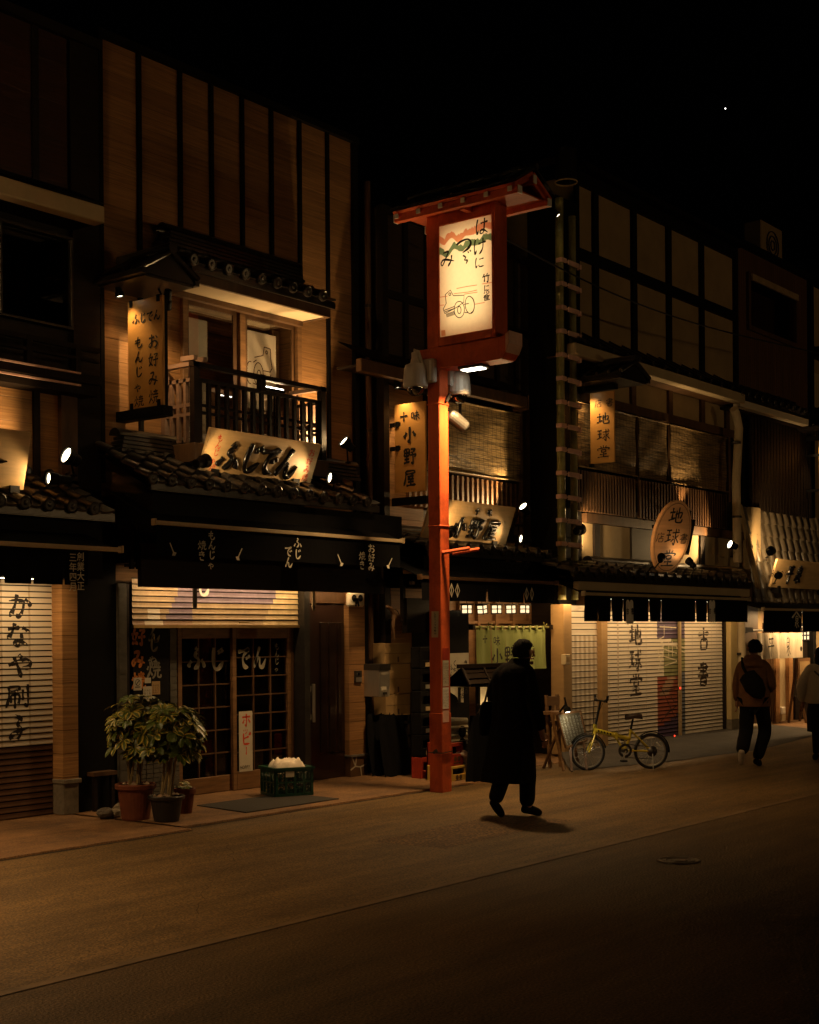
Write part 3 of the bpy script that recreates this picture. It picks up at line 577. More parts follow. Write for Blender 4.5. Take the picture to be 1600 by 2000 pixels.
# ================================================================ BUILDING A (brush shop, far left)
YU = 11.5; YG = 11.2
A = thing('shop_building', 'brush shop building at the left edge with a cream lettered shutter', 'building', (8, YU, 0), 'old style shop houses along the street')
xA1 = 9.37
b = walls(4.5, xA1-.02, YU, 17, 0, 7.9, (8.15, 9.0, 4.92, 5.88, .5)); b.build('wall', M['blackwall'], A)
b = MB(); b.box(4.5, 8.95, YU-.03, YU+.01, 6.15, 7.9); b.build('upper_panel', M['cladR'], A)
b = MB(); b.box(4.4, xA1-.02, YU-.1, YU, 7.9, 8.0)
for x in (8.55, 9.02): b.box(x-.04, x+.04, YU-.05, YU-.025, 6.15, 7.9)
b.box(9.0, xA1-.03, YU-.05, YU, 0, 7.9)
b.build('corner_trim', M['dwood'], A)
# beige eave gutter
x0, x1, z0, z1 = rc(0, 395, 190, 437, 11.1); zc = az(190, 437, 11.1)
b = MB(); b.box(4.5, x1, 10.98, 11.14, zc-.02, zc+.15); g = b.build('eave_gutter', M['beige'], A, bevel=.01)
b = MB(); b.poly([(4.5, 10.95, zc+.16), (x1+.02, 10.95, zc+.16), (x1+.02, 11.5, zc+.42), (4.5, 11.5, zc+.42)]); b.poly([(4.5, 11.14, zc), (4.5, 11.5, zc), (x1, 11.5, zc), (x1, 11.14, zc)]); b.build('eave_roof', M['black'], A)
# dark window with thin frame
fx0, fx1, fz0, fz1 = 8.12, ax(137, 460, YU), 4.93, 5.88
def wframe(x0, x1, z0, z1, y, t, d, mname, parent, mull=()):
    b = MB(); b.box(x0, x0+t, y-d, y, z0+t, z1-t); b.box(x1-t, x1, y-d, y, z0+t, z1-t); b.box(x0, x1, y-d, y, z1-t, z1); b.box(x0, x1, y-d, y, z0, z0+t)
    for m_ in mull: b.box(m_-t*.6, m_+t*.6, y-d*.9, y, z0+t, z1-t)
    return b.build('window_frame', M[mname], parent, bevel=.004)
wf = wframe(fx0, fx1, fz0, fz1, YU, .03, .05, 'dsteel', A)
b = MB(); b.poly([(fx0, YU+.02, fz0), (fx1, YU+.02, fz0), (fx1, YU+.02, fz1), (fx0, YU+.02, fz1)]); g = b.build('pane', M['dglass'], A); g.parent = wf
# balcony rails below it
b = MB(); yb = 11.2
for py, w_, h_ in ((668, .05, .05), (690, .04, .03), (730, .1, .09)):
    z = az(100, py, yb); b.bar((4.5, yb, z), (ax(200, py, yb)-.05, yb, z), w_, h_)
for px in (-60, 55, 150): b.box(ax(px, 690, yb)-.03, ax(px, 690, yb)+.03, yb-.03, yb+.03, az(100, 735, yb), az(100, 665, yb))
b.build('balcony_rail', M['raild'], A)
b = MB(); z = az(100, 722, 11.15)
for dz in (0, -.12): b.box(4.5, ax(155, 730, 11.15), 11.12, 11.15, z+dz, z+dz+.018)
b.build('copper_trim', M['copper'], A)
b = MB(); b.box(4.5, 9.1, 11.2, YU, az(100, 760, 11.2), az(100, 735, 11.2)); b.build('balcony_floor', M['dwood'], A)
# lit cladding below the balcony, its batten, and a brown box for shaded wall
xz = ax(112, 850, YU-.03); b = MB(); b.box(4.5, xz, YU-.04, YU, 3.35, 4.25); b.build('cladding', M['cladA'], A)
b = MB(); xp = ax(74, 850, YU-.08); b.box(xp-.035, xp+.035, YU-.075, YU-.041, 3.35, 4.25); b.box(4.5, 9.3, YU-.1, YU-.042, 3.3, 3.38); b.build('batten', M['dwood'], A)
b = MB(); b.box(xz, 9.0, YU-.1, YU-.001, 3.2, 4.3); b.build('dark_post_or_shade', M['bwood'], A)  # brown box where the wall leaves the lamp's cone, shade put in as colour
tile_roof('tile_roof', 4.6, ax(228, 1000, 10.7), YU-.05, 3.38, 10.72, az(228, 1000, 10.72), A, seed=2)
b = MB(); x = 4.8
for k in range(14):
    b.lathe((5.5+.26*k, YU-.13, 3.42), [(.05, -.02), (.05, .02), (.02, .03)], 10, axis=(0, -1, 0))
b.build('ridge_tiles', M['tile'], A)
# ground floor
zA = 2.62
b = MB(); b.box(4.5, 8.9, 10.9, YU, 2.36, 3.1); b.build('shutter_box', M['black'], A)
xs0, xs1, zs0, zs1 = rc(-330, 1143, 114, 1597, 11.36); zs0 = .03; zs1 = 2.36
xw = ax(105, 1300, 11.36); zwb = az(60, 1452, 11.36)
sh, postA = shutter('shutter', xs0, xs1, zs0, zs1, 11.36, 40, [M['shgrey'], M['shdark'], M['gridl'], M['black']], lambda x, z: (1 if (x > xw or z < zwb) else 2 if any(abs(x-ax(p, 1300, 11.36)) < .012 for p in (3, 58)) else 0), [xw]+[ax(p, 1300, 11.36)+d for p in (3, 58) for d in (-.012, .012)], A)
b = MB()
for ch, py, px in (('か', 1158, 41), ('な', 1215, 38), ('や', 1275, 41), ('刷', 1335, 37), ('子', 1397, 38)):
    p = at(px, py, 11.34); write(b, ch, p, XR, ZU, .25, aspect=1.15, wk=1.5, post=postA)
o = b.build('lettering', M['ink'], A); o.parent = sh
b = MB(); b.box(xs1, xs1+.05, 11.26, 11.5, .02, 2.36); b.build('shutter_rail', M['bwood'], A)
px0, px1 = ax(122, 1300, YG), ax(152, 1300, YG)
b = MB(); b.box(px0, px1, YG, YU, az(140, 1522, YG), 2.5); b.build('pillar', M['cladA'], A)
b = MB(); b.box(px0-.01, px1+.02, YG-.03, YU, az(140, 1530, YG), az(140, 1521, YG)); b.box(px0, px1, YG-.005, YU, .02, az(140, 1530, YG)); b.build('stone_base', M['conc'], A, bevel=.006)
b = MB(); b.box(px1, 9.34, YG+.03, YU, 0, 3.2); b.build('dark_recess', M['black'], A)
ya = 10.45; xe = ax(228, 1072, ya)
def letA(b, y):
    for t_, px, py in (('創業大正', 157, 1078), ('三年四月', 142, 1079)):
        p = at(px, py, y); write(b, t_, p, XR, ZU, .088, pitch=1.03, aspect=1.0)
awning(4.5, xe, ya, az(228, 1072, ya), .33, 11.3, 'black awning with slit curtain above the brush shop shutter', [ax(p, 1110, ya) for p in (-60, 4, 63, 123)], [letA], vx1=ax(172, 1110, ya))
strip(6.2, 8.5, 11.02, 2.35, 13, 'slim strip lamp above the brush shop shutter', tilt=.22)
# sign board of A
def tiltboard(c00, c10, c11, c01, label, matn, group='tilted name boards on the tile roofs', th=.035):
    """corners: top left, top right, bottom right, bottom left"""
    t = thing('sign_board', label, 'sign', tuple(c01), group); n = (c10-c00).cross(c01-c00).normalized()
    if n.y > 0: n = -n
    b = MB(); f = [c00, c10, c11, c01]; k = [p-n*th for p in f]
    b.poly(f[::-1]); b.poly(k); b.grid([f, k], close=True); b.build('board', M[matn], t, bevel=.004)
    fb = MB()
    for s in (.12, .85):
        p = c01.lerp(c11, s); fb.box(p.x-.05, p.x+.05, p.y-.03, p.y+.2, p.z-.1, p.z+.03)
    fb.build('bracket', M['black'], t)
    r = (c10-c00).normalized(); u = (c00-c01).normalized(); return t, r, u, n
yt, ybm = 10.72, 10.88
c00, c10, c11, c01 = V((7.2, yt, az(62, 845, yt))), V((ax(62, 845, yt), yt, az(62, 845, yt))), V((ax(46, 957, ybm), ybm, az(46, 957, ybm))), V((7.2, ybm, az(46, 957, ybm)))
t, r, u, n = tiltboard(c00, c10, c11, c01, 'plain wooden board at the left edge with one raised black letter end', 'signw')
b = MB(); write(b, '子', c10-r*.40-u*.14, r, u, .3, raised=.03, wk=1.9, vertical=True, aspect=1.3); b.build('lettering', M['blackg'], t)
spot(at(130, 889, 11.0), at(130, 889, 11.0)+V((-1, .08, .38)), 'big bright spotlight beside the brush shop name board, upper of two', 60, size=125, r=.075, foot=at(145, 930, 11.15))
spot(at(96, 934, 10.75), c00.lerp(c11, .75), 'small bright spotlight low on the brush shop tiles, lower of two', 13, size=95, r=.05, foot=at(104, 952, 10.95), L=.22)

# ================================================================ BUILDING B (okonomiyaki shop)
B = thing('shop_building', 'tall cedar clad building with a balcony window and half open shutter', 'building', (11.4, YU, 0), 'old style shop houses along the street')
xb0, xb1 = 9.37, 13.5; hole = (10.5, 12.44, 3.9, 5.65, .15)
b = walls(xb0, xb1-.06, YU, YU+.15, 3.2, 8.07, hole); b.build('cladding', M['clad'], B)
b = MB(); b.box(xb0, xb1, YU+.6, 17, 3.2, 8.05); b.box(xb0, 10.4, YU+.15, YU+.6, 3.2, 8.05); b.box(12.55, xb1, YU+.15, YU+.6, 3.2, 8.05); b.box(10.4, 12.55, YU+.15, YU+.6, 5.75, 8.05); b.box(10.4, 12.55, YU+.15, YU+.6, 3.2, 3.8); b.box(xb0, xb1, YU+.05, 17, 0, 3.2); b.build('wall', M['clad'], B)
bx = [ax(p, 300, YU) for p in (270, 350, 411, 471, 528, 583, 637)]
b = MB()
for i, x in enumerate(bx): b.box(x-.025, x+.025, YU-.035, YU, 3.5 if i in (0, 6) else 6.0, 8.07)
b.box(xb0-.02, xb0+.03, YU-.05, YU, 3.4, 8.1); b.box(xb1-.07, xb1+.02, YU-.05, YU+.1, 0, 8.1); b.box(xb0-.03, xb1+.03, YU-.07, YU+.2, 8.07, 8.15); b.build('batten', M['black'], B)
# room behind the window
b = MB(); b.box(12.18, 12.3, YU+.2, YU+.26, 3.9, 5.5); b.box(10.58, 10.9, YU+.25, YU+.27, 4.0, 5.35); b.build('inner_screen', M['mwood'], B)
b = MB()
for x0_, x1_, z0_, z1_ in ((10.62, 11.1, 4.95, 5.42), (10.6, 11.1, 4.05, 4.7)): b.box(x0_, x1_, YU+.2, YU+.21, z0_, z1_)
b.build('window_sheet', M['paper'], B)
wf = wframe(10.5, 12.44, 3.9, 5.65, YU+.04, .075, .09, 'mwood', B, mull=(11.44,))
b = MB(); 
for x0_, x1_ in ((10.58, 11.38), (11.5, 12.37)):
    b.box(x0_, x1_, YU+.0, YU+.02, 5.5, 5.57); b.box(x0_, x1_, YU+.0, YU+.02, 3.97, 4.07); b.box(x0_, x0_+.05, YU, YU+.02, 4.07, 5.5); b.box(x1_-.06, x1_, YU, YU+.02, 4.07, 5.5)
o = b.build('sash', M['bwood'], B); o.parent = wf
b = MB(); b.poly([(10.58, YU+.012, 3.98), (12.36, YU+.012, 3.98), (12.36, YU+.012, 5.56), (10.58, YU+.012, 5.56)]); o = b.build('pane', M['glass'], B); o.parent = wf
b = MB(); b.box(11.52, 12.2, YU+.16, YU+.17, 4.5, 5.42); ps = b.build('window_sheet', M['norenw'], B)  # sheet and drawing stand in for the street lantern reflected in the pane
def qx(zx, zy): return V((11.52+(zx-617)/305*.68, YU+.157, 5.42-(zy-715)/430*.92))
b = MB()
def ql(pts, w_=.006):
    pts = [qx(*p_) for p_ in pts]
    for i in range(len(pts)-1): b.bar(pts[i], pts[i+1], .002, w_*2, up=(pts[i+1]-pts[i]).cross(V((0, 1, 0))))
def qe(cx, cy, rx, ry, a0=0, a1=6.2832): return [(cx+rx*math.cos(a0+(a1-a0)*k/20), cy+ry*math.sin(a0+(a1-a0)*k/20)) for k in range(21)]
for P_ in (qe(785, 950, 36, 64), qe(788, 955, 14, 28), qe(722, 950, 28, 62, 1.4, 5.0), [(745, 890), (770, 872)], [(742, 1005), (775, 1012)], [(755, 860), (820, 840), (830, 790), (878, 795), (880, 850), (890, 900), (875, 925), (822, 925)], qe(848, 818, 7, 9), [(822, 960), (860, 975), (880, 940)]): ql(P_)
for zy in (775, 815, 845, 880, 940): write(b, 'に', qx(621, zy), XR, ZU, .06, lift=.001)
o = b.build('reflected_drawing', M['bwood'], B); o.parent = ps
strip_y = 11.06
# window roof
ye = 10.98; xr0, xr1 = ax(375, 552, ye), ax(640, 610, ye); zf = az(640, 618, ye)
b = MB(); b.box(xr0, xr1, ye+.02, YU-.04, zf-.0, zf+.02); b.build('soffit', M['soffit'], B)
b = MB(); b.box(xr0-.03, xr1+.03, ye-.02, ye+.018, zf-.012, zf+.16); b.box(xr1-.005, xr1+.035, ye+.02, YU-.04, zf-.012, zf+.16); b.box(xr0, xr1, YU-.12, YU-.045, zf-.06, zf-.003); b.build('eave_board', M['bwood'], B)
tile_roof('tile_roof', xr0-.05, xr1+.08, YU-.04, zf+.45, ye-.06, zf+.19, B, pitch=.27, rows=3, seed=5)
ridge_tiles(xr0-.1, xr1-.12, YU-.15, zf+.42, B, 4)
# balcony
yb0 = 11.0; x0, x1 = ax(380, 705, yb0), ax(628, 755, yb0); zt, zbm = az(380, 706, yb0), az(380, 862, yb0)
b = MB(); b.bar((x0-.05, yb0, zt-.03), (x1+.05, yb0, zt-.03), .07, .05); b.bar((x0, yb0, zt-.19), (x1, yb0, zt-.19), .045, .04)
for f in (.4, .52): b.bar((x0, yb0, zt-.19-(zt-.19-zbm)*f), (x1, yb0, zt-.19-(zt-.19-zbm)*f), .025, .03)
n = 15
for i in range(n): 
    x = x0+(x1-x0)*(i+.5)/n; b.box(x-.022, x+.022, yb0-.02, yb0+.02, zbm, zt-.17)
for x in (x0, x0+(x1-x0)*.5, x1): b.box(x-.04, x+.04, yb0-.035, yb0+.035, zbm-.05 if x != x0+(x1-x0)*.5 else zt-.19, zt)
b.build('balcony_rail', M['raild'], B)  # front near black, sides lighter: silhouette and lamp light put into the colours
for xs, nm in ((x0, 'rail'), (x1, 'rail')):
    b = MB(); b.bar((xs, yb0+.04, zt-.02), (xs, YU, zt-.02), .06, .045); b.bar((xs, yb0+.04, zt-.19), (xs, YU, zt-.19), .04, .04)
    for f in (.4, .55): b.bar((xs, yb0+.04, zt-.19-(zt-.19-zbm)*f), (xs, YU, zt-.19-(zt-.19-zbm)*f), .03, .035)
    for k in range(3): y = yb0+.14+.11*k; b.box(xs-.02, xs+.02, y-.02, y+.02, zbm, zt-.17)
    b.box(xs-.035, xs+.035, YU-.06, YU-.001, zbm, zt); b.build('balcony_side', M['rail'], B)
b = MB(); b.box(x0-.06, x1+.06, yb0-.06, YU, zbm-.22, zbm-.02); b.build('balcony_floor', M['bwood'], B, bevel=.006)
ts = thing('strip_lamp', 'short strip lamp standing behind the balcony rail', 'strip lamp', (at(537, 758, 11.1).x, 11.1, 3.88), 'slim strip lamps hidden under the awnings'); zq = az(537, 758, 11.1); xq = ax(537, 758, 11.1)
b = MB(); b.box(xq-.16, xq+.16, 11.09, 11.13, zq-.04, zq-.01); b.tube([(xq, 11.11, zq-.04), (xq, 11.11, zbm-.02)], .012, 6); b.build('housing', M['black'], ts)
b = MB(); b.box(xq-.14, xq+.14, 11.095, 11.125, zq-.009, zq+.004); b.build('tube', M['tubeL'], ts)
light('AREA', (xq, 11.11, zq+.02), 9, LAMPW, (xq, 11.25, zq+2), shape=(.28, .04), parent=ts)
b = MB()
for dx in (-.04, .1): b.bar((x0+dx, yb0-.06, zt+.03), (x0+dx+.05, yb0+.2, zt+.05), .05, .05)
b.build('rail_cap', M['rail'], B)
# side sign of B with its little roof
Xs = ax(250, 690, 11.36); ys1 = at(318, 690, X=Xs).y
zt_, zb_ = at(318, 575, X=Xs).z, at(318, 790, X=Xs).z
t = sideboard(Xs, 11.36, ys1, zb_, zt_, 'tall gold board lettered in two columns beside the balcony window')
b = MB(); rY = YL; w_ = 11.36-ys1; cy_ = (11.36+ys1)/2
write(b, 'ふじでん', V((Xs, cy_+w_*.36, zt_-.14)), rY, ZU, .112, vertical=False, pitch=.98, wk=1.5)
for tx, off in (('お好み焼', -.24), ('もんじゃ焼', .18)):
    n_ = len(tx); hgt = (zt_-zb_)*.68; write(b, tx, V((Xs, cy_+off*w_, zt_-.38)), rY, ZU, hgt/n_*.82, pitch=1/.82, wk=1.25, aspect=.95 if n_ == 4 else 1.15)
b.build('lettering', M['ink'], t)
b = MB(); b.box(Xs-.05, Xs+.08, ys1-.06, YU, zb_-.12, zb_-.015); b.box(Xs+.031, Xs+.07, ys1, ys1+.05, zb_, zt_)
for y in (ys1+.06, 11.3):
    for z in (zb_-.01, zt_-.06): b.box(Xs-.012, Xs+.04, y-.02, y+.02, z, z+.07)
b.build('bracket', M['black'], t)
def signroof(X, y0, y1, z, label_parent, half=.3, up=.22):
    b = MB()
    for s in (-1, 1):
        n = 5
        for k in range(n):
            ya_, yb_ = y1+(y0-y1)*k/n, y1+(y0-y1)*(k+1)/n
            b.poly([(X, ya_, z+up), (X, yb_, z+up), (X+s*half, yb_, z), (X+s*half, ya_, z)]) if s < 0 else b.poly([(X, yb_, z+up), (X, ya_, z+up), (X+s*half, ya_, z), (X+s*half, yb_, z)])
            b.tube([(X, ya_, z+up+.01), (X+s*half*1.03, ya_, z+.012)], .028, 7)
        b.box(X+s*half-.03, X+s*half+.03, y1, y0, z-.06, z-.005)
    b.tube([(X, y0, z+up+.04), (X, y1-.03, z+up+.04)], .06, 9); b.poly([(X-half, y1+.02, z-.05), (X+half, y1+.02, z-.05), (X, y1+.02, z+up)]); b.box(X-half+.03, X+half-.03, y1+.03, y0, z-.08, z-.055)
    return b.build('sign_roof', M['tile'], label_parent)
signroof(Xs+.02, YU-.001, ys1-.12, zt_+.2, t, .36)
spot(V((Xs-.14, ys1+.5, zt_+.04)), V((Xs+.0, ys1+.4, zb_+.35)), 'tiny downlight over the inner edge of the gold okonomiyaki board', 16, size=95, r=.04, L=.1, foot=(Xs-.14, ys1+.5, zt_+.16), blend=.9)
spot(at(324, 600, 10.9), V((Xs+.45, YU, 4.3)), 'spotlight shining down behind the gold okonomiyaki board', 45, size=100, r=.05, L=.2, foot=(Xs+.16, ys1+.25, zt_+.15))
# main tile roof with ridge against the wall
yE = 10.62; zE = az(740, 985, yE); xl, xr = ax(225, 890, 11.2)-.1, ax(742, 985, yE)
ridge_tiles(9.45, 13.3, YU-.13, 3.72, B, 4)
tile_roof('tile_roof', 9.3, xr, YU-.05, 3.78, yE, zE, B, pitch=.262, rows=4, seed=9)
b = MB(); b.box(9.4, 13.45, yE+.1, YU, zE-.5, zE-.11); b.build('eave', M['black'], B)
# name board
yt, ybm = 10.72, 10.9
c = [at(412, 834, yt), at(628, 870, yt), at(613, 948, ybm), at(400, 916, ybm)]
zt2 = (c[0].z+c[1].z)/2; zb2 = (c[2].z+c[3].z)/2; c[0].z = c[1].z = zt2; c[2].z = c[3].z = zb2; c[3].x = c[0].x; c[2].x = c[1].x
t, r, u, n = tiltboard(*c, 'wide wooden board with four raised glossy black letters below the balcony', 'signw'); W_ = (c[1]-c[0]).length; Hh = (c[0]-c[3]).length
b = MB()
for ch, f, s, dy in (('ふ', .21, .34, .30), ('じ', .40, .36, .24), ('で', .55, .34, .26), ('ん', .73, .36, .25)):
    write(b, ch, c[0]+r*W_*f-u*Hh*(dy-.06), r, u, s, raised=.03, wk=2.0, aspect=.98, slant=.14)
b.build('lettering', M['blackg'], t, smooth=True)
b = MB()
write(b, 'もんじゃ焼', c[0]+r*W_*.095-u*.05, r, u, .083, pitch=1.0, wk=1.15, aspect=1.1); write(b, 'お好み焼', c[0]+r*W_*.93-u*.06, r, u, .095, pitch=1.05, wk=1.15)
b.build('red_lettering', M['redink'], t)
spot(at(402, 900, 10.6), c[0].lerp(c[2], .35), 'spotlight seen from behind at the left end of the wide name board', 15, size=90, r=.06, L=.2, foot=at(380, 915, 10.85))
spot(at(672, 862, 10.95), at(672, 862, 10.95)+V((-1, .42, .85)), 'tilted bright spotlight below the balcony, shining up at the wall', 150, size=140, r=.065, foot=at(680, 905, 11.15), blend=.25)
spot(at(645, 933, 10.62), c[0].lerp(c[2], .7), 'round bright spotlight on the tiles right of the wide name board', 13, size=90, r=.055, foot=at(648, 960, 10.8))
# awning, slatted transom, ground floor
ya = 10.5; zb = az(540, 1037, ya); ax0, ax1 = ax(305, 1018, ya), ax(780, 1055, ya)
def letB(b, y):
    for tx, px, py, s in (('もんじゃ', 413, 1036, .1), ('焼き', 394, 1055, .105), ('ふじ', 581, 1050, .12), ('でん', 563, 1066, .12), ('お好み', 725, 1062, .107), ('焼き', 707, 1077, .105)):
        write(b, tx, at(px, py, y), XR, ZU, s, pitch=1.02, wk=1.3, aspect=1.1)
    for (p0, p1) in (((332, 1060), (342, 1086)), ((473, 1071), (463, 1094)), ((660, 1083), (669, 1106)), ((766, 1090), (757, 1110))):
        a, e = at(*p0, y-.004), at(*p1, y-.004); m_ = a.lerp(e, .72); d = (e-a).normalized(); s = d.cross(V((0, 1, 0)))
        b.poly([a-s*.006, a+s*.006, m_+s*.008, m_-s*.008]); b.poly([m_-s*.01, m_+s*.01, e+s*.035-d*.02, e, e-s*.035-d*.02])
awning(ax0, ax1, ya, zb, .3, 11.2, 'wide black awning lettered in white above the half open shutter', [], [letB], rise=.35)
# lamp-free dark transom of slats
zsl0 = az(300, 1113, 10.95); b = MB()
slats(ax(250, 1060, 10.95), ax(700, 1100, 10.95)+.1, 10.95, zsl0, zsl0+.45, 40, .045, .03, 'raild', 'slat_transom', B)
b = MB(); b.box(9.4, 13.3, 10.9, 10.96, az(420, 1150, 10.9), 2.75); b.box(9.4, 13.3, 10.96, YU, 2.55, 2.9); b.build('lintel', M['dwood'], B)
zs0 = az(420, 1221, 11.25); xs0, xs1 = ax(258, 1180, 11.25), ax(582, 1190, 11.25)
cols = [xs0+(xs1-xs0)*i/60 for i in range(61)]
def fB(x, z):
    f = (x-xs0)/(xs1-xs0); h = (z-zs0)/.5
    if h < .18 and f < .33: return 4 if not (.07 < f < .16) else 0
    if h < .35 and .08 < f < .15: return 0
    if f < .22-(.5-h)*.12: return 3
    if f < .80-(.5-h)*.12+.02:
        if h < .55 and .33 < f: return 5
        return 1
    return 2 if f < 2 else 0
sh, _ = shutter('shutter', xs0, xs1, zs0, zs0+.5, 11.25, 8, [M['shgrey'], M['purple'], M['gold'], M['ltan'], M['mbrown'], M['ltan'], M['black']], fB, cols, B, tilt=.007)
b = MB(); b.box(xs0, xs1, 11.225, 11.265, zs0-.03, zs0-.001); b.box(xs1-1.0, xs1-.86, 11.215, 11.224, zs0+.02, zs0+.035); o = b.build('shutter_bar', M['brass'], B)
b = MB(); p = at(396, 1150, 11.22); write(b, 'も', V((p.x, 11.228, p.z+.16)), XR, ZU, .24, wk=1.6); o = b.build('lettering', M['white'], B); o.parent = sh
b = MB(); b.box(xs1+.005, xs1+.1, 11.15, 11.4, .02, 2.34); b.build('shutter_rail', M['dsteel'], B)
for px, py, m_ in ((381, 1190, 'dsteel'), (613, 1193, 'beige')):
    b = MB(); p = at(px, py, 10.95); b.box(p.x-.028, p.x+.028, 10.945, 10.955, p.z+.03, p.z+.27); b.lathe((p.x, 10.95, p.z+.03), [(.028, -.005), (.028, .005)], 14, axis=(0, 1, 0)); b.lathe((p.x, 10.945, p.z+.03), [(.009, -.004), (.009, .0)], 8, axis=(0, -1, 0), mi=1); b.build('awning_strap', [M[m_], M['black']], B)
strip(xs0+.05, 13.0, 11.06, 2.44, 14, 'slim strip lamp above the half open shutter', tilt=.28)
# left pillar, dark panel with vertical letters, notices, mosaic strip
yD = 11.35; x0 = ax(233, 1300, YG); x1 = ax(248, 1300, YG)
def brickpatch(b, x0, x1, z0, z1, y, h, seed=0):
    r_ = random.Random(seed); z = z0
    while z < z1:
        b.box(x0, x1, y-.01-r_.uniform(0, .006), y, z+.004, min(z+h-.004, z1)); z += h
b = MB(); brickpatch(b, x0, x1, .2, 2.3, YG+.01, .2); b.box(x0-.01, x1, YG, YU, 0, 2.34); b.build('tile_pillar', M['mosaic'], B)
b = MB(); b.box(x1, ax(258, 1300, YG)+.02, YG+.06, YU, 0, 2.34); b.build('dark_post_or_shade', M['dwood'], B)
px0, px1 = ax(258, 1300, yD), ax(328, 1300, yD); zp0, zp1 = az(300, 1370, yD), zs0+.1
b = MB(); b.box(px0, px1, yD-.02, yD+.05, zp0, zp1); pn = b.build('name_panel', M['black'], B)
b = MB()
for i, ch in enumerate('好み焼'): write(b, ch, at(270, 1225+i*43, yD-.02), XR, ZU, .2, wk=1.7, aspect=.95)
o = b.build('orange_lettering', M['orange'], B); o.parent = pn
b = MB()
for ch, py, s in (('ん', 1222, .18), ('じ', 1246, .15), ('ゃ', 1272, .16), ('焼', 1290, .2)): write(b, ch, at(300, py, yD-.02), XR, ZU, s, wk=1.7, aspect=1)
o = b.build('pale_lettering', M['dimw'], B); o.parent = pn
b = MB(); x0, x1 = ax(331, 1300, yD), ax(344, 1300, yD); brickpatch(b, x0, x1, .6, zs0+.1, yD, .075, 4); b.box(x0, x1, yD, yD+.1, 0, zs0+.1); b.build('mosaic_strip', M['mosaic'], B)
b = MB(); x0, x1 = ax(258, 1450, yD), ax(350, 1450, yD)
r_ = random.Random(2)
for i in range(7):
    for j in range(14): b.box(x0+(x1-x0)*i/7+.004, x0+(x1-x0)*(i+1)/7-.004, yD-.006-r_.uniform(0, .005), yD+.05, .02+j*.05+.003, .02+(j+1)*.05-.003)
b.build('mosaic_base', M['mosaic'], B)
for (a0, b0, a1, b1, lab) in ((261, 1324, 277, 1348, 'small white no smoking notice on the dark name panel'), (283, 1324, 295, 1334, 'tiny square white sticker on the dark name panel'), (280, 1341, 297, 1370, 'white handwritten notice half hidden by the plant leaves'), (297, 1331, 313, 1356, 'brown card notice right of the white notices by the plant')):
    x0, x1, z0, z1 = rc(a0, b0, a1, b1, yD-.025); t = thing('notice', lab, 'notice', (x0, yD-.025, z0))
    b = MB(); b.box(x0, x1, yD-.025, yD-.0205, z0, z1); b.build('sheet', M['card' if 'brown' in lab else 'paper'], t)
    b = MB()
    if 'smoking' in lab:
        cx, cz = (x0+x1)/2, z0+(z1-z0)*.62; rr = (x1-x0)*.32
        rows = [[V((cx+math.cos(6.283*k/20)*q, yD-.027, cz+math.sin(6.283*k/20)*q)) for k in range(21)] for q in (rr, rr*.82)]; b.grid(rows)
        b.bar((cx-rr*.6, yD-.027, cz-rr*.6), (cx+rr*.6, yD-.027, cz+rr*.6), .002, .008, up=(0, 0, 1)); b.box(x0+.02, x1-.02, yD-.027, yD-.0255, z0+.03, z0+.04)
    else:
        for k in range(3): write(b, random.choice(['のくもち', 'きおのけ', 'はにつく']), V((x1-.03-k*(x1-x0)*.28, yD-.025, z1-.03)), XR, ZU, (z1-z0)*.17, wk=.9, lift=.002) if (z1-z0) > .1 else None
    if b.v: b.build('lettering', M['ink'], t)
# sliding doors
def grid_door(px0, px1, pyt, pyg, pyb, Y, cols_, rows_, label_seed):
    x0, x1 = ax(px0, 1400, Y), ax(px1, 1400, Y); zt = zs0+.1; zg1 = az((px0+px1)/2, pyt, Y); zg0 = az((px0+px1)/2, pyb, Y)
    d = MB(); st = .06
    d.box(x0, x0+st, Y-.03, Y+.01, .03, zt); d.box(x1-st, x1, Y-.03, Y+.01, .03, zt); d.box(x0+st, x1-st, Y-.03, Y+.01, zg1, zt); d.box(x0+st, x1-st, Y-.03, Y+.01, .03, zg0)
    o = d.build('sliding_door', M['mwood'], B, bevel=.004)
    g = MB()
    for i in range(1, cols_): x = x0+st+(x1-x0-2*st)*i/cols_; g.box(x-.008, x+.008, Y-.022, Y+.005, zg0, zg1)
    for j in range(1, rows_): z = zg0+(zg1-zg0)*j/rows_; g.box(x0+st, x1-st, Y-.019, Y+.004, z-.007, z+.007)
    q = g.build('glazing_bars', M['bwood'], B); q.parent = o
    g = MB(); g.poly([(x0+st, Y, zg0), (x1-st, Y, zg0), (x1-st, Y, zg1), (x0+st, Y, zg1)]); q = g.build('pane', M['dglass'], B); q.parent = o
    return o, x0+st, x1-st, zg0, zg1
d1 = grid_door(345, 458, 1247, 0, 1518, yD+.03, 3, 6, 0); d2 = grid_door(452, 566, 1247, 0, 1502, yD-.01, 3, 7, 1)
b = MB()
for i, ch in enumerate('ふじ'): write(b, ch, at(383+i*40, 1262, yD+.01), XR, ZU, .28, wk=1.7, aspect=1.0)
o = b.build('window_lettering', M['dimw'], B); o.parent = d1[0]
b = MB(); write(b, 'でん', at(462, 1262, yD-.035), XR, ZU, .27, wk=1.7, vertical=False, aspect=.85); write(b, 'もんじゃ', at(540, 1255, yD-.035), XR, ZU, .085, pitch=1.05)
o = b.build('window_lettering', M['dimw'], B); o.parent = d2[0]
b = MB(); b.box(9.6, 12.2, yD+.08, YU+.04, .02, 2.34); b.build('dark_interior', M['black'], B)
x = ax(566, 1400, yD); b = MB(); b.box(x, xs1, yD-.03, YU, .02, zs0+.2); b.build('door_post', M['bwood'], B)
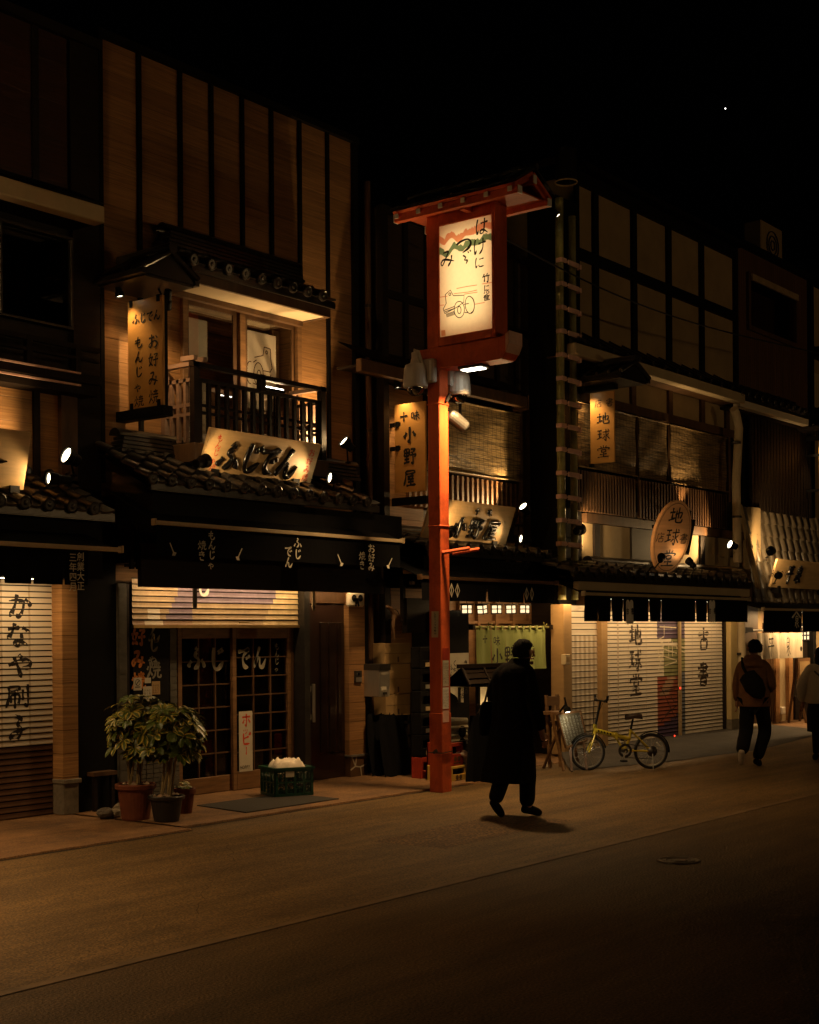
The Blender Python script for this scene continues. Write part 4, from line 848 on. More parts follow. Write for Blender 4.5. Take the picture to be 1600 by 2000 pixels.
# poster in the door
Yp = yD-.045; x0, x1, z0, z1 = rc(467, 1390, 494, 1505, Yp); t = thing('poster', 'tall white beverage poster with red letters in the sliding door', 'poster', (x0, Yp, z0))
b = MB(); b.box(x0, x1, Yp, Yp+.004, z0, z1); b.build('sheet', M['paper'], t)
b = MB()
for ch, py, s in (('ホ', 1393, .15), ('ッ', 1416, .11), ('ピ', 1430, .15), ('ー', 1458, .1)): write(b, ch, at(481, py, Yp), XR, ZU, s, wk=1.4, lift=.002)
b.build('red_lettering', M['redink'], t)
b = MB(); write(b, 'HOPPY', at(469, 1494, Yp), XR, ZU, .058, vertical=False, lift=.002, aspect=.8, slant=.2); b.build('dark_lettering', M['ink'], t)
# dark panelled door with steel pull
x0, x1 = xs1+.1, ax(681, 1350, 11.25); b = MB(); b.box(x0, x1, 11.28, YU, .03, az(640, 1180, 11.25)); dr = b.build('door', M['blackg'] if False else mat('dark_red_door', (.03, .014, .009), .28, var=.2, coat=.3), B)
b = MB(); b.box(x0, x1, 11.26, YU, az(640, 1178, 11.25), 2.34); b.build('transom', M['bwood'], B)
b = MB()
for i in range(3): xx = x0+(x1-x0)*(.38+.2*i); b.box(xx, xx+(x1-x0)*.15, 11.262, 11.279, .35, az(640, 1215, 11.25))
o = b.build('door_panel', mat('dark_door_panel', (.022, .012, .008), .25, coat=.3), B, bevel=.015); o.parent = dr
xh = ax(611, 1370, 11.2); z1_, z0_ = az(611, 1336, 11.2), az(611, 1411, 11.2)
b = MB(); b.box(xh-.028, xh+.028, 11.18, 11.205, z0_, z1_); 
for z in (z0_+.03, z1_-.09): b.box(xh-.07, xh-.01, 11.19, 11.279, z, z+.07)
for z in (z1_+.11, z0_-.1): b.lathe((xh-.045, 11.279, z), [(.026, 0), (.026, .012), (.015, .03)], 12, axis=(0, -1, 0))
o = b.build('door_handle', M['steel'], B, bevel=.004); o.parent = dr
# right pillar
x0, x1 = ax(682, 1300, YG), ax(713, 1300, YG); zb_ = az(700, 1473, YG)
b = MB(); b.box(x0, x1, YG, YU, zb_, 2.42); b.build('pillar', M['clad'], B)
b = MB(); b.box(x0-.01, x1+.03, YG-.03, YU, zb_-.03, zb_); b.build('stone_cap', M['stone'], B, bevel=.005)
b = MB(); b.box(x0, x1+.02, YG-.01, YU, .02, zb_-.03); sb = b.build('stone_base', M['bwood'], B)
b = MB(); zz = zb_-.03
for p, q in (((.1, 0), (.3, .45)), ((.3, .45), (.62, .52)), ((.3, .45), (0, .62)), ((.62, .52), (1, .4)), ((.62, .52), (.7, 1)), ((.38, 0), (.3, .45))):
    b.bar((x0+(x1-x0)*p[0], YG-.012, zz-zz*p[1]*.95), (x0+(x1-x0)*q[0], YG-.012, zz-zz*q[1]*.95), .006, .016, up=(1, 0, .3))
o = b.build('pointing', M['grout'], B); o.parent = sb
x2 = x1+.03; b = MB(); b.box(x1, 13.48, YG+.1, YU, 0, 3.2); b.build('dark_return', M['black'], B)
x0, x1, z0, z1 = rc(691, 1310, 704, 1333, YG); t = thing('intercom', 'grey intercom box on the clad pillar by the dark door', 'intercom', (x0, YG, z0))
b = MB(); b.box(x0, x1, YG-.03, YG-.001, z0, z1); b.build('housing', M['dsteel'], t, bevel=.004)
b = MB(); b.box(x0+.01, x1-.01, YG-.034, YG-.0305, z0+.01, z0+(z1-z0)*.45, 0); b.build('speaker_grille', M['steel'], t)
b = MB(); b.lathe((x0+(x1-x0)*.45, YG-.0305, z0+(z1-z0)*.72), [(.022, 0), (.018, .008), (.002, .01)], 12, axis=(0, -1, 0)); b.build('camera_lens', M['blackg'], t)
x0, x1, z0, z1 = rc(680, 1157, 712, 1185, YG-.05); t = thing('wall_plate', 'pale rounded plate with a dark ribbon ornament on top of the clad pillar', 'plate', (x0, YG, z0))
b = MB(); b.box(x0, x1, YG-.06, YG-.001, z0, z1); b.build('plate', M['cream'], t, bevel=.02)
b = MB(); cx = (x0+x1)/2; zc = z0+(z1-z0)*.6
for s in (-1, 1):
    b.lathe((cx+s*.06, YG-.07, zc), [(.002, -.02), (.04, -.01), (.045, 0), (.002, .02)], 10, axis=(0, -1, 0)); b.bar((cx, YG-.065, zc), (cx+s*.03, YG-.065, zc-.1), .01, .025)
b.build('ribbon', M['black'], t)
# downpipes in the dark gap
t = thing('downpipe', 'thin dark downpipe in the gap beside the cedar building', 'pipe', (13.62, 11.4, 0)); b = MB(); b.tube([(13.62, 11.38, 0), (13.62, 11.38, 7.6)], .04, 10); b.build('pipe', M['bwood'], t)
b = MB()
for z in (1.2, 2.9, 4.4, 6): b.lathe((13.62, 11.38, z), [(.052, -.02), (.052, .02)], 10)
b.build('pipe_clamp', M['dsteel'], t)
# ================================================================ BUILDING C (seasoning shop)
C = thing('shop_building', 'dark timber house with a reed blind above the green curtain', 'building', (15.5, YU, 0), 'old style shop houses along the street')
YC = 11.3; xc0, xc1 = 13.75, 17.75
b = walls(xc0, xc1, YC, 17, 3.0, 7.3, None); b.build('wall', courses('dark_upper_boards', (.055, .035, .02), .45), C)
b = MB()
for px in (745, 790, 832, 880, 925, 968, 1005, 1045): x = ax(px, 600, YC); b.box(x-.04, x+.04, YC-.04, YC, 5.15, 7.3)
for z in (7.28, 6.2, 5.2): b.box(xc0, xc1, YC-.05, YC-.001, z-.05, z+.05)
b.box(xc0-.05, xc0+.06, YC-.1, YC, 0, 7.3); b.box(xc1-.5, xc1, YC-.08, YC+.1, 0, 7.3); b.build('timber_frame', M['dwood'], C)
b = MB(); x0, x1 = ax(700, 745, 10.95), ax(1025, 795, 10.95); z = az(1025, 795, 10.95); b.box(x0, x1, 10.9, 10.99, z-.02, z+.14); b.box(x1, x1+.02, 10.88, YC, z-.05, z+.18); b.build('eave_gutter', M['bwood'], C, bevel=.008)
b = MB(); b.poly([(x0, 10.88, z+.16), (x1, 10.88, z+.16), (x1, YC, z+.4), (x0, YC, z+.4)]); b.box(x0, x1, 10.99, YC, z+.05, z+.07); b.build('eave_roof', M['dwood'], C)
wx0, wx1, wz0, wz1 = 13.95, ax(1008, 900, YC-.05), az(1000, 1010, YC-.05), az(1000, 805, YC-.05)
b = MB(); b.box(14.2, wx1, YC-.012, YC-.002, wz0, wz1); b.build('window_pane', M['black'], C)
b = MB(); b.box(wx1, wx1+.12, YC-.09, YC, wz0-.1, wz1+.12); b.box(14.2, wx1, YC-.09, YC-.013, az(940, 925, YC-.05)-.05, az(940, 925, YC-.05)+.06); b.build('window_frame', M['bwood'], C)
slats(14.2, wx1, YC-.06, wz0, az(940, 928, YC-.05)-.06, 22, .045, .04, 'mwood', 'lattice', C)
blind('reed_blind', 14.6, wx1-.02, YC-.13, az(1000, 938, YC-.13), az(1005, 808, YC-.13), C)
b = MB(); b.box(xc0+.06, 14.62, YC-.02, YC-.001, 3.05, 5.1); b.build('side_cladding', M['clad'], C)
b = MB(); b.box(wx1+.12, xc1-.5, YC-.02, YC-.001, 3.0, 5.1); b.build('side_cladding', M['bwood'], C)
# tile roof
yE = 10.55; zE = az(1085, 1086, yE); tile_roof('tile_roof', 13.75, ax(1088, 1086, yE)+.02, YC-.03, zE+.2, yE, zE, C, pitch=.27, seed=14)
ridge_tiles(13.8, 16.9, YC-.1, zE+.16, C, 2)
b = MB(); b.box(13.8, 17.0, yE+.1, YC, zE-.5, zE-.11); b.build('eave', M['black'], C)
# name board
yt, ybm = 10.66, 10.84; c = [at(845, 968, yt), at(1008, 992, yt), at(997, 1064, ybm), at(840, 1041, ybm)]
c[0].z = c[1].z; c[3].z = c[2].z; c[3].x = c[0].x; c[2].x = c[1].x
t, r, u, n = tiltboard(*c, 'pale board with three raised black letters beside the red pillar', 'signw'); W_ = (c[1]-c[0]).length; Hh = (c[0]-c[3]).length
b = MB()
for ch, px, py in (('小', 900, 1003), ('野', 931, 1004), ('屋', 964, 1007)): 
    p = at(px, py, 10.74); f = (p.x-c[0].x)/W_; write(b, ch, c[0]+r*W_*f-u*Hh*.36, r, u, .3, raised=.035, wk=2.0, aspect=1.0, slant=.12)
for ch, px in (('十', 931), ('味', 955)): p = at(px, 990, 10.7); f = (p.x-c[0].x)/W_; write(b, ch, c[0]+r*W_*f-u*Hh*.1, r, u, .11, raised=.02, wk=2.0)
b.build('lettering', M['blackg'], t, smooth=True)
spot(at(884, 1037, 10.5), c[0].lerp(c[2], .4), 'spotlight seen from behind at the pillar end of the seasoning shop board', 18, size=90, r=.055, L=.18, foot=at(872, 1050, 10.8))
spot(at(1022, 989, 10.9), at(1022, 989, 10.9)+V((-1, .18, .75)), 'tilted spotlight right of the seasoning shop board, upper one', 85, size=112, r=.06, foot=at(1028, 1010, 11.2), blend=.3)
spot(at(1018, 1052, 10.55), c[0].lerp(c[2], .75), 'round spotlight right of the seasoning shop board, lower one', 7, size=90, r=.05, foot=at(1022, 1070, 10.8))
# vertical sign
Xs = ax(771, 860, 11.2); ys1 = at(831, 860, X=Xs).y; z1s, z0s = at(831, 783, X=Xs).z, at(831, 958, X=Xs).z
t = sideboard(Xs, 11.2, ys1, z0s, z1s, 'tall gold board with five big black letters left of the red pillar'); w_ = 11.2-ys1; cy_ = (11.2+ys1)/2; b = MB()
hs_ = z1s-z0s; write(b, '十味', V((Xs, cy_+w_*.33, z1s-.085*hs_)), YL, ZU, .125*hs_, vertical=False, pitch=1.3, wk=1.5)
for i, ch in enumerate('小野屋'): write(b, ch, V((Xs, cy_, z1s-(.255+i*.245)*hs_)), YL, ZU, .195*hs_, wk=1.9, aspect=.95)
b.build('lettering', M['ink'], t)
b = MB()
for z in (z1s-.28, z0s+.55): b.box(Xs+.0, Xs+.04, 11.1, 11.32, z, z+.05); b.box(Xs-.01, Xs+.04, 11.12, 11.18, z-.01, z+.06)
b.box(Xs+.03, Xs+.08, ys1+.02, YC, z0s-.16, z0s-.06); b.build('bracket', M['black'], t)
spot(V((Xs-.12, ys1+.35, z1s+.2)), V((Xs, ys1+.25, z0s+.5)), 'small downlight over the gold board left of the red pillar, near side', 28, size=90, r=.04, L=.12, foot=(Xs-.1, 11.28, z1s+.3), blend=.9)
spot(V((Xs+.16, ys1+.2, z1s+.14)), V((Xs+.5, 11.3, 3.4)), 'small downlight over the gold board left of the red pillar, far side', 30, size=100, r=.04, L=.12, foot=(Xs+.16, 11.28, z1s+.25))
# awning, shop front
ya = 10.35; zb = az(1085, 1138, ya); ax0, ax1 = ax(822, 1118, ya), ax(1083, 1138, ya); yv = ya
def crest(b, p, s, y):
    for k in range(3):
        cx = p.x+(k-1)*s*.42; d = [V((cx, y, p.z+s*.62)), V((cx+s*.34, y, p.z)), V((cx, y, p.z-s*.62)), V((cx-s*.34, y, p.z))]
        if k == 1: continue
        for i in range(4): b.bar(d[i], d[(i+1) % 4], .004, s*.1, up=(0, 1, 0)) if False else b.poly([d[i], d[(i+1) % 4], d[(i+1) % 4].lerp(V((cx, y, p.z)), .24), d[i].lerp(V((cx, y, p.z)), .24)])
        b.poly([V((cx-.006, y, p.z+s*.5)), V((cx+.006, y, p.z+s*.5)), V((cx+.006, y, p.z-s*.5)), V((cx-.006, y, p.z-s*.5))])
def letC(b, y):
    for px, py in ((888, 1153), (1034, 1160)): crest(b, at(px, py, y-.003), .15, y-.003)
awning(ax0, ax1, ya, zb, .26, 11.1, 'black awning with two pale diamond crests beside the red pillar', [ax(p, 1150, ya) for p in (951, 975, 1022)], [letC], rise=.3, rail='bwood')
b = MB(); b.box(13.8, 17.7, YC, YC+.5, 0, 3.1); b.build('shop_wall', M['mwood'], C)
b = MB(); b.box(14.55, 17.0, YC-.5, YC, 2.42, 2.5); b.build('shop_ceiling', M['mwood'], C)
b = MB(); xL, xR = ax(893, 1400, 11.0), ax(1065, 1400, 11.0)
for i in range(6): x = xL+(xR-xL)*i/5; b.box(x-.03, x+.03, YC-.06, YC-.001, 0, 2.42)
for z in (.05, .45, .8, 1.15, 1.95): b.box(xL, xR, YC-.05, YC-.001, z-.02, z+.02)
b.build('lattice_door', M['mwood'], C)
b = MB(); b.box(xR+.02, xR+.25, 10.9, YC, 0, 2.45); b.box(xR+.25, 17.72, YC-.08, YC-.001, 0, 2.6); b.build('dark_post_or_shade', M['dwood'], C)
b = MB(); b.box(ax(880, 1300, 10.6)-.05, ax(917, 1300, 10.6), 10.6, 11.2, .02, az(900, 1192, 10.6)); b.build('dark_cabinet', M['black'], C, bevel=.01)
# hanging lanterns
for i, px in enumerate((912, 942, 970, 998, 1025)):
    p = at(px, 1190, 10.5); t = thing('hanging_lantern', ['first from the left, partly behind the pillar end', 'second, slightly tilted one', 'third and middle one', 'fourth one', 'rightmost one'][i].join(('square white lantern over the green curtain, ', '')), 'lantern', (p.x, p.y, p.z+.12), 'square white lanterns in a row over the green curtain')
    a = (0, .12, 0, .04, -.02)[i]; cr, sr = math.cos(a), math.sin(a); ex, ez = V((cr, 0, sr)), V((-sr, 0, cr))
    hx, hz = .046, .055
    b = MB(); b.obox(p, ex*hx, V((0, hx, 0)), ez*hz); b.build('paper_shade', M['lant'], t)
    b = MB()
    for s in (-1, 1):
        for q in (-1, 1): b.obox(p+ex*hx*s+V((0, hx*q, 0)), ex*.006, V((0, .006, 0)), ez*(hz+.01))
    for s in (-1, 0.05, 1):
        for q in (-1, 1): b.obox(p+ez*hz*s+V((0, hx*q*1.02, 0)), ex*(hx+.008), V((0, .006, 0)), ez*.006); b.obox(p+ez*hz*s+ex*hx*q*1.02, ex*.006, V((0, hx+.008, 0)), ez*.006)
    b.obox(p+ez*(hz+.012), ex*(hx+.02), V((0, hx+.02, 0)), ez*.008); b.tube([p+ez*hz, (p.x, p.y, 2.44)], .006, 5); b.build('frame', M['dwood'], t)
light('AREA', ((xL+xR)/2, 10.42, 2.3), 26, WARM, ((xL+xR)/2, 10.75, 1), shape=(xR-xL, .12))
b = MB(); b.box(ax0, ax1, 10.47, 10.53, 2.4, 2.44); b.build('lantern_beam', M['dwood'], C)
# noren curtain on a bamboo pole
yn = 10.68; p0, p1 = at(930, 1222, yn), at(1066, 1228, yn); zt = (p0.z+p1.z)/2; zb_ = az(995, 1304, yn)
t = thing('shop_curtain', 'green linen shop curtain with brushed letters hanging on a bamboo pole', 'curtain', (p0.x, yn, zt)); b = MB(); n = 5
for k in range(n):
    a, e = p0.x+(p1.x-p0.x)*k/n, p0.x+(p1.x-p0.x)*(k+1)/n; rows = []
    for i in range(9):
        f = i/8; sp = -.03*f*(1 if k < 3 else -.3); rows.append([V((a+(e-a)*(j/8)+sp-.008*f*(j/8-.5)*2, yn-.02*math.sin(j*.8+k)*(.3+f)-.03*f*f, zt-.03+(zb_-zt)*f)) for j in range(9)])
    b.grid(rows)
    for j in (.25, .75): x = a+(e-a)*j; b.box(x-.02, x+.02, yn-.022, yn+.022, zt-.04, zt+.022)
b.build('cloth', M['noren'], t)
b = MB(); b.tube([(p0.x-.12, yn, zt), (p1.x+.12, yn, zt)], .016, 8)
for x in (p0.x+.28, p1.x-.06):
    b.bar((x, yn-.02, zt), (x-.04, yn-.03, zt+.07), .012, .006); b.bar((x, yn-.02, zt), (x+.05, yn-.03, zt+.05), .012, .006)
b.build('pole', M['bamboo'], t)
b = MB()
for px, py, ch, s in ((947, 1240, '十', .12), (970, 1240, '味', .16), (971, 1264, '小', .26), (996, 1261, '野', .28), (1022, 1264, '屋', .27)): write(b, ch, at(px, py, yn-.075), XR, ZU, s, wk=1.4)
b.build('lettering', M['ink'], t)
b = MB()
for x in (p0.x-.1, p1.x+.1): b.bar((x, yn-.04, zt), (x, 11.2, zt+.02), .06, .07)
b.build('bracket', M['dwood'], t)
# cladding and box on the left of the pillar
b = MB(); b.box(13.82, 14.6, 11.2, YC, 1.6, 2.55); b.build('side_cladding', M['clad'], C)
light('AREA', (14.25, 10.8, 2.5), 9, WARM, (14.25, 11.2, 1.2), shape=(.6, .05))

# ================================================================ BAMBOO DOWNSPOUTS
yB = 10.62
for k, (pt, pb, r_, lab) in enumerate((((1094, 395), (1096, 1170), .062, 'green bamboo downspout tied with copper bands, left and thicker'), ((1119, 430), (1121, 1170), .055, 'green bamboo downspout tied with copper bands, right and darker'))):
    yy = yB+(0, .06)[k]; x = ax(pb[0], 900, yy); z0, z1 = az(*pb, yy), az(*pt, yy)
    t = thing('bamboo_downspout', lab, 'downspout', (x, yy, z0), 'bamboo downspouts between two shops'); b = MB(); nn = int((z1-z0)/.44); pts, rs = [], []
    for i in range(nn+1):
        z = z0+(z1-z0)*i/nn; pts += [(x, yy, z-.012), (x, yy, z), (x, yy, z+.014), (x, yy, z+.05)]; rs += [r_*.97, r_*1.06, r_*.95, r_*.98]
    b.tube(pts, rs, 14); b.build('bamboo_pole', M['bamboo'], t, smooth=True)
b = None
tb = thing('downspout_ladder', 'pinkish copper bands clamped across the two bamboo downspouts like ladder rungs', 'clamp rack', (17.15, yB, 2.4))
i = 0; py = 511
while py < 1130:
    xl, xr, z = ax(1089, py, yB), ax(1126, py, yB), az(1095, py, yB); b = MB()
    b.box(xl-.01, xl+.12, yB-.085, yB-.066, z-.03, z+.035); b.box(xl+.16, xr-.06, yB-.09, yB-.07, z-.04, z+.03); b.box(xl-.012, xl-.0, yB-.065, yB+.02, z-.03, z+.035); b.box(xr-.05, xr-.01, yB-.1, yB-.03, z-.05, z+.02); b.box(xl+.12, xl+.16, yB-.08, yB-.065, z-.01, z+.01)
    b.build('band', M['copper'], tb, bevel=.004); py += 46; i += 1
b = MB(); b.box(ax(1083, 800, 10.85), ax(1128, 800, 10.85), 10.8, 11.3, 2.2, 8.2); b.build('dark_wall_post', M['black'], C)
p = at(1106, 356, 10.3); t = thing('vent_hood', 'pale round rim of a vent hood high above the bamboo downspouts', 'vent', (p.x, p.y, p.z)); b = MB()
b.tube([p+V((math.cos(6.2832*k/28)*.155, math.sin(6.2832*k/28)*.155, 0)) for k in range(29)], .011, 6, cap=False); b.build('rim', M['plasterd'], t)
b = MB(); b.lathe(p, [(.15, 0), (.15, .45), (.05, .5)], 24, cap=False); b.bar(p+V((0, .1, .35)), p+V((0, .9, .35)), .08, .08); b.build('duct', M['black'], t)
p = at(1090, 420, 10.5); spot(p, p+V((.2, -.4, -.6)), 'tiny lit lamp under the eave at the top of the bamboo downspouts', 2, size=110, r=.035, L=.1, foot=p+V((0, .2, .1)), lens='lens')

# ================================================================ BUILDING D (bookshop)
D = thing('shop_building', 'half timbered bookshop with ochre panels, reed blinds and an oval sign', 'building', (20.5, YD, 0), 'old style shop houses along the street')
YP = 10.95; xd0, xd1 = ax(1126, 700, YP), ax(1437, 760, YP)
zt = az(1300, 432, YP); zb0 = az(1300, 745, YP)
b = walls(xd0, xd1, YP, 17, 2.5, zt+.05); b.build('wall', M['plasterd'], D)
b = MB()
for px in (1123, 1161, 1236, 1304, 1368, 1434): x = ax(px, 600, YP); b.box(x-.07 if px > 1130 else x-.02, x+.07, YP-.05, YP, zb0-.5, zt+.05)
for z, h in ((zt, .1), (az(1236, 540, YP), .085), (zb0-.25, .38)): b.box(xd0, xd1, YP-.06, YP-.001, z-h, z+h)
b.box(xd0, xd1+.05, YP-.2, YP+.3, zt+.12, zt+.2); b.build('timber_frame', M['black'], D)
# eave with beige fascia
ye = 10.45; x0, x1 = ax(1125, 700, ye), ax(1456, 788, ye); zf = az(1455, 788, ye)
b = MB(); b.box(x0, x1, ye, ye+.16, zf, zf+.17); b.build('eave_gutter', M['beige'], D, bevel=.012)
b = MB(); b.poly([(x0, ye-.04, zf+.19), (x1+.02, ye-.04, zf+.19), (x1+.02, YP, zf+.5), (x0, YP, zf+.5)]); b.poly([(x0, ye-.04, zf+.17), (x0, YP, zf+.45), (x1+.02, YP, zf+.45), (x1+.02, ye-.04, zf+.17)])
for i in range(14): x = x0+(x1-x0)*(i+.5)/14; b.bar((x, ye-.05, zf+.2), (x, YP, zf+.53), .05, .04); b.box(x-.02, x+.02, ye-.05, ye-.035, zf+.17, zf+.24)
b.build('eave_roof', M['tile'], D)
b = MB(); b.box(x0, x1-.1, ye+.16, YP, zf-.0, zf+.02); b.build('soffit', M['bwood'], D)
# second storey: plaster transom, blinds, lattice, plaster band
Y2 = YP-.06; zs = az(1290, 795, Y2)
b = MB(); zt2 = zf+.02; zh = az(1200, 770, Y2)-.12; b.box(xd0, xd1-.1, Y2, YP-.062, zh, zt2); b.build('transom_plaster', M['plaster'], D)
b = MB()
for px in (1158, 1237, 1309, 1372, 1420): x = ax(px, 790, Y2-.03); b.box(x-.07, x+.07, Y2-.05, Y2-.001, zh-.05, zt2)
zh2 = az(1330, 815, Y2); b.box(xd0, xd1-.1, Y2-.09, Y2-.001, zh-.14, zh); b.build('transom_frame', M['bwood'], D)
zl0, zl1 = az(1130, 998, Y2), az(1130, 922, Y2); z_b0 = az(1420, 960, Y2)
b = MB(); b.box(xd0, xd1-.1, Y2-.01, YP-.062, 3.1, zh-.14); b.build('window_pane', M['black'], D)
for (p0_, p1_, m_) in ((1128, 1241, 'blindd'), (1247, 1302, 'blindd'), (1309, 1418, 'blindd')):
    blind('reed_blind', ax(p0_, 860, Y2-.1), ax(p1_, 860, Y2-.1), Y2-.1, zl1+.18-.12, zh-.18, D, m_)
b = MB()
for px in (1244, 1305, 1422): x = ax(px, 880, Y2-.06); b.box(x-.045, x+.045, Y2-.09, Y2-.012, zl1-.1, zh-.14)
b.box(xd0, xd1-.1, Y2-.1, Y2-.012, zl0-.17, zl0-.03); b.build('window_frame', M['bwood'], D)
for p0_, p1_, n_ in ((1126, 1240, 21), (1246, 1338, 16), (1340, 1418, 17)):
    slats(ax(p0_, 960, Y2-.15), ax(p1_, 960, Y2-.15), Y2-.15, zl0-.02, zl1, n_, .042, .05, 'bwood', 'lattice', D)
b = MB(); zq = az(1200, 1090, Y2); b.box(xd0, xd1-.1, Y2-.03, Y2-.012, 2.6, zl0-.175); b.build('lower_plaster', M['plaster'], D)
b = MB()
for px in (1166, 1238, 1285, 1372): x = ax(px, 1050, Y2-.06); b.box(x-.08, x+.08, Y2-.07, Y2-.031, 2.6, zl0-.175)
x = ax(1262, 1050, Y2-.06); b.box(ax(1236, 1050, Y2), ax(1285, 1050, Y2), Y2-.06, Y2-.032, 2.6, zl0-.175); b.build('lower_frame', M['dwood'], D)
# sign hung out under a roof
Xs = ax(1153, 830, 10.7); ys1 = at(1200, 830, X=Xs).y; z1s, z0s = at(1200, 762, X=Xs).z, at(1200, 902, X=Xs).z
t = sideboard(Xs, 10.7, ys1, z0s, z1s, 'gold board under a small roof beside the bamboo downspouts'); w_ = 10.7-ys1; cy_ = (10.7+ys1)/2; b = MB()
hs_ = z1s-z0s; write(b, '店書', V((Xs, cy_+w_*.3, z1s-.1*hs_)), YL, ZU, .12*hs_, vertical=False, pitch=1.5, wk=1.0)
for i, ch in enumerate('地球堂'): write(b, ch, V((Xs, cy_-.02, z1s-(.28+i*.235)*hs_)), YL, ZU, .18*hs_, wk=1.15, aspect=1.15)
b.build('lettering', M['ink'], t)
signroof(Xs+.02, YP, ys1-.35, z1s+.18, t, .42, .2)
b = MB(); b.box(Xs, Xs+.08, ys1-.02, YP, z1s+.02, z1s+.1); b.box(Xs-.01, Xs+.05, 10.66, 10.72, z0s-.05, z0s); b.build('bracket', M['black'], t)
spot(V((Xs-.22, ys1+.42, z1s+.0)), V((Xs, ys1+.35, z0s+.6)), 'small downlight under the roof of the gold board by the bamboo', 24, size=95, r=.045, L=.14, foot=(Xs-.18, ys1+.42, z1s+.15), blend=.9)
# lower tile roof and fascia
yE = 10.05; zE = az(1466, 1138, yE); x0, x1 = ax(1122, 1105, yE), ax(1468, 1140, yE)
tile_roof('tile_roof', x0, x1, Y2-.06, az(1200, 1106, Y2-.06), yE, zE, D, pitch=.29, r=.06, rows=3, seed=21)
ridge_tiles(xd0, xd1-.2, Y2-.1, az(1200, 1108, Y2-.06)-.02, D, 2)
b = MB(); b.box(x0+.15, x1-.02, yE+.02, yE+.12, zE-.24, zE-.11); b.build('eave_gutter', M['beige'], D, bevel=.012)
b = MB(); b.box(x0+.2, x1-.1, yE+.15, YD, zE-.15, zE-.12); b.build('eave', M['black'], D)
# oval sign
po = at(1313, 1049, 10.08); t = thing('oval_sign', 'oval wooden sign with a bookshop name on the tile roof', 'sign', (po.x, po.y, po.z-.62)); 
rt_ = V((.93, -.36, 0)).normalized(); up_ = V((.0, -.22, 1)).normalized(); nn = rt_.cross(up_).normalized(); a_, c_ = .365, .575
def ell(k, s=1, h=0, N=40): return po+rt_*(math.cos(6.2832*k/N)*a_*s)+up_*(math.sin(6.2832*k/N)*c_*s)+nn*h
b = MB(); b.poly([ell(k) for k in range(40)]); b.grid([[ell(k) for k in range(40)], [ell(k, 1, -.06) for k in range(40)]], close=True); b.poly([ell(k, 1, -.06) for k in range(40)][::-1]); b.build('board', mat('reddish_board', (.52, .27, .12), .45, var=.18, scale=(1.5, 1.5, 14)), t)
b = MB(); b.grid([[ell(k % 40, .93, .004) for k in range(41)], [ell(k % 40, .915, .004) for k in range(41)]]); 
for i, ch in enumerate('地球堂'): write(b, ch, po+up_*(.49-.34*i), rt_, up_, .28, wk=1.2, aspect=1.0, lift=.005)
write(b, '店', po-rt_*.235+up_*.07, rt_, up_, .17, lift=.005); write(b, '書', po+rt_*.235+up_*.07, rt_, up_, .17, lift=.005); b.build('lettering', M['ink'], t)
b = MB(); b.bar(po-nn*.1-up_*.3, po+V((0, .5, -.5)), .06, .06); b.bar(po-nn*.1+up_*.3+rt_*.3, po+V((.3, .5, .2)), .05, .05); b.obox(po-nn*.12+rt_*.12, rt_*.36, up_*.28, nn*.045); b.build('bracket', M['black'], t)
spot(at(1292, 1088, 9.82), po+up_*.0-rt_*.1, 'spotlight seen from behind at the left foot of the oval sign', 6, size=80, r=.05, L=.16, foot=at(1278, 1110, 10.25))
spot(at(1345, 1095, 9.85), po-up_*.2+rt_*.15, 'spotlight at the right foot of the oval sign on the tiles', 5, size=80, r=.05, L=.16, foot=at(1358, 1112, 10.2))
spot(at(1134, 1034, 10.62), at(1190, 1010, Y2), 'black spotlight behind the bamboo shining on the ochre plaster', 60, size=110, r=.07, L=.2, foot=at(1128, 1052, 10.8))
spot(at(1426, 1063, 10.4), at(1426, 1063, 10.4)+V((-1, .5, .35)), 'tilted bright spotlight on the right end of the ochre plaster band', 90, size=112, r=.065, foot=at(1430, 1088, 10.7), blend=.3)
spot(at(1345, 1000, 10.55), at(1330, 870, Y2-.1), 'dark uplight hidden behind the oval sign shining on the reed blinds', 60, size=70, r=.04, foot=at(1345, 1040, 10.7), lens='dsteel')
# downspout right
x = ax(1436, 1000, 10.5); xo = ax(1428, 820, 10.6); t = thing('downpipe', 'beige downpipe at the right corner of the bookshop', 'pipe', (x, 10.5, 0)); b = MB()
b.tube([(xo-.1, 10.5, az(1422, 795, 10.5)), (xo, 10.5, az(1422, 795, 10.5)-.1), (xo+.1, 10.5, az(1436, 835, 10.5)), (x+.05, 10.5, 4.4), (x+.08, 10.5, 3)], .075, 12); b.tube([(x+.1, 10.45, 2.2), (x+.1, 10.45, .25), (x+.22, 10.4, .1), (x+.6, 10.35, .08)], .07, 12); b.build('pipe', M['beige'], t)
b = MB()
for z in (5.1, 3.8, 1.4): b.lathe((x+.06, 10.5, z), [(.085, -.02), (.085, .02)], 12)
b.build('pipe_clamp', M['dsteel'], t)
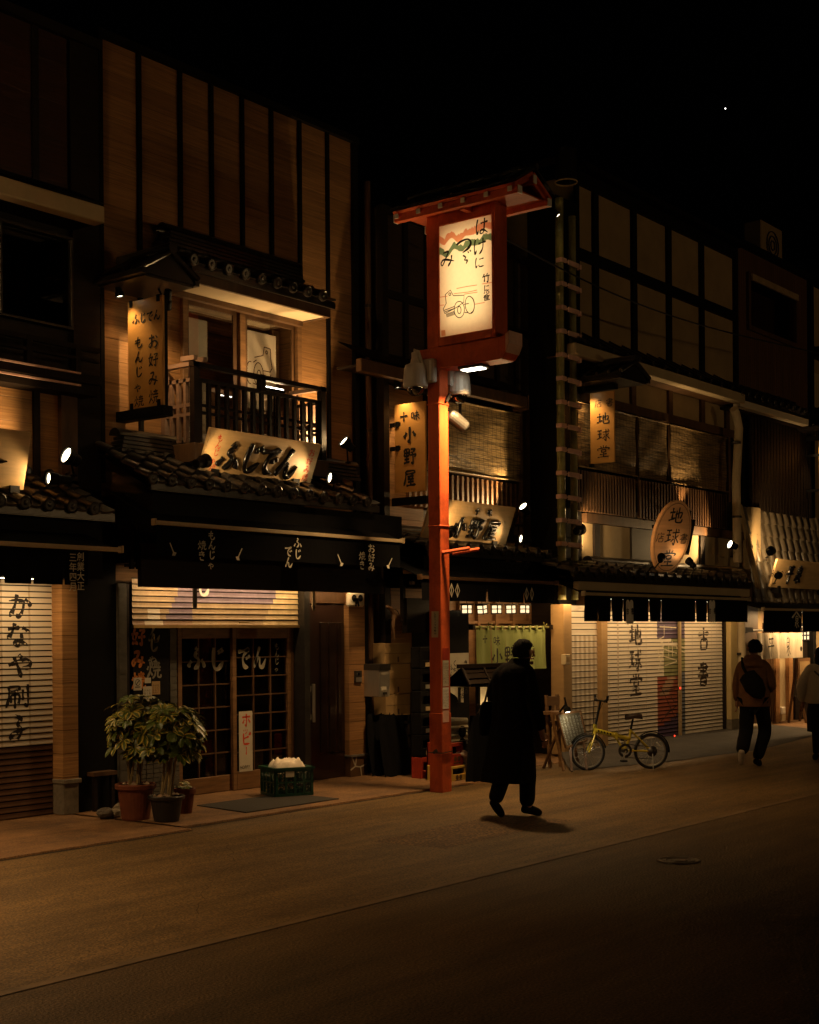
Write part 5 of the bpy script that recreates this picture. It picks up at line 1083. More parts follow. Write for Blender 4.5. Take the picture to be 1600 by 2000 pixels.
# ground floor shutters
zt = 2.12
b = MB(); b.box(xd0-.3, xd1+.2, YD+.02, 17, 0, 2.6); b.build('shop_wall', M['bwood'], D)
s0, s1 = ax(1104, 1350, YD), ax(1167, 1350, YD); m0, m1 = ax(1179, 1350, YD), ax(1411, 1350, YD)
zs = .1; zsd = .07
ck = [s0+(s1-s0)*i/28 for i in range(29)]
sh, _ = shutter('side_shutter', s0, s1, zsd, 2.2, YD, 24, [M['shgrey'], M['plaid'], M['gridl'], M['black']], lambda x, z: (2 if (int((x-s0)/(s1-s0)*14) % 2 == 0 and z < 1.75) else 1 if (z < 1.6 and int(z/.088) % 2 == 0 and int((x-s0)/(s1-s0)*14) % 2 == 1 and False) else 0), ck, D)
mx0, mx1, mpost = ax(1284, 1300, YD), ax(1338, 1300, YD), ax(1324, 1300, YD)
zg1, zg0 = az(1300, 1245, YD), az(1300, 1335, YD); cols = [m0+(m1-m0)*i/110 for i in range(111)]
def fD(x, z):
    if mx0 < x < mx1:
        if z > zg1: return 2
        f = (x-mx0)/(mx1-mx0)
        if f > .74: return 5 if z < 1.15 else 3
        if z > 1.1: return 3 if (f > .22 and not (1.62 < z+f*.12 < 1.72)) else 0
        if z > .78 and abs(f-.22-(z-.78)) < .16: return 6
        if z < .25+.28*f: return 2
        return 4
    return 0
sh, postD = shutter('main_shutter', m0, m1, zs, 2.12, YD, 33, [M['shgrey'], M['gridl'], M['dpurple'], M['mgreen'], M['mred'], M['mblue'], M['mbrown'], M['black']], fD, cols, D)
b = MB()
for px, w_ in ((1190, .006), (1207, .02), (1227, .005), (1245, .005), (1262, .005), (1352, .005), (1367, .005), (1390, .005), (1400, .005)):
    x = ax(px, 1300, YD); z = zs
    while z < 2.1:
        q = [postD(V((x+s*w_, 0, zz))) for s, zz in ((-1, z), (1, z), (1, z+.05), (-1, z+.05))]; b.poly(q); z += .055
for z in (.62, .6, .28): 
    x = m0+.05
    while x < mx0-.1: b.poly([postD(V((x+a_*.035, 0, z+c_*.012))) for a_, c_ in ((0, 0), (1, 0), (1, 1), (0, 1))]); x += .06
    x = mx1+.05
    while x < m1-.1: b.poly([postD(V((x+a_*.035, 0, z+c_*.012))) for a_, c_ in ((0, 0), (1, 0), (1, 1), (0, 1))]); x += .06
o = b.build('faint_lines', M['gridl'], D); o.parent = sh
b = MB()
def dline(p, q, w_, b=b):
    p, q = at(*p, YD), at(*q, YD); n = max(2, int((q-p).length/.03)); d = (q-p).normalized(); s = V((-d.z, 0, d.x))*w_
    b.grid([[postD(p.lerp(q, i/n)-s), postD(p.lerp(q, i/n)+s)] for i in range(n+1)])
for k in range(5): dline((1285, 1250+k*9), (1297, 1243+k*9), .008); dline((1285, 1270+k*9), (1296, 1278+k*9), .007)
for p_, q_ in (((1297, 1268), (1322, 1276)), ((1297, 1282), (1322, 1290)), ((1300, 1260), (1322, 1262)), ((1306, 1250), (1306, 1285)), ((1313, 1252), (1313, 1282)), ((1326, 1262), (1338, 1266)), ((1326, 1270), (1338, 1274)), ((1298, 1300), (1322, 1292)), ((1297, 1222), (1297, 1241)), ((1288, 1224), (1321, 1226))): dline(p_, q_, .009)
o = b.build('pale_lines', M['cream'], D); o.parent = sh
b = MB()
for p_, q_ in (((1290, 1340), (1320, 1405)), ((1300, 1395), (1322, 1378)), ((1292, 1350), (1318, 1345)), ((1288, 1412), (1308, 1390)), ((1310, 1360), (1318, 1372))): dline(p_, q_, .008, b)
for i, (px, py, ch) in enumerate(((1242, 1216, '地'), (1242, 1266, '球'), (1243, 1315, '堂'))): write(b, ch, at(px, py, YD-.01), XR, ZU, .36, wk=1.7, aspect=1.12, post=postD)
for px, py, ch in ((1375, 1224, '古'), (1374, 1292, '書')): write(b, ch, at(px, py, YD-.01), XR, ZU, .42, wk=1.6, aspect=1.0, post=postD)
o = b.build('lettering', mat('faded_ink', (.035, .024, .016), .6), D); o.parent = sh
b = MB(); write(b, '地球堂', at(1328, 1208, YD-.012), XR, ZU, .07, wk=1.3, post=postD); o = b.build('small_lettering', M['cream'], D); o.parent = sh
b = MB(); b.box(mpost-.025, mpost+.025, YD-.06, YD-.014, zs-.01, 2.12); b.build('shutter_post', M['plasterd'], D, bevel=.005)
b = MB(); b.box(s1, m0, YD-.08, YD+.1, zsd-.04, 2.2); b.box(s0-.22, s0, YD-.12, YD+.1, .05, 2.2); b.build('timber_post', M['signw'] if False else mat('ochre_timber', (.36, .23, .1), .55, var=.15, scale=(2, 2, 12)), D, bevel=.006)
w0, w1 = m1, ax(1427, 1350, YD); zc = az(1420, 1404, YD)
b = MB(); b.box(w0, w0+.06, YD-.05, YD+.05, zs, 2.3); b.build('shutter_rail', M['dwood'], D)
b = MB(); b.box(w0+.06, w1, YD-.14, YD+.1, zc, 2.4); b.box(w1, w1+.35, YD-.1, YD+.1, zc, 2.4); b.build('corner_pillar', mat('yellow_post', (.5, .38, .17), .5, var=.08), D, bevel=.006)
b = MB(); b.box(w0+.05, w1+.01, YD-.15, YD+.1, .05, zc); b.box(w1+.01, w1+.36, YD-.11, YD+.1, .05, zc); b.build('stone_base', M['conc'], D)
x0, x1, z0, z1 = rc(1097, 1278, 1106, 1298, YD-.13); t = thing('switch_box', 'small grey box on the timber post left of the checked shutter', 'box', (x0, YD-.16, z0)); b = MB(); b.box(x0, x1, YD-.2, YD-.121, z0, z1); b.build('housing', M['beige'], t, bevel=.006); b = MB(); b.box(x0+.02, x1-.02, YD-.205, YD-.2005, z0+.04, z1-.04); b.build('cover', M['plasterd'], t)
for px, py, sc, lab in ((1327, 1344, .02, 'small red light glow on the bookshop shutter post, upper one'), (1316, 1437, .014, 'small red light low on the bookshop shutter, lower one')):
    p = at(px, py, YD-.075); t = thing('indicator_light', lab, 'indicator light', p, 'red indicator lights on the bookshop shutter'); b = MB(); b.lathe(p, [(sc*1.6, .0), (sc*1.6, .012)], 12, axis=(0, -1, 0)); b.build('base', M['dsteel'], t); b = MB(); b.lathe(p, [(sc, .013), (sc*.9, .02), (.001, .03)], 12, axis=(0, -1, 0)); b.build('lens', M['redglow'], t)
# awning
ya = 9.95; zb = az(1300, 1164, ya); ax0, ax1 = ax(1141, 1160, ya), ax(1459, 1170, ya)
def letD(b, y):
    for px in (1230, 1391):
        p = at(px, 1178, y-.002); wd, ht = .2, .3; pts = []
        for k in range(9): a = math.pi*(1-k/8); pts.append(V((p.x-wd*.27+math.cos(a)*wd*.27, y-.002, p.z+math.sin(a)*.05)))
        for k in range(1, 9): a = math.pi*(1-k/8); pts.append(V((p.x+wd*.27+math.cos(a)*wd*.27, y-.002, p.z+math.sin(a)*.05)))
        lo = [V((p.x+wd*.54-wd*1.08*k/12, y-.002, p.z-ht+.014*math.cos(k*math.pi*1.5))) for k in range(13)]
        b.poly(pts+lo)
tw = awning(ax0, ax1, ya, zb, .36, YD, 'black awning with slit curtain and two white book crests above the bookshop shutters', [ax(p, 1190, ya) for p in (1167, 1193, 1217, 1242, 1267, 1291, 1315, 1358, 1381, 1403)], [letD], rise=.25)
vl = [c_ for c_ in tw.children if c_.name.startswith('valance')][0]; b = MB(); vl.children[0].data.materials[0] = M['crestw']
for px in (1230, 1391): write(b, '古', at(px-4.5, 1187, ya-.03), XR, ZU, .1, wk=1.6, aspect=.8); write(b, '書', at(px+5, 1187, ya-.03), XR, ZU, .1, wk=1.5, aspect=.8)
o = b.build('crest_lettering', M['ink'], tw); o.parent = vl
strip(s0+.1, m1-.1, YD-.48, 2.28, 32, 'slim strip lamp above the bookshop shutters', tilt=.45)

# ================================================================ BUILDING E (restaurant, far right) and F
E_ = thing('shop_building', 'slatted restaurant building at the right edge with a big tile roof', 'building', (25.5, YP, 0), 'old style shop houses along the street')
xe0, xe1 = ax(1441, 600, YP)+.02, ax(1577, 600, YP); zt = az(1510, 515, YP)
b = walls(xe0, xe1, YP, 17, 2.5, zt, (ax(1460, 600, YP), ax(1552, 600, YP), az(1500, 655, YP), az(1500, 556, YP), .4)); b.build('wall', M['slatwall'], E_)
x0, x1, z0, z1 = ax(1460, 600, YP), ax(1552, 600, YP), az(1500, 655, YP), az(1500, 556, YP)
wf = wframe(x0-.05, x1+.05, z0-.05, z1+.05, YP, .09, .06, 'bwood', E_); b = MB(); b.box(x0+.02, x1-.02, YP-.1, YP-.061, z1-.1, z1+.02); b.build('window_head', M['ltan'], E_)
b = MB(); b.poly([(x0, YP+.1, z0), (x1, YP+.1, z0), (x1, YP+.1, z1), (x0, YP+.1, z1)]); o = b.build('pane', M['dglass'], E_); o.parent = wf
b = MB(); b.box(xe0-.02, xe1+.1, YP-.1, YP+.2, zt, zt+.12); b.box(xe1-.02, xe1+.14, YP-.08, YP+.2, 0, zt); b.build('corner_trim', M['black'], E_)
ye = 10.5; x0, x1 = ax(1446, 800, ye), ax(1580, 832, ye); zf = az(1580, 832, ye); b = MB(); b.box(x0, x1, ye, ye+.14, zf, zf+.17); b.build('eave_gutter', M['cream'], E_, bevel=.01)
tile_roof('eave_tiles', x0, x1, YP-.05, zf+.5, ye-.02, zf+.22, E_, pitch=.29, rows=2, seed=31)
b = MB(); b.box(x0, x1, ye+.15, YP, zf-.02, zf+.02); b.build('soffit', M['dwood'], E_)
slats(xe0+.1, xe1-.3, YP-.16, az(1520, 1003, YP-.16), zf-.02, 20, .1, .06, 'dwood', 'lattice', E_); b = MB(); b.box(xe0, xe1, YP-.06, YP-.001, 3.5, zf); b.build('lattice_back', M['black'], E_)
yE = 10.6; zE = az(1560, 1176, yE); ztE = az(1530, 1003, YP-.1); tile_roof('tile_roof', ax(1466, 1100, 10.7), 27.9, YP-.1, ztE, yE, zE, E_, pitch=.3, r=.06, rows=7, mname='tilel', seed=33)
b = MB(); b.tube([(ax(1445, 1000, 10.75), 10.75, ztE), (ax(1445, 1000, 10.6)+.1, 10.3, zE+.2)], .05, 6); b.box(xe0-.05, xe0+.35, 10.7, YP, .0, ztE); b.build('gable_wall', M['plasterd'], E_)
b = MB(); b.box(xe0, 28, yE+.1, YD+.3, zE-.14, zE-.11); b.build('eave', M['black'], E_)
yt, ybm = 10.3, 10.45; c = [at(1519, 1092, yt), at(1640, 1098, yt), at(1640, 1150, ybm), at(1511, 1146, ybm)]
c[0].z = c[1].z = az(1519, 1092, yt); c[2].z = c[3].z = az(1511, 1147, ybm); c[3].x = c[0].x; c[2].x = c[1].x
t, r, u, n = tiltboard(*c, 'pale board with brushed letters on the big tile roof at the right edge', 'signw'); W_ = (c[1]-c[0]).length; Hh = (c[0]-c[3]).length; b = MB(); b2 = MB()
for i, ch in enumerate('みちのく'): p = at(1538+i*8, 1115, 10.1); write(b2, ch, V((p.x, c[0].y, c[0].z))-u*Hh*(.36), r, u, .14, wk=1.1, lift=.005)
for ch, px in (('平', 1569), ('泉', 1586)): p = at(px, 1115, 10.1); write(b, ch, V((p.x, c[0].y, c[0].z))-u*Hh*.16, r, u, .34, raised=.035, wk=1.9, aspect=.9, slant=.15)
b.build('raised_lettering', M['blackg'], t, smooth=True); b2.build('lettering', M['ink'], t)
spot(at(1521, 1124, 10.05), c[0].lerp(c[2], .35), 'spotlight seen from behind on the board at the right edge', 18, size=90, r=.055, L=.18, foot=at(1512, 1140, 10.4))
spot(at(1506, 1076, 10.2), at(1535, 1030, 10.75), 'black spotlight above the board at the right edge, aimed up the tiles', 110, size=110, r=.07, L=.16, foot=at(1498, 1090, 10.55))
# hanging board at the frame edge
Xs = ax(1590, 900, 10.6); y1_ = 9.9; z1s, z0s = at(1592, 862, X=Xs).z, at(1592, 990, X=Xs).z
t = sideboard(Xs, 10.5, y1_, z0s, z1s, 'gold board cut by the right edge of the picture'); b = MB(); b.box(Xs, Xs+.06, y1_, YP, z1s+.02, z1s+.1)
for z in (z1s-.3, z0s+.3): b.box(Xs, Xs+.05, 10.4, YP, z, z+.05)
b.build('bracket', M['black'], t); signroof(Xs+.02, YP, y1_-.2, z1s+.25, t, .4, .2)
b = MB(); write(b, '平泉', V((Xs, 10.15, z1s-.4)), YL, ZU, .36, pitch=1.3, wk=1.3); b.build('lettering', M['ink'], t)
spot(V((Xs-.2, 10.42, z1s+.05)), V((Xs, 10.3, z0s+.5)), 'downlight over the gold board at the right edge', 30, size=95, r=.05, L=.12, foot=(Xs-.15, 10.42, z1s+.2))
# shop front of E
YE = YP+.1
b = MB(); b.box(xe0, 28.5, YE, 17, 0, 2.6); b.build('shop_wall', M['plaster'], E_)
b = MB()
for px in (1446, 1478, 1512, 1538, 1577): x = ax(px, 1350, YE); b.box(x-.09, x+.09, YE-.08, YE-.001, 0, 2.5)
b.box(xe0, 28.4, YE-.09, YE-.001, 2.0, 2.12); b.build('timber_frame', mat('orange_timber', (.34, .18, .075), .5, var=.2, scale=(3, 3, 20), bump=.1), E_)
x0, x1 = ax(1449, 1300, YE-.03), ax(1476, 1300, YE-.03); b = MB(); b.box(x0, x1, YE-.04, YE-.001, .5, 1.95); b.build('window_paper', M['paper'], E_)
b = MB(); x0, x1 = ax(1481, 1300, YE), ax(1510, 1300, YE)
for i in range(9): x = x0+(x1-x0)*i/8; b.box(x-.015, x+.015, YE-.05, YE-.001, .05, 1.95)
b.build('lattice_door', M['bwood'], E_)
b = MB(); x0, x1 = ax(1542, 1300, YE), ax(1574, 1300, YE); b.box(x0, x1, YE-.06, YE-.001, .5, 1.95); b.box(x0, x1, YE-.12, YE-.001, .05, .5); b.build('dark_window', M['dwood'], E_)
x0, x1, z0, z1 = rc(1561, 1222, 1580, 1250, YE-.09); b = MB(); b.box(x0, x1, YE-.1, YE-.09, z0, z1); t = thing('lit_window', 'small lit paper window behind the white curtain', 'window', (x0, YE-.1, z0)); b.build('paper', M['lant'], t); b = MB()
for i in range(4): x = x0+(x1-x0)*i/3; b.box(x-.015, x+.015, YE-.115, YE-.101, z0, z1)
for j in range(4): z = z0+(z1-z0)*j/3; b.box(x0, x1, YE-.113, YE-.102, z-.013, z+.013)
b.build('glazing_bars', M['dwood'], t)
x0, x1, z0, z1 = rc(1522, 1381, 1530, 1394, YE-.01); t = thing('wall_socket', 'white socket box low on the wall by the white curtain', 'socket', (x0, YE-.05, z0)); b = MB(); b.box(x0, x1, YE-.06, YE-.001, z0, z1); b.build('housing', M['white'], t, bevel=.01); b = MB(); b.box(x0+.03, x1-.03, YE-.066, YE-.0605, z0+.02, z1-.02); b.build('cover', M['cream'], t)
b = MB(); b.poly([(24.0, 9.6, .03), (28.5, 9.6, .03), (28.5, 11.2, .03), (24.0, 11.2, .03)]); b.poly([(24.0, 9.6, 0), (28.5, 9.6, 0), (28.5, 9.6, .03), (24.0, 9.6, .03)]); struct(b.build('pavement_slab', mpave))
ya = 10.1; zb = az(1500, 1189, ya); awning(ax(1491, 1190, ya), 28.0, ya, zb, .38, YE, 'black awning with a pale house crest at the right edge', [ax(p, 1200, ya) for p in (1547, 1566)], [lambda b, y: (b.bar(at(1548, 1206, y), at(1556, 1194, y), .005, .03, up=(0, 1, 0)) or b.poly([at(1547, 1206, y), at(1556, 1193, y), at(1556, 1197, y), at(1549, 1208, y)]) or b.poly([at(1556, 1193, y), at(1565, 1206, y), at(1563, 1208, y), at(1556, 1197, y)]) or write(b, '泉', at(1556, 1201, y), XR, ZU, .24, wk=1.3, aspect=.9))], rise=.25)
yn = 10.45; p0, p1 = at(1478, 1232, yn), at(1566, 1232, yn); zt = az(1520, 1233, yn); zb_ = az(1520, 1283, yn)
t = thing('shop_curtain', 'cream linen shop curtain with brushed letters behind the man in brown', 'curtain', (p0.x, yn, zt)); b = MB()
for k in range(4):
    a, e = p0.x+(p1.x-p0.x)*k/4, p0.x+(p1.x-p0.x)*(k+1)/4; b.grid([[V((a+(e-a)*j/8+.06*i/6*(1-k/2), yn-.03*math.sin(j*1.1+k*2)*(.3+i/6), zt-.03+(zb_-zt)*i/6)) for j in range(9)] for i in range(7)])
b.build('cloth', M['norenw'], t); b = MB(); b.tube([(p0.x-.5, yn, zt+.02), (p1.x+.3, yn, zt+.02)], .02, 8); b.build('pole', M['cream'], t); b = MB()
for x in (p0.x-.4, p1.x+.25): b.bar((x, yn, zt+.02), (x, YE, zt+.02), .06, .09); b.bar((x-.3, yn-.01, zt+.03), (x+.2, yn-.01, zt+.03), .03, .09)
b.build('bracket', M['dwood'], t); b = MB(); write(b, '平', at(1506, 1243, yn-.06), XR, ZU, .36, wk=1.1, aspect=.8); write(b, '白', at(1539, 1243, yn-.06), XR, ZU, .2, wk=1.0, aspect=.9); write(b, '水', at(1540, 1258, yn-.06), XR, ZU, .22, wk=1.0, aspect=.9); b.lathe((at(1559, 1268, yn).x, yn-.06, az(1559, 1267, yn)), [(.05, 0), (.04, .003)], 12, axis=(0, -1, 0)); b.build('lettering', M['ink'], t)
strip(xe0+.2, 27.6, 10.25, zE-.2, 95, 'slim strip lamp above the cream curtain at the right edge', tilt=.1)
t = thing('menu_stand', 'wooden menu board standing right of the cream curtain', 'menu stand', tuple(at(1570, 1345, 10.6, ))); x0, x1, z0, z1 = rc(1558, 1286, 1582, 1345, 10.55); b = MB(); b.box(x0, x1, 10.54, 10.57, z0, z1); b.build('board', M['mwood'], t); b = MB(); b.box(x0+.06, x1-.06, 10.533, 10.539, z0+.06, z1-.06); b.build('sheet', M['card'], t); b = MB()
for x in (x0+.03, x1-.03): b.bar((x, 10.58, z1), (x, 10.75, .03), .04, .04); b.bar((x, 10.55, z0+.1), (x, 10.4, .03), .04, .04)
b.build('stand_leg', M['bwood'], t)
Fb = thing('shop_building', 'dark neighbouring building beyond the restaurant, mostly hidden', 'building', (32, YP+.5, 0), 'old style shop houses along the street'); b = MB(); b.box(xe1+.4, 45, YP+.3, 18, 0, 9); b.build('wall', M['plasterd'], Fb)
x0, x1, z0, z1 = rc(1583, 727, 1602, 800, YP+.3); b = MB(); b.box(x0, x1, YP+.26, YP+.299, z0, z1); b.build('window', M['beige'], Fb); b = MB(); b.box(x0-.1, 32, YP-.2, YP+.29, z0-.25, z0-.05); b.box(x0-.1, 32, YP-.2, YP+.29, z1+.3, z1+.5); b.build('ledge', M['black'], Fb)
# outdoor unit on the roof
p = at(1508, 480, 12.3); t = thing('air_conditioner', 'dim outdoor air conditioner unit on the roof of the restaurant', 'air conditioner', (p.x, p.y, p.z-.45)); b = MB(); b.box(p.x-.55, p.x+.55, 12.3, 12.7, p.z-.45, p.z+.45); b.build('housing', M['plasterd'], t, bevel=.02); b = MB()
for q in (.1, .2, .3): b.tube([(p.x+math.cos(6.2832*k/24)*q, 12.28, p.z+math.sin(6.2832*k/24)*q) for k in range(25)], .012, 5, cap=False)
b.build('fan_grille', M['dsteel'], t); b = MB(); b.box(p.x-.6, p.x-.5, 12.3, 12.7, zt if False else 8.6, p.z-.45); b.box(p.x+.5, p.x+.6, 12.3, 12.7, 8.6, p.z-.45); b.build('stand', M['dsteel'], t)
pts = []
for i in range(25):
    f = i/24; q = at(985+(1600-985)*f, 465+(690-465)*f, 10.0-.6*f); pts.append(V((q.x, q.y, q.z-.25*math.sin(math.pi*f))))
b = MB(); b.tube(pts, .012, 5); tag(b.build('cable', M['rubber'], loc=tuple(pts[0])), 'thin black cable slung from the red lantern past the bookshop', 'cable')
p = CAM+ray(1417, 212)*1500; b = MB(); b.lathe(p, [(.001, -.7), (.5, -.5), (.7, 0), (.5, .5), (.001, .7)], 10, cap=False); tag(b.build('star', M['starm'], loc=tuple(p)), 'single bright star in the black sky', 'star')
# ================================================================ RED LANTERN POLE
pc = at(864, 1549, Z=0); PX, PY = pc.x, pc.y; PW = .17
LP = thing('lantern_pole', 'vermilion street pole with a big lit paper lantern box under a small roof', 'street lantern', (PX, PY, 0), 'red street lantern poles')
XF = PX-.006
yl, yr = at(834, 540, X=XF).y, at(967, 540, X=XF).y
ztop = (at(855, 443, X=XF).z + at(960, 417, X=XF).z)/2; zbot = (at(857, 660, X=XF).z+at(961, 640, X=XF).z)/2
zroof = at(835, 432, X=XF).z
b = MB(); b.box(PX, PX+PW, PY, PY+PW, .9, zroof); b.box(PX-.006, PX+PW+.006, PY-.006, PY+PW+.006, 0, .9)
b.box(PX-.008, PX+PW+.008, PY-.008, PY+PW+.008, 3.0, 3.02); b.box(PX-.008, PX+PW+.008, PY-.008, PY+PW+.008, az(863, 790, PY), az(863, 790, PY)+.02); b.build('pole', M['redp'], LP, bevel=.008)
yw = at(857, 540, X=XF).y; yv = at(960, 540, X=XF).y
# lantern box: outer frame open at the panel, lamps inside
d = .24; b = MB()
b.box(XF, XF+d, yr, yv, zbot-.1, ztop+.12); b.box(XF, XF+d, yw, yl, zbot-.1, ztop+.12)
b.box(XF, XF+d, yv, yw, zbot-.1, zbot); b.box(XF, XF+d, yv, yw, ztop, ztop+.12); b.build('lantern_frame', M['redp'], LP, bevel=.006)
b = MB(); b.poly([(XF+d-.02, yv, zbot), (XF+d-.02, yw, zbot), (XF+d-.02, yw, ztop), (XF+d-.02, yv, ztop)]); b.build('paper_panel', M['paperl'], LP)
b = MB(); b.poly([(XF+.02, yw, zbot), (XF+.02, yv, zbot), (XF+.02, yv, ztop), (XF+.02, yw, ztop)]); pn = b.build('paper_panel', M['paperl'], LP)
ym, zm = (yv+yw)/2, (zbot+ztop)/2
light('AREA', (XF+.17, ym, zm), 3.7, (1, .73, .4), (XF, ym, zm), shape=(.6, 1.05), parent=LP); light('AREA', (XF+.175, ym, zm), 3.7, (1, .73, .4), (XF+1, ym, zm), shape=(.6, 1.05), parent=LP)
def PP(u, v, h=0): return V((XF+.017-h, yw+(yv-yw)*u, zbot+(ztop-zbot)*v))   # u left-right, v up on the panel
PWD, PHT = yw-yv, ztop-zbot
def pline(b, pts, w_, wz=None):
    n = len(pts); rows = []
    for i, (u, v) in enumerate(pts):
        a, c = pts[max(i-1, 0)], pts[min(i+1, n-1)]; du, dv = (c[0]-a[0])*PWD, (c[1]-a[1])*PHT; L = math.hypot(du, dv) or 1
        rows.append([PP(u-dv/L*w_/PWD, v+du/L*w_/PHT), PP(u+dv/L*w_/PWD, v-du/L*w_/PHT)])
    b.grid(rows)
def band(b, base, amp, h, seed):
    r_ = random.Random(seed); n = 46; up, lo = [], []
    zz = [r_.uniform(-1, 1)*(1 if i % 2 else -.6) for i in range(n+1)]
    for i in range(n+1):
        u = i/n; f = base(u)+amp*.62*(zz[i]*.5+.8*math.sin(u*21+seed)*(.6+.4*math.sin(u*7))); up.append(PP(u, f+h*.5, .0005)); lo.append(PP(u, f-h*(.5+.25*zz[i]), .0005))
    b.grid([lo, up])
b = MB(); band(b, lambda u: .885-.02*math.sin(u*4)+.03*u, .06, .062, 3); o = b.build('pink_wave', paperlight('pink_wash', (.9, .42, .3)), LP); o.parent = pn
b = MB(); band(b, lambda u: .755+.05*u, .055, .055, 8); o = b.build('green_wave', paperlight('green_wash', (.2, .32, .22)), LP); o.parent = pn
b = MB()
def pw(ch, px, py, s, wk=1.0, aspect=1.0, slant=.05):
    q = at(px, py, X=XF); write(b, ch, V((XF+.0155, q.y, q.z)), YL, ZU, s, wk=wk, lift=.002, aspect=aspect, slant=slant)
pw('は', 939, 424, .19); pw('け', 935, 463, .19); pw('に', 935, 500, .13, aspect=1.1); pw('つ', 904, 462, .19, wk=1.3, aspect=1.2); pw('ゞ', 908, 487, .17); pw('み', 873, 486, .2, aspect=1.0)
pw('竹', 948, 533, .105, wk=1.6); pw('に', 949, 555, .075, wk=1.6); pw('雀', 949, 568, .105, wk=1.5)
def pd(*p): return [((at(x, y, X=XF).y-yw)/(yv-yw), (at(x, y, X=XF).z-zbot)/(ztop-zbot)) for x, y in p]
def el(cx, cy, rx, ry, n=24, a0=0, a1=6.2832, tilt=0): return pd(*[(cx+rx*math.cos(a0+(a1-a0)*k/n)+tilt*math.sin(a0+(a1-a0)*k/n), cy+ry*math.sin(a0+(a1-a0)*k/n)) for k in range(n+1)])
for P_ in (pd((868, 575), (878, 566), (884, 577), (905, 576), (904, 590), (890, 600), (867, 612), (864, 603), (870, 592), (868, 575)), el(877, 574, 2, 2.5), el(895.5, 604, 10, 16), el(895.5, 605, 3.5, 7), el(916, 595, 9, 17, tilt=1), el(918, 595, 7, 15, a0=-1.6, a1=1.6), pd((905, 594), (914, 592)), pd((906, 610), (913, 610)), pd((865, 606), (886, 598)), pd((866, 609), (888, 601)), *[pd((870+k*2, 612-k*.7), (872+k*2, 619-k*.6)) for k in range(8)]): pline(b, P_, .0046)
o = b.build('lettering', M['ink'], LP); o.parent = pn
b = MB()
for P_ in (pd((890, 563), (910, 559), (930, 556)), pd((885, 573), (912, 570), (930, 566)), pd((857, 580), (872, 578)), pd((905, 574), (931, 570)), pd((940, 554), (959, 551)), pd((858, 596), (866, 595)), pd((925, 594), (945, 590))): pline(b, P_, .004)
o = b.build('red_brush_lines', paperlight('red_wash', (.75, .3, .18)), LP); o.parent = pn
b = MB(); q = pd((860, 645), (868, 644), (869, 655), (861, 656)); b.poly([PP(u, v, .001) for u, v in q]); o = b.build('seal', paperlight('seal_wash', (.85, .48, .28)), LP); o.parent = pn
# lower beam with upturned capped end, lamp below
yb0_, yb1_ = at(814, 685, X=XF).y, at(1000, 660, X=XF).y
zb_ = zbot-.11; hb = .24; sec = []
b = MB(); b.box(XF-.005, XF+d+.005, yr-.05, yb0_, zb_-hb, zb_)
top, bot = [], []
n = 6
for k in range(n+1):
    f = k/n; y = yr-.05-.13*f; top.append((y, zb_+.05*f*f)); bot.append((y, zb_-hb+.16*f*f))
for k in range(n):
    for s, fl in ((XF-.005, 0), (XF+d+.005, 1)):
        q = [(s, *top[k]), (s, *top[k+1]), (s, *bot[k+1]), (s, *bot[k])]; b.poly(q[::-1] if fl else q)
    b.poly([(XF-.005, *top[k]), (XF+d+.005, *top[k]), (XF+d+.005, *top[k+1]), (XF-.005, *top[k+1])]); b.poly([(XF-.005, *bot[k]), (XF-.005, *bot[k+1]), (XF+d+.005, *bot[k+1]), (XF+d+.005, *bot[k])])
b.build('beam', M['redp'], LP, bevel=.004)
b = MB(); q0 = len(top)-3
for k in range(q0, n):
    b.poly([(XF-.01, *bot[k]), (XF-.01, *bot[k+1]), (XF-.01, *top[k+1]), (XF-.01, *top[k])]); b.poly([(XF-.01, bot[k][0], bot[k][1]-.006), (XF+d+.01, bot[k][0], bot[k][1]-.006), (XF+d+.01, bot[k+1][0], bot[k+1][1]-.006), (XF-.01, bot[k+1][0], bot[k+1][1]-.006)])
b.poly([(XF-.01, top[n][0]-.004, top[n][1]+.005), (XF+d+.01, top[n][0]-.004, top[n][1]+.005), (XF+d+.01, bot[n][0]-.004, bot[n][1]-.006), (XF-.01, bot[n][0]-.004, bot[n][1]-.006)]); b.build('beam_cap', M['copper'], LP)
b = MB(); b.box(XF-.007, XF+d+.007, yb0_, yb0_+.02, zb_-hb-.003, zb_+.003); b.build('beam_end', M['cream'], LP)
ylp = at(925, 690, X=XF+.12).y; b = MB(); b.box(XF+.04, XF+d-.04, ylp-.16, ylp+.16, zb_-hb-.035, zb_-hb-.001); lh = b.build('lamp_housing', M['dsteel'], LP)
b = MB(); b.box(XF+.06, XF+d-.06, ylp-.13, ylp+.13, zb_-hb-.046, zb_-hb-.0355); o = b.build('lamp_tube', M['tubeL'], LP); o.parent = lh
light('AREA', (XF+.12, ylp, zb_-hb-.06), 80, (1, .6, .25), (XF+.1, ylp-.0, 0), shape=(.12, .26, 112), parent=LP)
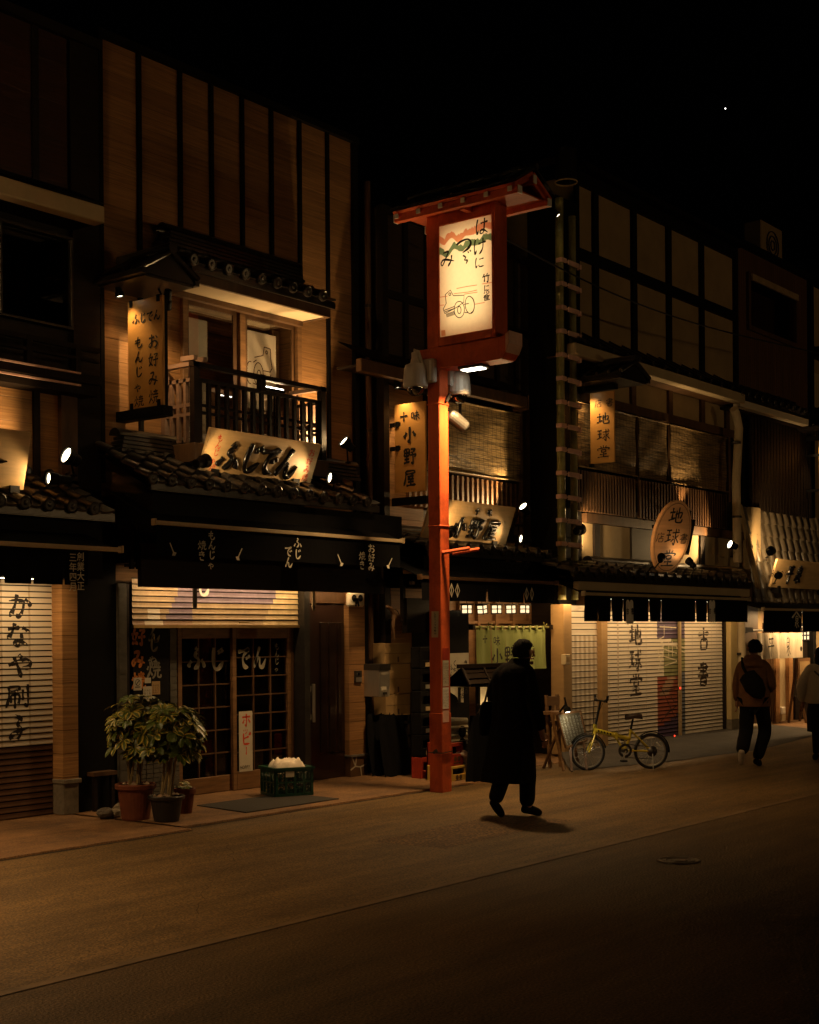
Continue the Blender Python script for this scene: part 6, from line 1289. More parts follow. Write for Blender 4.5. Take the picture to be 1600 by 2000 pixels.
# little gabled roof, ridge along Y
ye0, ye1 = at(768, 433, X=XF-.25).y, at(1006, 368, X=XF-.25).y; zr = zroof
xe_, xw_ = XF+d+.22, XF-.24; xm = (xe_+xw_)/2; rise = .2
b = MB()
for (xa, xb_) in ((xw_, xm), (xe_, xm)):
    for k, h in enumerate((0, .03)):
        pass
    s = 1 if xa < xm else -1
    p0, p1, p2, p3 = V((xa, ye1, zr+.07)), V((xa, ye0, zr+.07)), V((xm, ye0, zr+.07+rise)), V((xm, ye1, zr+.07+rise)); up = V((-.5*s, 0, .8)).normalized()*.035
    A_ = [p0, p1, p2, p3]; B_ = [p+up for p in A_]; b.poly(A_ if s > 0 else A_[::-1]); b.poly(B_[::-1] if s > 0 else B_); b.grid([A_, B_], close=True)
b.build('roof_board', M['redp'], LP)
b = MB()
for (xa, s) in ((xw_-.03, 1), (xe_+.03, -1)):
    p = [V((xa, ye1-.03, zr+.115)), V((xa, ye0+.03, zr+.115)), V((xm, ye0+.03, zr+.125+rise)), V((xm, ye1-.03, zr+.125+rise))]; q = [v+V((0, 0, .02)) for v in p]; b.poly(q if s < 0 else q[::-1]); b.grid([p, q], close=True)
b.tube([(xm, ye1-.05, zr+.15+rise), (xm, ye0+.05, zr+.15+rise)], .035, 8)
for k in range(9): y = ye1+(ye0-ye1)*(k+.5)/9; b.bar((xw_-.02, y, zr+.135), (xm, y, zr+.145+rise), .03, .03)
b.build('roof_cover', M['dsteel'], LP)
b = MB(); e = MB()
for x in (xw_+.06, xe_-.06):
    z = zr+.03 if x in (xw_+.06, xe_-.06) else zr+.04; b.box(x-.035, x+.035, ye1-.01, ye0+.01, z-.035, z+.045); e.box(x-.037, x+.037, ye1-.022, ye1-.0105, z-.037, z+.047); e.box(x-.037, x+.037, ye0+.0105, ye0+.022, z-.037, z+.047)
b.box(xm-.03, xm+.03, ye1-.01, ye0+.01, zr+rise-.03, zr+rise+.05); e.box(xm-.032, xm+.032, ye1-.022, ye1-.0105, zr+rise-.032, zr+rise+.06)
n = 6
for k in range(n):
    y = ye1+.06+(ye0-ye1-.12)*k/(n-1)
    for xa, s in ((xw_, 1), (xe_, -1)):
        b.bar((xa-.015*s, y, zr+.045), (xm, y, zr+.045+rise), .045, .04); e.obox((xa-.022*s, y, zr+.04), (.006, 0, 0), (0, .026, 0), (0, 0, .026))
b.box(XF+.0, XF+d, yr, yl, ztop+.121, zr+.05); b.box(xw_+.1, xe_-.1, ye1+.05, ye0-.05, zr+.052, zr+.066); b.box(xw_+.09, xe_-.09, yr+.3, yr+.36, zr-.02, zr+.07); b.build('rafter', M['redp'], LP); e.build('rafter_end', M['white'], LP)
# stickers
b = MB(); x0 = PX-.0075; q = [at(843, 1194, X=x0), at(857, 1194, X=x0), at(856, 1245, X=x0), at(843, 1245, X=x0)]; b.poly(q[::-1]); st = b.build('sticker', M['paper'], LP, label='white security camera notice on the pole')
b = MB(); write(b, '防犯カメラ作動中', V((x0, (q[0].y+q[1].y)/2, q[0].z-.012)), YL, ZU, .03, pitch=1.07, lift=.002); o = b.build('lettering', M['ink'], LP); o.parent = st
y0 = PY-.0075; b = MB()
for (a0, b0, a1, b1, m_) in ((865, 1266, 877, 1288, 'redpl'), (865, 1290, 877, 1340, 'paper'), (865, 1343, 877, 1384, 'white'), (865, 1388, 877, 1410, 'copper')):
    x0_, x1_, z0, z1 = rc(a0, b0, a1, b1, y0); bb = MB(); bb.box(x0_, x1_, y0, y0+.003, z0, z1); s_ = bb.build('sticker', M[m_], LP)
    if m_ in ('paper', 'white'):
        bb = MB()
        for k in range(5): write(bb, 'きのおはけにくもの'[k:k+6], V((x1_-.012-k*(x1_-x0_)*.19, y0, z1-.02)), XR, ZU, (z1-z0)*.13, lift=.002, aspect=.35, wk=1.3)
        o = bb.build('lettering', M['ink'], LP); o.parent = s_
b = MB(); 
for z in (.45, ): b.tube([(PX-.012, PY-.012, z), (PX+PW+.012, PY-.012, z+.01), (PX+PW+.012, PY+PW+.01, z), (PX-.012, PY+PW+.01, z), (PX-.012, PY-.012, z)], .006, 5)
b.bar((PX-.02, PY+.1, z), (PX-.02, PY+.06, z+.03), .03, .03); b.bar((PX+PW*.6, PY-.02, az(870, 790, PY)+.03), (PX+PW*.9, PY-.03, az(870, 790, PY)+.12), .03, .03); b.build('wire_band', M['dsteel'], LP)
b = MB(); zp = az(870, 1080, PY)
for x in (PX+.03, PX+PW+.05): b.tube([(x, PY-.0, zp), (x+.22, PY-.22, zp+.05)], .022, 8)
b.build('pole_peg', M['redp'], LP)
# junction boxes and cameras on the pole
z1, z0 = az(863, 702, PY), az(863, 748, PY); b = MB(); b.box(PX-.09, PX-.004, PY+.02, PY+PW+.12, z0, z1); b.box(PX+PW+.004, PX+PW+.09, PY-.04, PY+PW, z0-.02, z1); jb = b.build('junction_box', M['camw'], LP, bevel=.015)
b = MB(); b.bar((PX+PW+.095, PY+.06, z0+.08), (PX+PW+.095, PY+.06, z1-.08), .02, .015); b.box(PX-.095, PX-.0905, PY+.04, PY+.07, z0+.02, z1-.02); o = b.build('box_latch', M['white'], LP); o.parent = jb
def domecam(px, py, label, s, Yc, arm_from):
    p = at(px, py, Yc); t = thing('dome_camera', label, 'camera', p, 'white security cameras on the red pole')
    b = MB(); b.lathe(p, [(.02, .30*s), (.05*s, .27*s), (.06*s, .22*s), (.115*s, .2*s), (.13*s, .16*s), (.145*s, -.02*s), (.135*s, -.05*s), (.11*s, -.055*s)], 22); b.build('housing', M['camw'], t, smooth=False)
    b = MB(); b.lathe(p, [(.1*s*math.cos(k*math.pi/16), -.055*s-.1*s*math.sin(k*math.pi/16)) for k in range(9)], 20, cap=False); b.build('dome', M['dome'], t, smooth=True)
    b = MB(); b.lathe(p+V((0, 0, -.06*s)), [(.07*s, 0), (.06*s, -.05*s), (.001, -.065*s)], 14, cap=False); b.build('camera_lens', M['blackg'], t, smooth=True)
    b = MB(); a = p+V((0, 0, .28*s)); b.tube([a, a+V((0, 0, .1)), a.lerp(arm_from, .3)+V((0, 0, .12)), a.lerp(arm_from, .7)+V((0, 0, .06)), arm_from], .022, 9); b.lathe(a+V((0, 0, .02)), [(.045, -.03), (.045, .04)], 12); b.build('arm', M['camw'], t, smooth=True)
domecam(812, 748, 'white dome security camera on the left of the red pole', 1.0, PY+.24, V((PX-.09, PY+.15, z1-.13)))
domecam(896, 764, 'white dome security camera on the right of the red pole', .98, PY-.02, V((PX+PW+.09, PY+.1, z1-.2)))
p = at(893, 822, PY+.05); t = thing('bullet_camera', 'tilted white bullet security camera low on the red pole', 'camera', p, 'white security cameras on the red pole'); dr = V((.75, -.35, -.55)).normalized()
b = MB(); b.lathe(p, [(.06, -.14), (.075, -.12), (.085, .05), (.08, .1), (.06, .13), (.02, .14)], 18, axis=tuple(-dr)); b.build('housing', M['steel'], t, smooth=False)
b = MB(); b.bar(p+V((.06, 0, .02)), p+V((.06, 0, .22)), .02, .03); b.bar(p+V((.06, 0, .21)), V((PX+PW, PY+.08, p.z+.22)), .03, .03); b.build('bracket', M['dsteel'], t); b = MB(); b.lathe(p-dr*-.0, [(.05, .145), (.03, .15)], 12, axis=tuple(dr)); b.build('camera_lens', M['blackg'], t)
# unseen copy of the pole along the street, lights raised to brighten road and pole
for (x, y) in ((4.0, 9.5),):
    c = copy_tree(LP)
    for k in c.children:
        if k.type == 'LIGHT': e_ = k.data.energy; k.data = k.data.copy(); k.data.energy = 130 if e_ > 20 else 42
    c.location = (x, y, 0); c['label'] = 'unseen copy of the red street lantern pole, lighting the road from outside the picture'
for x, pw_ in ((5.0, 120), (15.0, 200), (27.0, 620)):                       # unseen fill lamps added behind the camera for upper walls and road
    t = thing('fill_lamp', 'unseen globe fill lamp added behind the viewer', 'fill lamp', (x, -14, 0), 'globe fill lamps added behind the viewer')
    b = MB(); b.lathe((x, -14, 0), [(.12, 0), (.1, .3), (.06, .4), (.045, 3.6), (.09, 3.7), (.09, 3.75)], 12); b.build('post', M['dsteel'], t)
    b = MB(); b.lathe((x, -14, 3.75), [(.08, 0), (.24, .18), (.28, .35), (.2, .55), (.001, .62)], 16); b.build('globe', M['lant'], t)
    light('POINT', (x, -13.5, 4.0), pw_, (1, .6, .25), rad=.25, parent=t)

# ================================================================ SMALL OBJECTS
# planters
def whorl(b, c, out, s, rn):
    """one palmate leaf: leaflets hanging round the end of a stalk"""
    out = V(out).normalized(); e = out.cross(V((0, 0, 1)))
    if e.length < .1: e = V((1, 0, 0))
    e.normalize(); g = e.cross(out).normalized(); n = rn.randint(6, 8)
    for k in range(n):
        a = 6.2832*k/n+rn.uniform(-.2, .2); dv = (e*math.cos(a)+g*math.sin(a))*.92+out*.35-V((0, 0, .28)); dv.normalize(); L = s*rn.uniform(.75, 1.1); wd = L*.235
        sd = dv.cross(out).normalized(); up = sd.cross(dv).normalized()
        if up.dot(out) < 0: up = -up
        pts = []
        for f, w_, dr in ((.12, .12, .0), (.36, .72, .03), (.66, 1, .0), (.88, .72, -.05), (1, .12, -.11)):
            m_ = c+dv*L*f+V((0, 0, dr*L)); pts.append((m_-sd*wd*w_-up*wd*w_*-.25, m_-sd*wd*w_*.52-up*wd*w_*-.1, m_-up*.0, m_+sd*wd*w_*.52+up*wd*w_*.1, m_+sd*wd*w_+up*wd*w_*.25))
        pale = rn.random() < .6
        for i in range(4):
            for j in range(4): b.poly([pts[i][j], pts[i][j+1], pts[i+1][j+1], pts[i+1][j]], (1 if pale and (j in (0, 3)) else 0))
def potplant(base, r, h, mname, label, cx, cz, rx, rz, nw, seed, dy=0.0):
    rn = random.Random(seed); base = V(base); t = thing('potted_plant', label, 'potted plant', base, 'leafy shrubs in pots')
    b = MB(); b.lathe(base, [(r*.70, 0), (r*.74, .02), (r*.92, h*.82), (r*.93, h*.84), (r*1.06, h*.86), (r*1.08, h*.97), (r*1.04, h), (r*.93, h), (r*.9, h*.9), (.01, h*.88)], 30, cap=False); b.build('pot', M[mname], t, smooth=False, bevel=.004)
    b = MB(); b.lathe(base, [(r*.92, h*.9), (r*.5, h*.93), (.005, h*.94)], 16, cap=False); so = b.build('soil', M['soil'], t)
    b = MB()
    for k in range(16): a, q = rn.uniform(0, 6.28), rn.uniform(0, r*.8); b.lathe(base+V((math.cos(a)*q, math.sin(a)*q, h*.92)), [(.001, 0), (rn.uniform(.015, .03), .015), (.001, .035)], 6)
    o = b.build('pebbles', M['pebble'], t); o.parent = so
    C_ = V((cx, base.y+dy, cz)); tips = []
    while len(tips) < nw:
        q = V((rn.uniform(-1, 1), rn.uniform(-1, 1), rn.uniform(-1, 1)))
        if .25 < q.length < 1: tips.append((C_+V((q.x*rx, q.y*rx*.9, q.z*rz)), q.normalized()))
    b = MB(); st = [base+V((math.cos(k*2.1)*r*.3, math.sin(k*2.1)*r*.3, h*.9)) for k in range(5)]; hubs = []
    for k, s in enumerate(st):
        e = C_+V((rn.uniform(-.5, .5)*rx, rn.uniform(-.4, .4)*rx, rn.uniform(-.1, .5)*rz)); m_ = s.lerp(e, .45)+V((rn.uniform(-.03, .03), 0, .06)); b.tube([s, m_, s.lerp(e, .7)+V((0, 0, .05)), e], [.014, .012, .01, .007], 6); hubs += [m_.lerp(e, f) for f in (.3, .6, .9, 1)]
    for p, q in tips:
        hb = min(hubs, key=lambda w: (w-p).length); b.tube([hb, hb.lerp(p, .5)+V((0, 0, .03)), p], [.005, .004, .003], 4, cap=False)
    b.build('stem', M['stem'], t)
    b = MB()
    for p, q in tips: whorl(b, p, V((q.x, q.y-.15, max(q.z, -.2)+.75)), rn.uniform(.1, .145), rn)
    b.build('foliage', [M['leaf'], M['leafy']], t); return t
p = at(287, 1603, Z=.02); p2 = at(342, 1607, Z=.02)
pc1 = at(285, 1425, p.y+.05); pc2 = at(345, 1432, p2.y+.1)
potplant((p.x, p.y+.16, .02), .185, .35, 'terra', 'leafy shrub in an orange terracotta pot, the left one of two', pc1.x+.02, pc1.z+.03, .32, .32, 92, 5)
potplant((p2.x+.02, p2.y+.14, .02), .165, .25, 'potb', 'leafy shrub in a low black pot, the right one of two', pc2.x-.02, pc2.z+.02, .3, .3, 74, 11)
q = at(375, 1590, Z=.02); t = thing('flower_pot', 'small pale clay pot half hidden behind the black pot', 'pot', (q.x, q.y+.1, .02)); b = MB(); b.lathe((q.x, q.y+.1, .02), [(.07, 0), (.095, .2), (.11, .2), (.11, .25), (.09, .25), (.08, .22), (.005, .22)], 20, cap=False); b.build('pot', M['terra'], t)
rn = random.Random(4); b = MB()
for k in range(7): whorl(b, V((q.x+rn.uniform(-.06, .06), q.y+.1+rn.uniform(-.06, .06), .27+rn.uniform(0, .05))), (rn.uniform(-.3, .3), -.2, 1), .06, rn)
b.build('foliage', [M['leaf'], M['leafy']], t)
# stool box and stones left of the pots
a = at(213, 1595, Z=0); t = thing('wooden_stool', 'low dark wooden stool behind the terracotta pot', 'stool', (a.x, a.y, 0)); b = MB(); x0, y0 = a.x+.02, a.y+.25; b.box(x0, x0+.3, y0, y0+.3, .38, .42); b.build('seat', M['bwood'], t)
for s in (0, 1):
    for k in (0, 1): b = MB(); b.box(x0+.02+.22*s, x0+.06+.22*s, y0+.02+.22*k, y0+.06+.22*k, .02, .379); b.build('leg', M['dwood'], t)
for i, (px, py, s, lab) in enumerate(((233, 1598, .06, 'pale rough stone lying left of the terracotta pot'), (246, 1592, .085, 'grey block stone against the terracotta pot'), (212, 1600, .075, 'dark flat stone farthest left of the pots'))):
    p = at(px, py, Z=.02); b = MB(); rn = random.Random(i+3); rows = []
    for k in range(7):
        f = math.pi*k/6; rows.append([V((p.x+math.sin(f)*s*1.3*math.cos(g*.6283)*rn.uniform(.85, 1.1), p.y+.05+math.sin(f)*s*math.sin(g*.6283)*rn.uniform(.85, 1.1), .02+s*.75*(1-math.cos(f)))) for g in range(10)])
    b.grid(rows, close=True); tag(b.build('stone', M['conc' if i < 2 else 'stone'], loc=(p.x, p.y, .02)), lab, 'stone', 'loose stones by the pots')
# green crate with white cloth
p = at(556, 1557, Z=.03); cx0, cy0 = at(514, 1552, Z=.035).x, at(556, 1556, Z=.035).y; ex = V((.985, .17, 0)).normalized(); ey = V((-ex.y, ex.x, 0)); cw, cdp, ch = .56, .36, .3
o0 = at(538, 1557, Z=.035); o0 = V((o0.x, o0.y, .035)); L_ = at(514, 1549, Z=.035); R_ = at(611, 1552, Z=.035); ex = V((R_.x-o0.x, R_.y-o0.y, 0)); cw = ex.length; ex.normalize(); ey = V((-ex.y, ex.x, 0)); cdp = .4
t = thing('plastic_crate', 'dark green mesh crate on the mat filled with white cloths', 'crate', o0); b = MB()
def CR(u, v, z): return o0+ex*u+ey*v+V((0, 0, z))
def mesh_side(pf, L):
    b.obox(*pf(L/2, ch-.02, L/2, .02)); b.obox(*pf(L/2, .015, L/2, .015)); b.obox(*pf(L/2, ch*.5, L/2, .008))
    for f in (0.015, L*.28, L*.52, L*.76, L-.015): b.obox(*pf(f, ch*.5, .012, ch*.5))
    n = int(L/.035)
    for k in range(-6, n):
        for s in (1, -1):
            u0, z0_, u1, z1_ = k*.035, .03, k*.035+.24, .27
            if u0 < 0: z0_ = .03-u0; u0 = 0
            if u1 > L: z1_ = .27-(u1-L); u1 = L
            if z1_ <= z0_: continue
            if s < 0: u0, u1 = L-u0, L-u1
            A_, B_ = pf(u0, z0_, 0, 0)[0], pf(u1, z1_, 0, 0)[0]; b.bar(A_, B_, .005, .005)
mesh_side(lambda u, z, hu, hz: (CR(u, 0, z), ex*hu, ey*.01, V((0, 0, hz))), cw); mesh_side(lambda u, z, hu, hz: (CR(u, cdp, z), ex*hu, ey*.01, V((0, 0, hz))), cw)
mesh_side(lambda u, z, hu, hz: (CR(0, u, z), ey*hu, ex*.01, V((0, 0, hz))), cdp); mesh_side(lambda u, z, hu, hz: (CR(cw, u, z), ey*hu, ex*.01, V((0, 0, hz))), cdp)
b.obox(CR(cw/2, cdp/2, .012), ex*cw/2, ey*cdp/2, V((0, 0, .01)))
for v in (0, cdp): b.obox(CR(cw/2, v, ch), ex*(cw/2+.025), ey*.02, V((0, 0, .012)))
for u in (0, cw): b.obox(CR(u, cdp/2, ch), ey*(cdp/2+.025), ex*.02, V((0, 0, .012)))
b.build('basket', M['green'], t); b = MB(); b.obox(CR(cw*.38, -.012, ch*.8), ex*.05, ey*.002, V((0, 0, .03))); b.build('tag', M['paper'], t)
rows = []; n = 18
for i in range(n+1):
    u = i/n; row = []
    for j in range(n+1):
        v = j/n; e = min(1, 4*u*(1-u)*1.6)*min(1, 4*v*(1-v)*1.6); q = V((u*6, v*5, 3)); z = ch-.05+.13*e**.6+.045*mnoise.noise(q)*e+.02*mnoise.noise(q*2.6); row.append(CR(.03+(cw-.06)*u, .03+(cdp-.06)*v, z))
    rows.append(row)
b = MB(); b.grid(rows); b.grid([[V((p.x, p.y, o0.z+.1)) for p in r] for r in rows][::-1]); tag(b.build('cloth_bundle', M['whitecloth'], smooth=True, loc=CR(.1, .1, .1)), 'crumpled white cloths heaped in the green crate', 'cloth')
# letterbox
x0, x1, z0, z1 = rc(723, 1299, 762, 1360, 10.95); t = thing('letterbox', 'grey steel letterbox marked POST on the dark side wall', 'letterbox', (x0, 10.95, z0))
xm_ = ax(741, 1330, 10.95); b = MB(); b.box(xm_, x1, 10.95, 11.3, z0, z1); b.build('box', M['steel'], t, bevel=.006); b = MB(); b.box(xm_-.004, x1+.004, 10.94, 11.3, z1-.07, z1+.006); b.build('lid', M['dsteel'], t)
b = MB(); write(b, 'POST', at(744, 1311, 10.95), XR, ZU, .055, vertical=False, lift=.003); b.build('lettering', M['paper'], t); b = MB(); p = at(745, 1341, 10.948); b.box(p.x, p.x+.1, 10.945, 10.949, p.z-.05, p.z); b.build('name_tag', M['paper'], t); b = MB(); b.box(p.x+.03, p.x+.09, 10.93, 10.949, p.z-.1, p.z-.07); b.build('latch', M['dsteel'], t)
# cardboard sheets and black sack
Yc = 11.15; x0, x1 = ax(752, 1300, Yc), ax(803, 1300, Yc)
for i, (pa, pb, lab) in enumerate(((1256, 1296, 'brown cardboard box, topmost of the stack behind the letterbox'), (1297, 1355, 'brown cardboard box, middle of the stack behind the letterbox'), (1356, 1398, 'brown cardboard box, third from the top behind the letterbox'))):
    z1, z0 = az(775, pa, Yc), az(775, pb, Yc); t = thing('cardboard_box', lab, 'box', (x0, Yc, z0), 'cardboard boxes stacked in the alley'); b = MB(); b.box(x0+.01*i, x1-.01*i, Yc, Yc+.3, z0, z1); b.build('box', M['card'], t, bevel=.006)
    b = MB(); b.box(x0+.01*i, x1-.01*i, Yc-.0022, Yc-.0005, (z0+z1)/2-.002, (z0+z1)/2+.002); b.box((x0+x1)/2-.015, (x0+x1)/2+.015, Yc-.004, Yc-.0025, z0+.02, z0+.09); b.build('flap_seam', M['bwood'], t)
zz = az(775, 1398, Yc); t = thing('wooden_pallet', 'dark pallet stand carrying the cardboard boxes', 'pallet', (x0, Yc, 0)); b = MB()
for k in range(4): b.box(x0, x1, Yc+.02, Yc+.3, .1+k*zz/4.2, .13+k*zz/4.2)
for x in (x0, x1-.05): b.box(x, x+.05, Yc+.02, Yc+.28, .015, zz-.005)
b.build('frame', M['dwood'], t); 
b = MB(); rows = []
for i in range(9):
    f = i/8; a0, a1 = ax(757, 1460, 10.8), ax(801, 1460, 10.8); rows.append([V((a0+(a1-a0)*j/8-.05*(1-f)*(j < 3), 10.8+.12*f+.03*math.sin(j*2+f*3), .02+(az(780, 1396, 10.8)-.02)*f+.02*math.sin(j*1.7))) for j in range(9)])
b.grid(rows); b.grid([[p+V((0, .2, 0)) for p in r] for r in rows][::-1]); tag(b.build('black_sack', M['cloth'], loc=(rows[0][0].x, 10.9, 0), smooth=True), 'black plastic sack leaning on the cardboard boxes', 'sack')
# rack of dark crates left of the pole
Yr = 10.35; x0, x1 = ax(822, 1400, Yr), ax(858, 1400, Yr)
for i in range(6):
    z0 = .02+i*.27; t = thing('bottle_crate', ['red bottle crate, lowest of the stack left of the red pole', 'dark crate, second from the bottom left of the red pole', 'dark crate, third from the bottom left of the red pole', 'dark crate, third from the top left of the red pole', 'dark crate, second from the top left of the red pole', 'dark crate, topmost of the stack left of the red pole'][i], 'crate', (x0, Yr, z0), 'crates stacked beside the red pole'); b = MB(); b.box(x0, x1, Yr, Yr+.03, z0, z0+.1); b.box(x0, x1, Yr, Yr+.03, z0+.2, z0+.26); b.box(x0, x0+.05, Yr+.001, Yr+.13, z0, z0+.26); b.box(x1-.05, x1, Yr+.001, Yr+.13, z0, z0+.26); b.box(x0, x1, Yr+.13, Yr+.15, z0, z0+.26); b.box(x0, x1, Yr+.002, Yr+.14, z0, z0+.02); b.build('shell', M['redpl' if i == 0 else 'black'], t, bevel=.004)
    if i: b = MB(); b.box(x0+.1, x1-.06, Yr-.004, Yr-.0005, z0+.02, z0+.07); b.build('label_strip', M['plasterd' if i % 2 else 'steel'], t)
# hanging wooden back frame with tools at the corner over the boxes
p = at(812, 1180, 10.9); t = thing('wooden_rack', 'dark wooden rack with curved top hanging under the tiles left of the pole', 'rack', p); b = MB()
xa, xb_ = ax(787, 1180, 10.9), ax(832, 1180, 10.9)
b.bar((xa, 10.9, az(787, 1215, 10.9)), (xa, 10.9, az(787, 1128, 10.9)), .05, .05); b.bar((xb_, 10.9, az(832, 1235, 10.9)), (xb_, 10.9, az(832, 1118, 10.9)), .09, .05)
pts = [(xa+(xb_-xa)*k/8, 10.9, az(800, 1140, 10.9)+.05*math.sin(math.pi*k/8)) for k in range(9)]
for k in range(8): b.bar(pts[k], pts[k+1], .05, .05)
b.box(ax(790, 1180, 10.9), ax(831, 1180, 10.9), 10.86, 10.94, az(800, 1236, 10.9), az(800, 1168, 10.9)); b.build('frame', M['dwood'], t)
x0, x1, z0, z1 = rc(804, 1108, 818, 1120, 10.7); b = MB(); b.box(x0, x1, 10.7, 10.85, z0, z1); tag(b.build('junction_box', M['beige'], loc=(x0, 10.7, z0), bevel=.01), 'small pale box under the tiles left of the red pole', 'box')
b = MB(); p = at(765, 1195, 10.85); pts = [at(756, 1184, 10.85), at(765, 1190, 10.85), at(770, 1200, 10.85), at(768, 1225, 10.85), at(771, 1250, 10.85)]; b.tube(pts, [.02, .03, .025, .02, .012], 6); b.tube([at(758, 1186, 10.83), at(776, 1192, 10.83), at(786, 1212, 10.83)], .008, 5); tag(b.build('rope_bundle', M['bwood'], loc=p), 'bundle of rope and cloth hanging above the cardboard boxes', 'rope')
# items right of the pole
yq = 9.85
def crate(px0, py0, px1, py1, Y, m_, lab):
    x0, x1 = ax(px0, py1, Y), ax(px1, py1, Y); z1, z0 = az(px0, py0, Y), max(.006, az(px0, py1, Y)); t = thing('beer_crate', lab, 'crate', (x0, Y, z0), 'crates stacked beside the red pole'); h = z1-z0; b = MB(); b.box(x0, x1, Y, Y+.03, z0, z0+h*.5); b.box(x0, x1, Y, Y+.03, z1-h*.16, z1); b.box(x0, x0+(x1-x0)*.18, Y, Y+.03, z0+h*.5, z1-h*.16); b.box(x1-(x1-x0)*.18, x1, Y, Y+.03, z0+h*.5, z1-h*.16)
    for x in (x0, x1-.03): b.box(x, x+.03, Y+.03, Y+.36, z0, z1)
    b.box(x0, x1, Y+.33, Y+.36, z0, z1); b.box(x0, x1, Y+.03, Y+.33, z0, z0+.02); b.build('shell', M[m_], t, bevel=.005)
    b = MB(); cx = (x0+x1)/2
    for s in (-.03, .03): b.lathe((cx+s*1.2, Y-.001, z0+h*.3), [(.03, 0), (.03, .002)], 12, axis=(0, -1, 0))
    b.box(cx-.07, cx+.07, Y-.003, Y-.001, z0+h*.08, z0+h*.14); b.build('emblem', M['bwood'], t); return x0, x1, z0, z1, Y
c1 = crate(879, 1498, 914, 1545, yq, 'yellow', 'yellow beer crate on the ground right of the red pole'); c2 = crate(880, 1452, 906, 1497, yq+.03, 'redpl', 'red crate standing on the yellow beer crate')
for i in range(4): 
    p = V((c2[0]+.06+.085*i, c2[4]+.12, c2[2]+.03)); t = thing('beer_bottle', 'brown glass bottle standing in the red crate by the pole', 'bottle', p, 'brown bottles in the red crate'); b = MB(); b.lathe(p, [(.032, 0), (.034, .02), (.034, .15), (.014, .21), (.013, .27)], 12); b.build('glass', M['blackg'], t); b = MB(); b.lathe(p, [(.0355, .05), (.0355, .11)], 12, cap=False); b.build('label_band', M['paper'], t)
for (pa, pb, lab) in ((1405, 1428, 'upper dented steel tin right of the red pole'), (1434, 1452, 'lower dented steel tin right of the red pole')):
    x0, x1, z0, z1 = rc(880, pa, 914, pb, yq+.1); t = thing('steel_tin', lab, 'tin', (x0, yq+.1, z0), 'steel tins by the red pole'); b = MB(); rows = []
    for k in range(7): z = z0+(z1-z0)*k/6; rows.append([V((x, y+.008*math.sin(k*2.4), z)) for x, y in ((x0, yq+.1), (x1, yq+.1), (x1, yq+.4), (x0, yq+.4))])
    b.grid(rows, close=True); b.poly(rows[-1]); b.poly(rows[0][::-1]); b.build('tin', M['steel'], t); b = MB(); b.lathe(((x0+x1)/2+.06, yq+.098, z0+.0), [(.075, 0), (.075, .004)], 18, axis=(0, -1, 0)); b.build('hand_hole', M['black'], t)
for (a0, b0, a1, b1, lab, Y) in ((878, 1276, 916, 1341, 'white handwritten menu sheet beside the red pole', 10.58), (880, 1341, 907, 1372, 'curled plastic sheet hanging below the menu sheet', 10.57)):
    x0, x1, z0, z1 = rc(a0, b0, a1, b1, Y); t = thing('menu_sheet', lab, 'notice', (x0, Y, z0)); b = MB()
    if 'curled' in lab: b.grid([[V((x0+(x1-x0)*j/6, Y-.04*math.sin(j), z1-(z1-z0)*(i/6)*(.35+.65*math.sin(j/6*1.57)))) for j in range(7)] for i in range(7)])
    else: b.box(x0, x1, Y-.002, Y+.001, z0, z1)
    b.build('sheet', M['paper'], t)
    if 'menu' in lab and 'hand' in lab:
        b = MB()
        for k, tx in enumerate(('きんきおの', 'もの味小古', 'おみ古小堂', 'くちの', 'ふんの地')): write(b, tx, V((x1-.07-k*(x1-x0)*.19, Y-.002, z1-.09-.05*(k % 3))), XR, ZU, .085, wk=1.3, lift=.002)
        b.build('lettering', M['ink'], t)
p = at(912, 1480, 9.9); t = thing('foam_tray', 'glossy pale tray leaning beside the red crate', 'tray', (p.x, p.y, .02)); b = MB(); b.obox(p+V((0, 0, -.0)), V((.12, -.06, -.08)), V((.03, .12, 0)), V((.02, 0, .03))); b.build('tray', M['white'], t, bevel=.01); b = MB(); b.box(p.x-.15, p.x+.15, p.y+.02, p.y+.25, .02, p.z-.09); b.build('stand', M['dsteel'], t)
# floor lantern (andon)
pL = at(953, 1500, 9.75); t = thing('floor_lantern', 'wooden floor lantern with a shingled roof beside the man in the long coat', 'lantern', (pL.x, 9.75, 0))
x0, x1 = ax(958, 1380, 9.75), ax(1003, 1380, 9.75); z1, z0 = az(950, 1338, 9.75), az(950, 1420, 9.75); b = MB()
for x in (x0, x1):
    for y in (9.75, 9.93): b.box(x-.025, x+.025, y-.025, y+.025, .02, z1+.1)
for z in (z0, z1): b.box(x0-.025, x1+.025, 9.73, 9.95, z-.025, z+.005)
b.box(x0-.1, x1+.1, 9.65, 10.05, .015, .06); b.build('frame', M['dwood'], t)
b = MB(); b.grid([[V((x, y, z)) for x, y in ((x0+.005, 9.77), (x1-.03, 9.77), (x1-.03, 9.91), (x0+.005, 9.91))] for z in (z0, z1-.026)], close=True); b.build('paper_shade', M['andon'], t)
light('POINT', ((x0+x1)/2-.03, 9.84, z0+.15), 3.5, (1, .7, .36), rad=.04, parent=t)
b = MB(); zr_ = az(925, 1340, 9.75); zt_ = az(935, 1303, 9.75); xa, xb_ = ax(918, 1338, 9.6), x1+.18
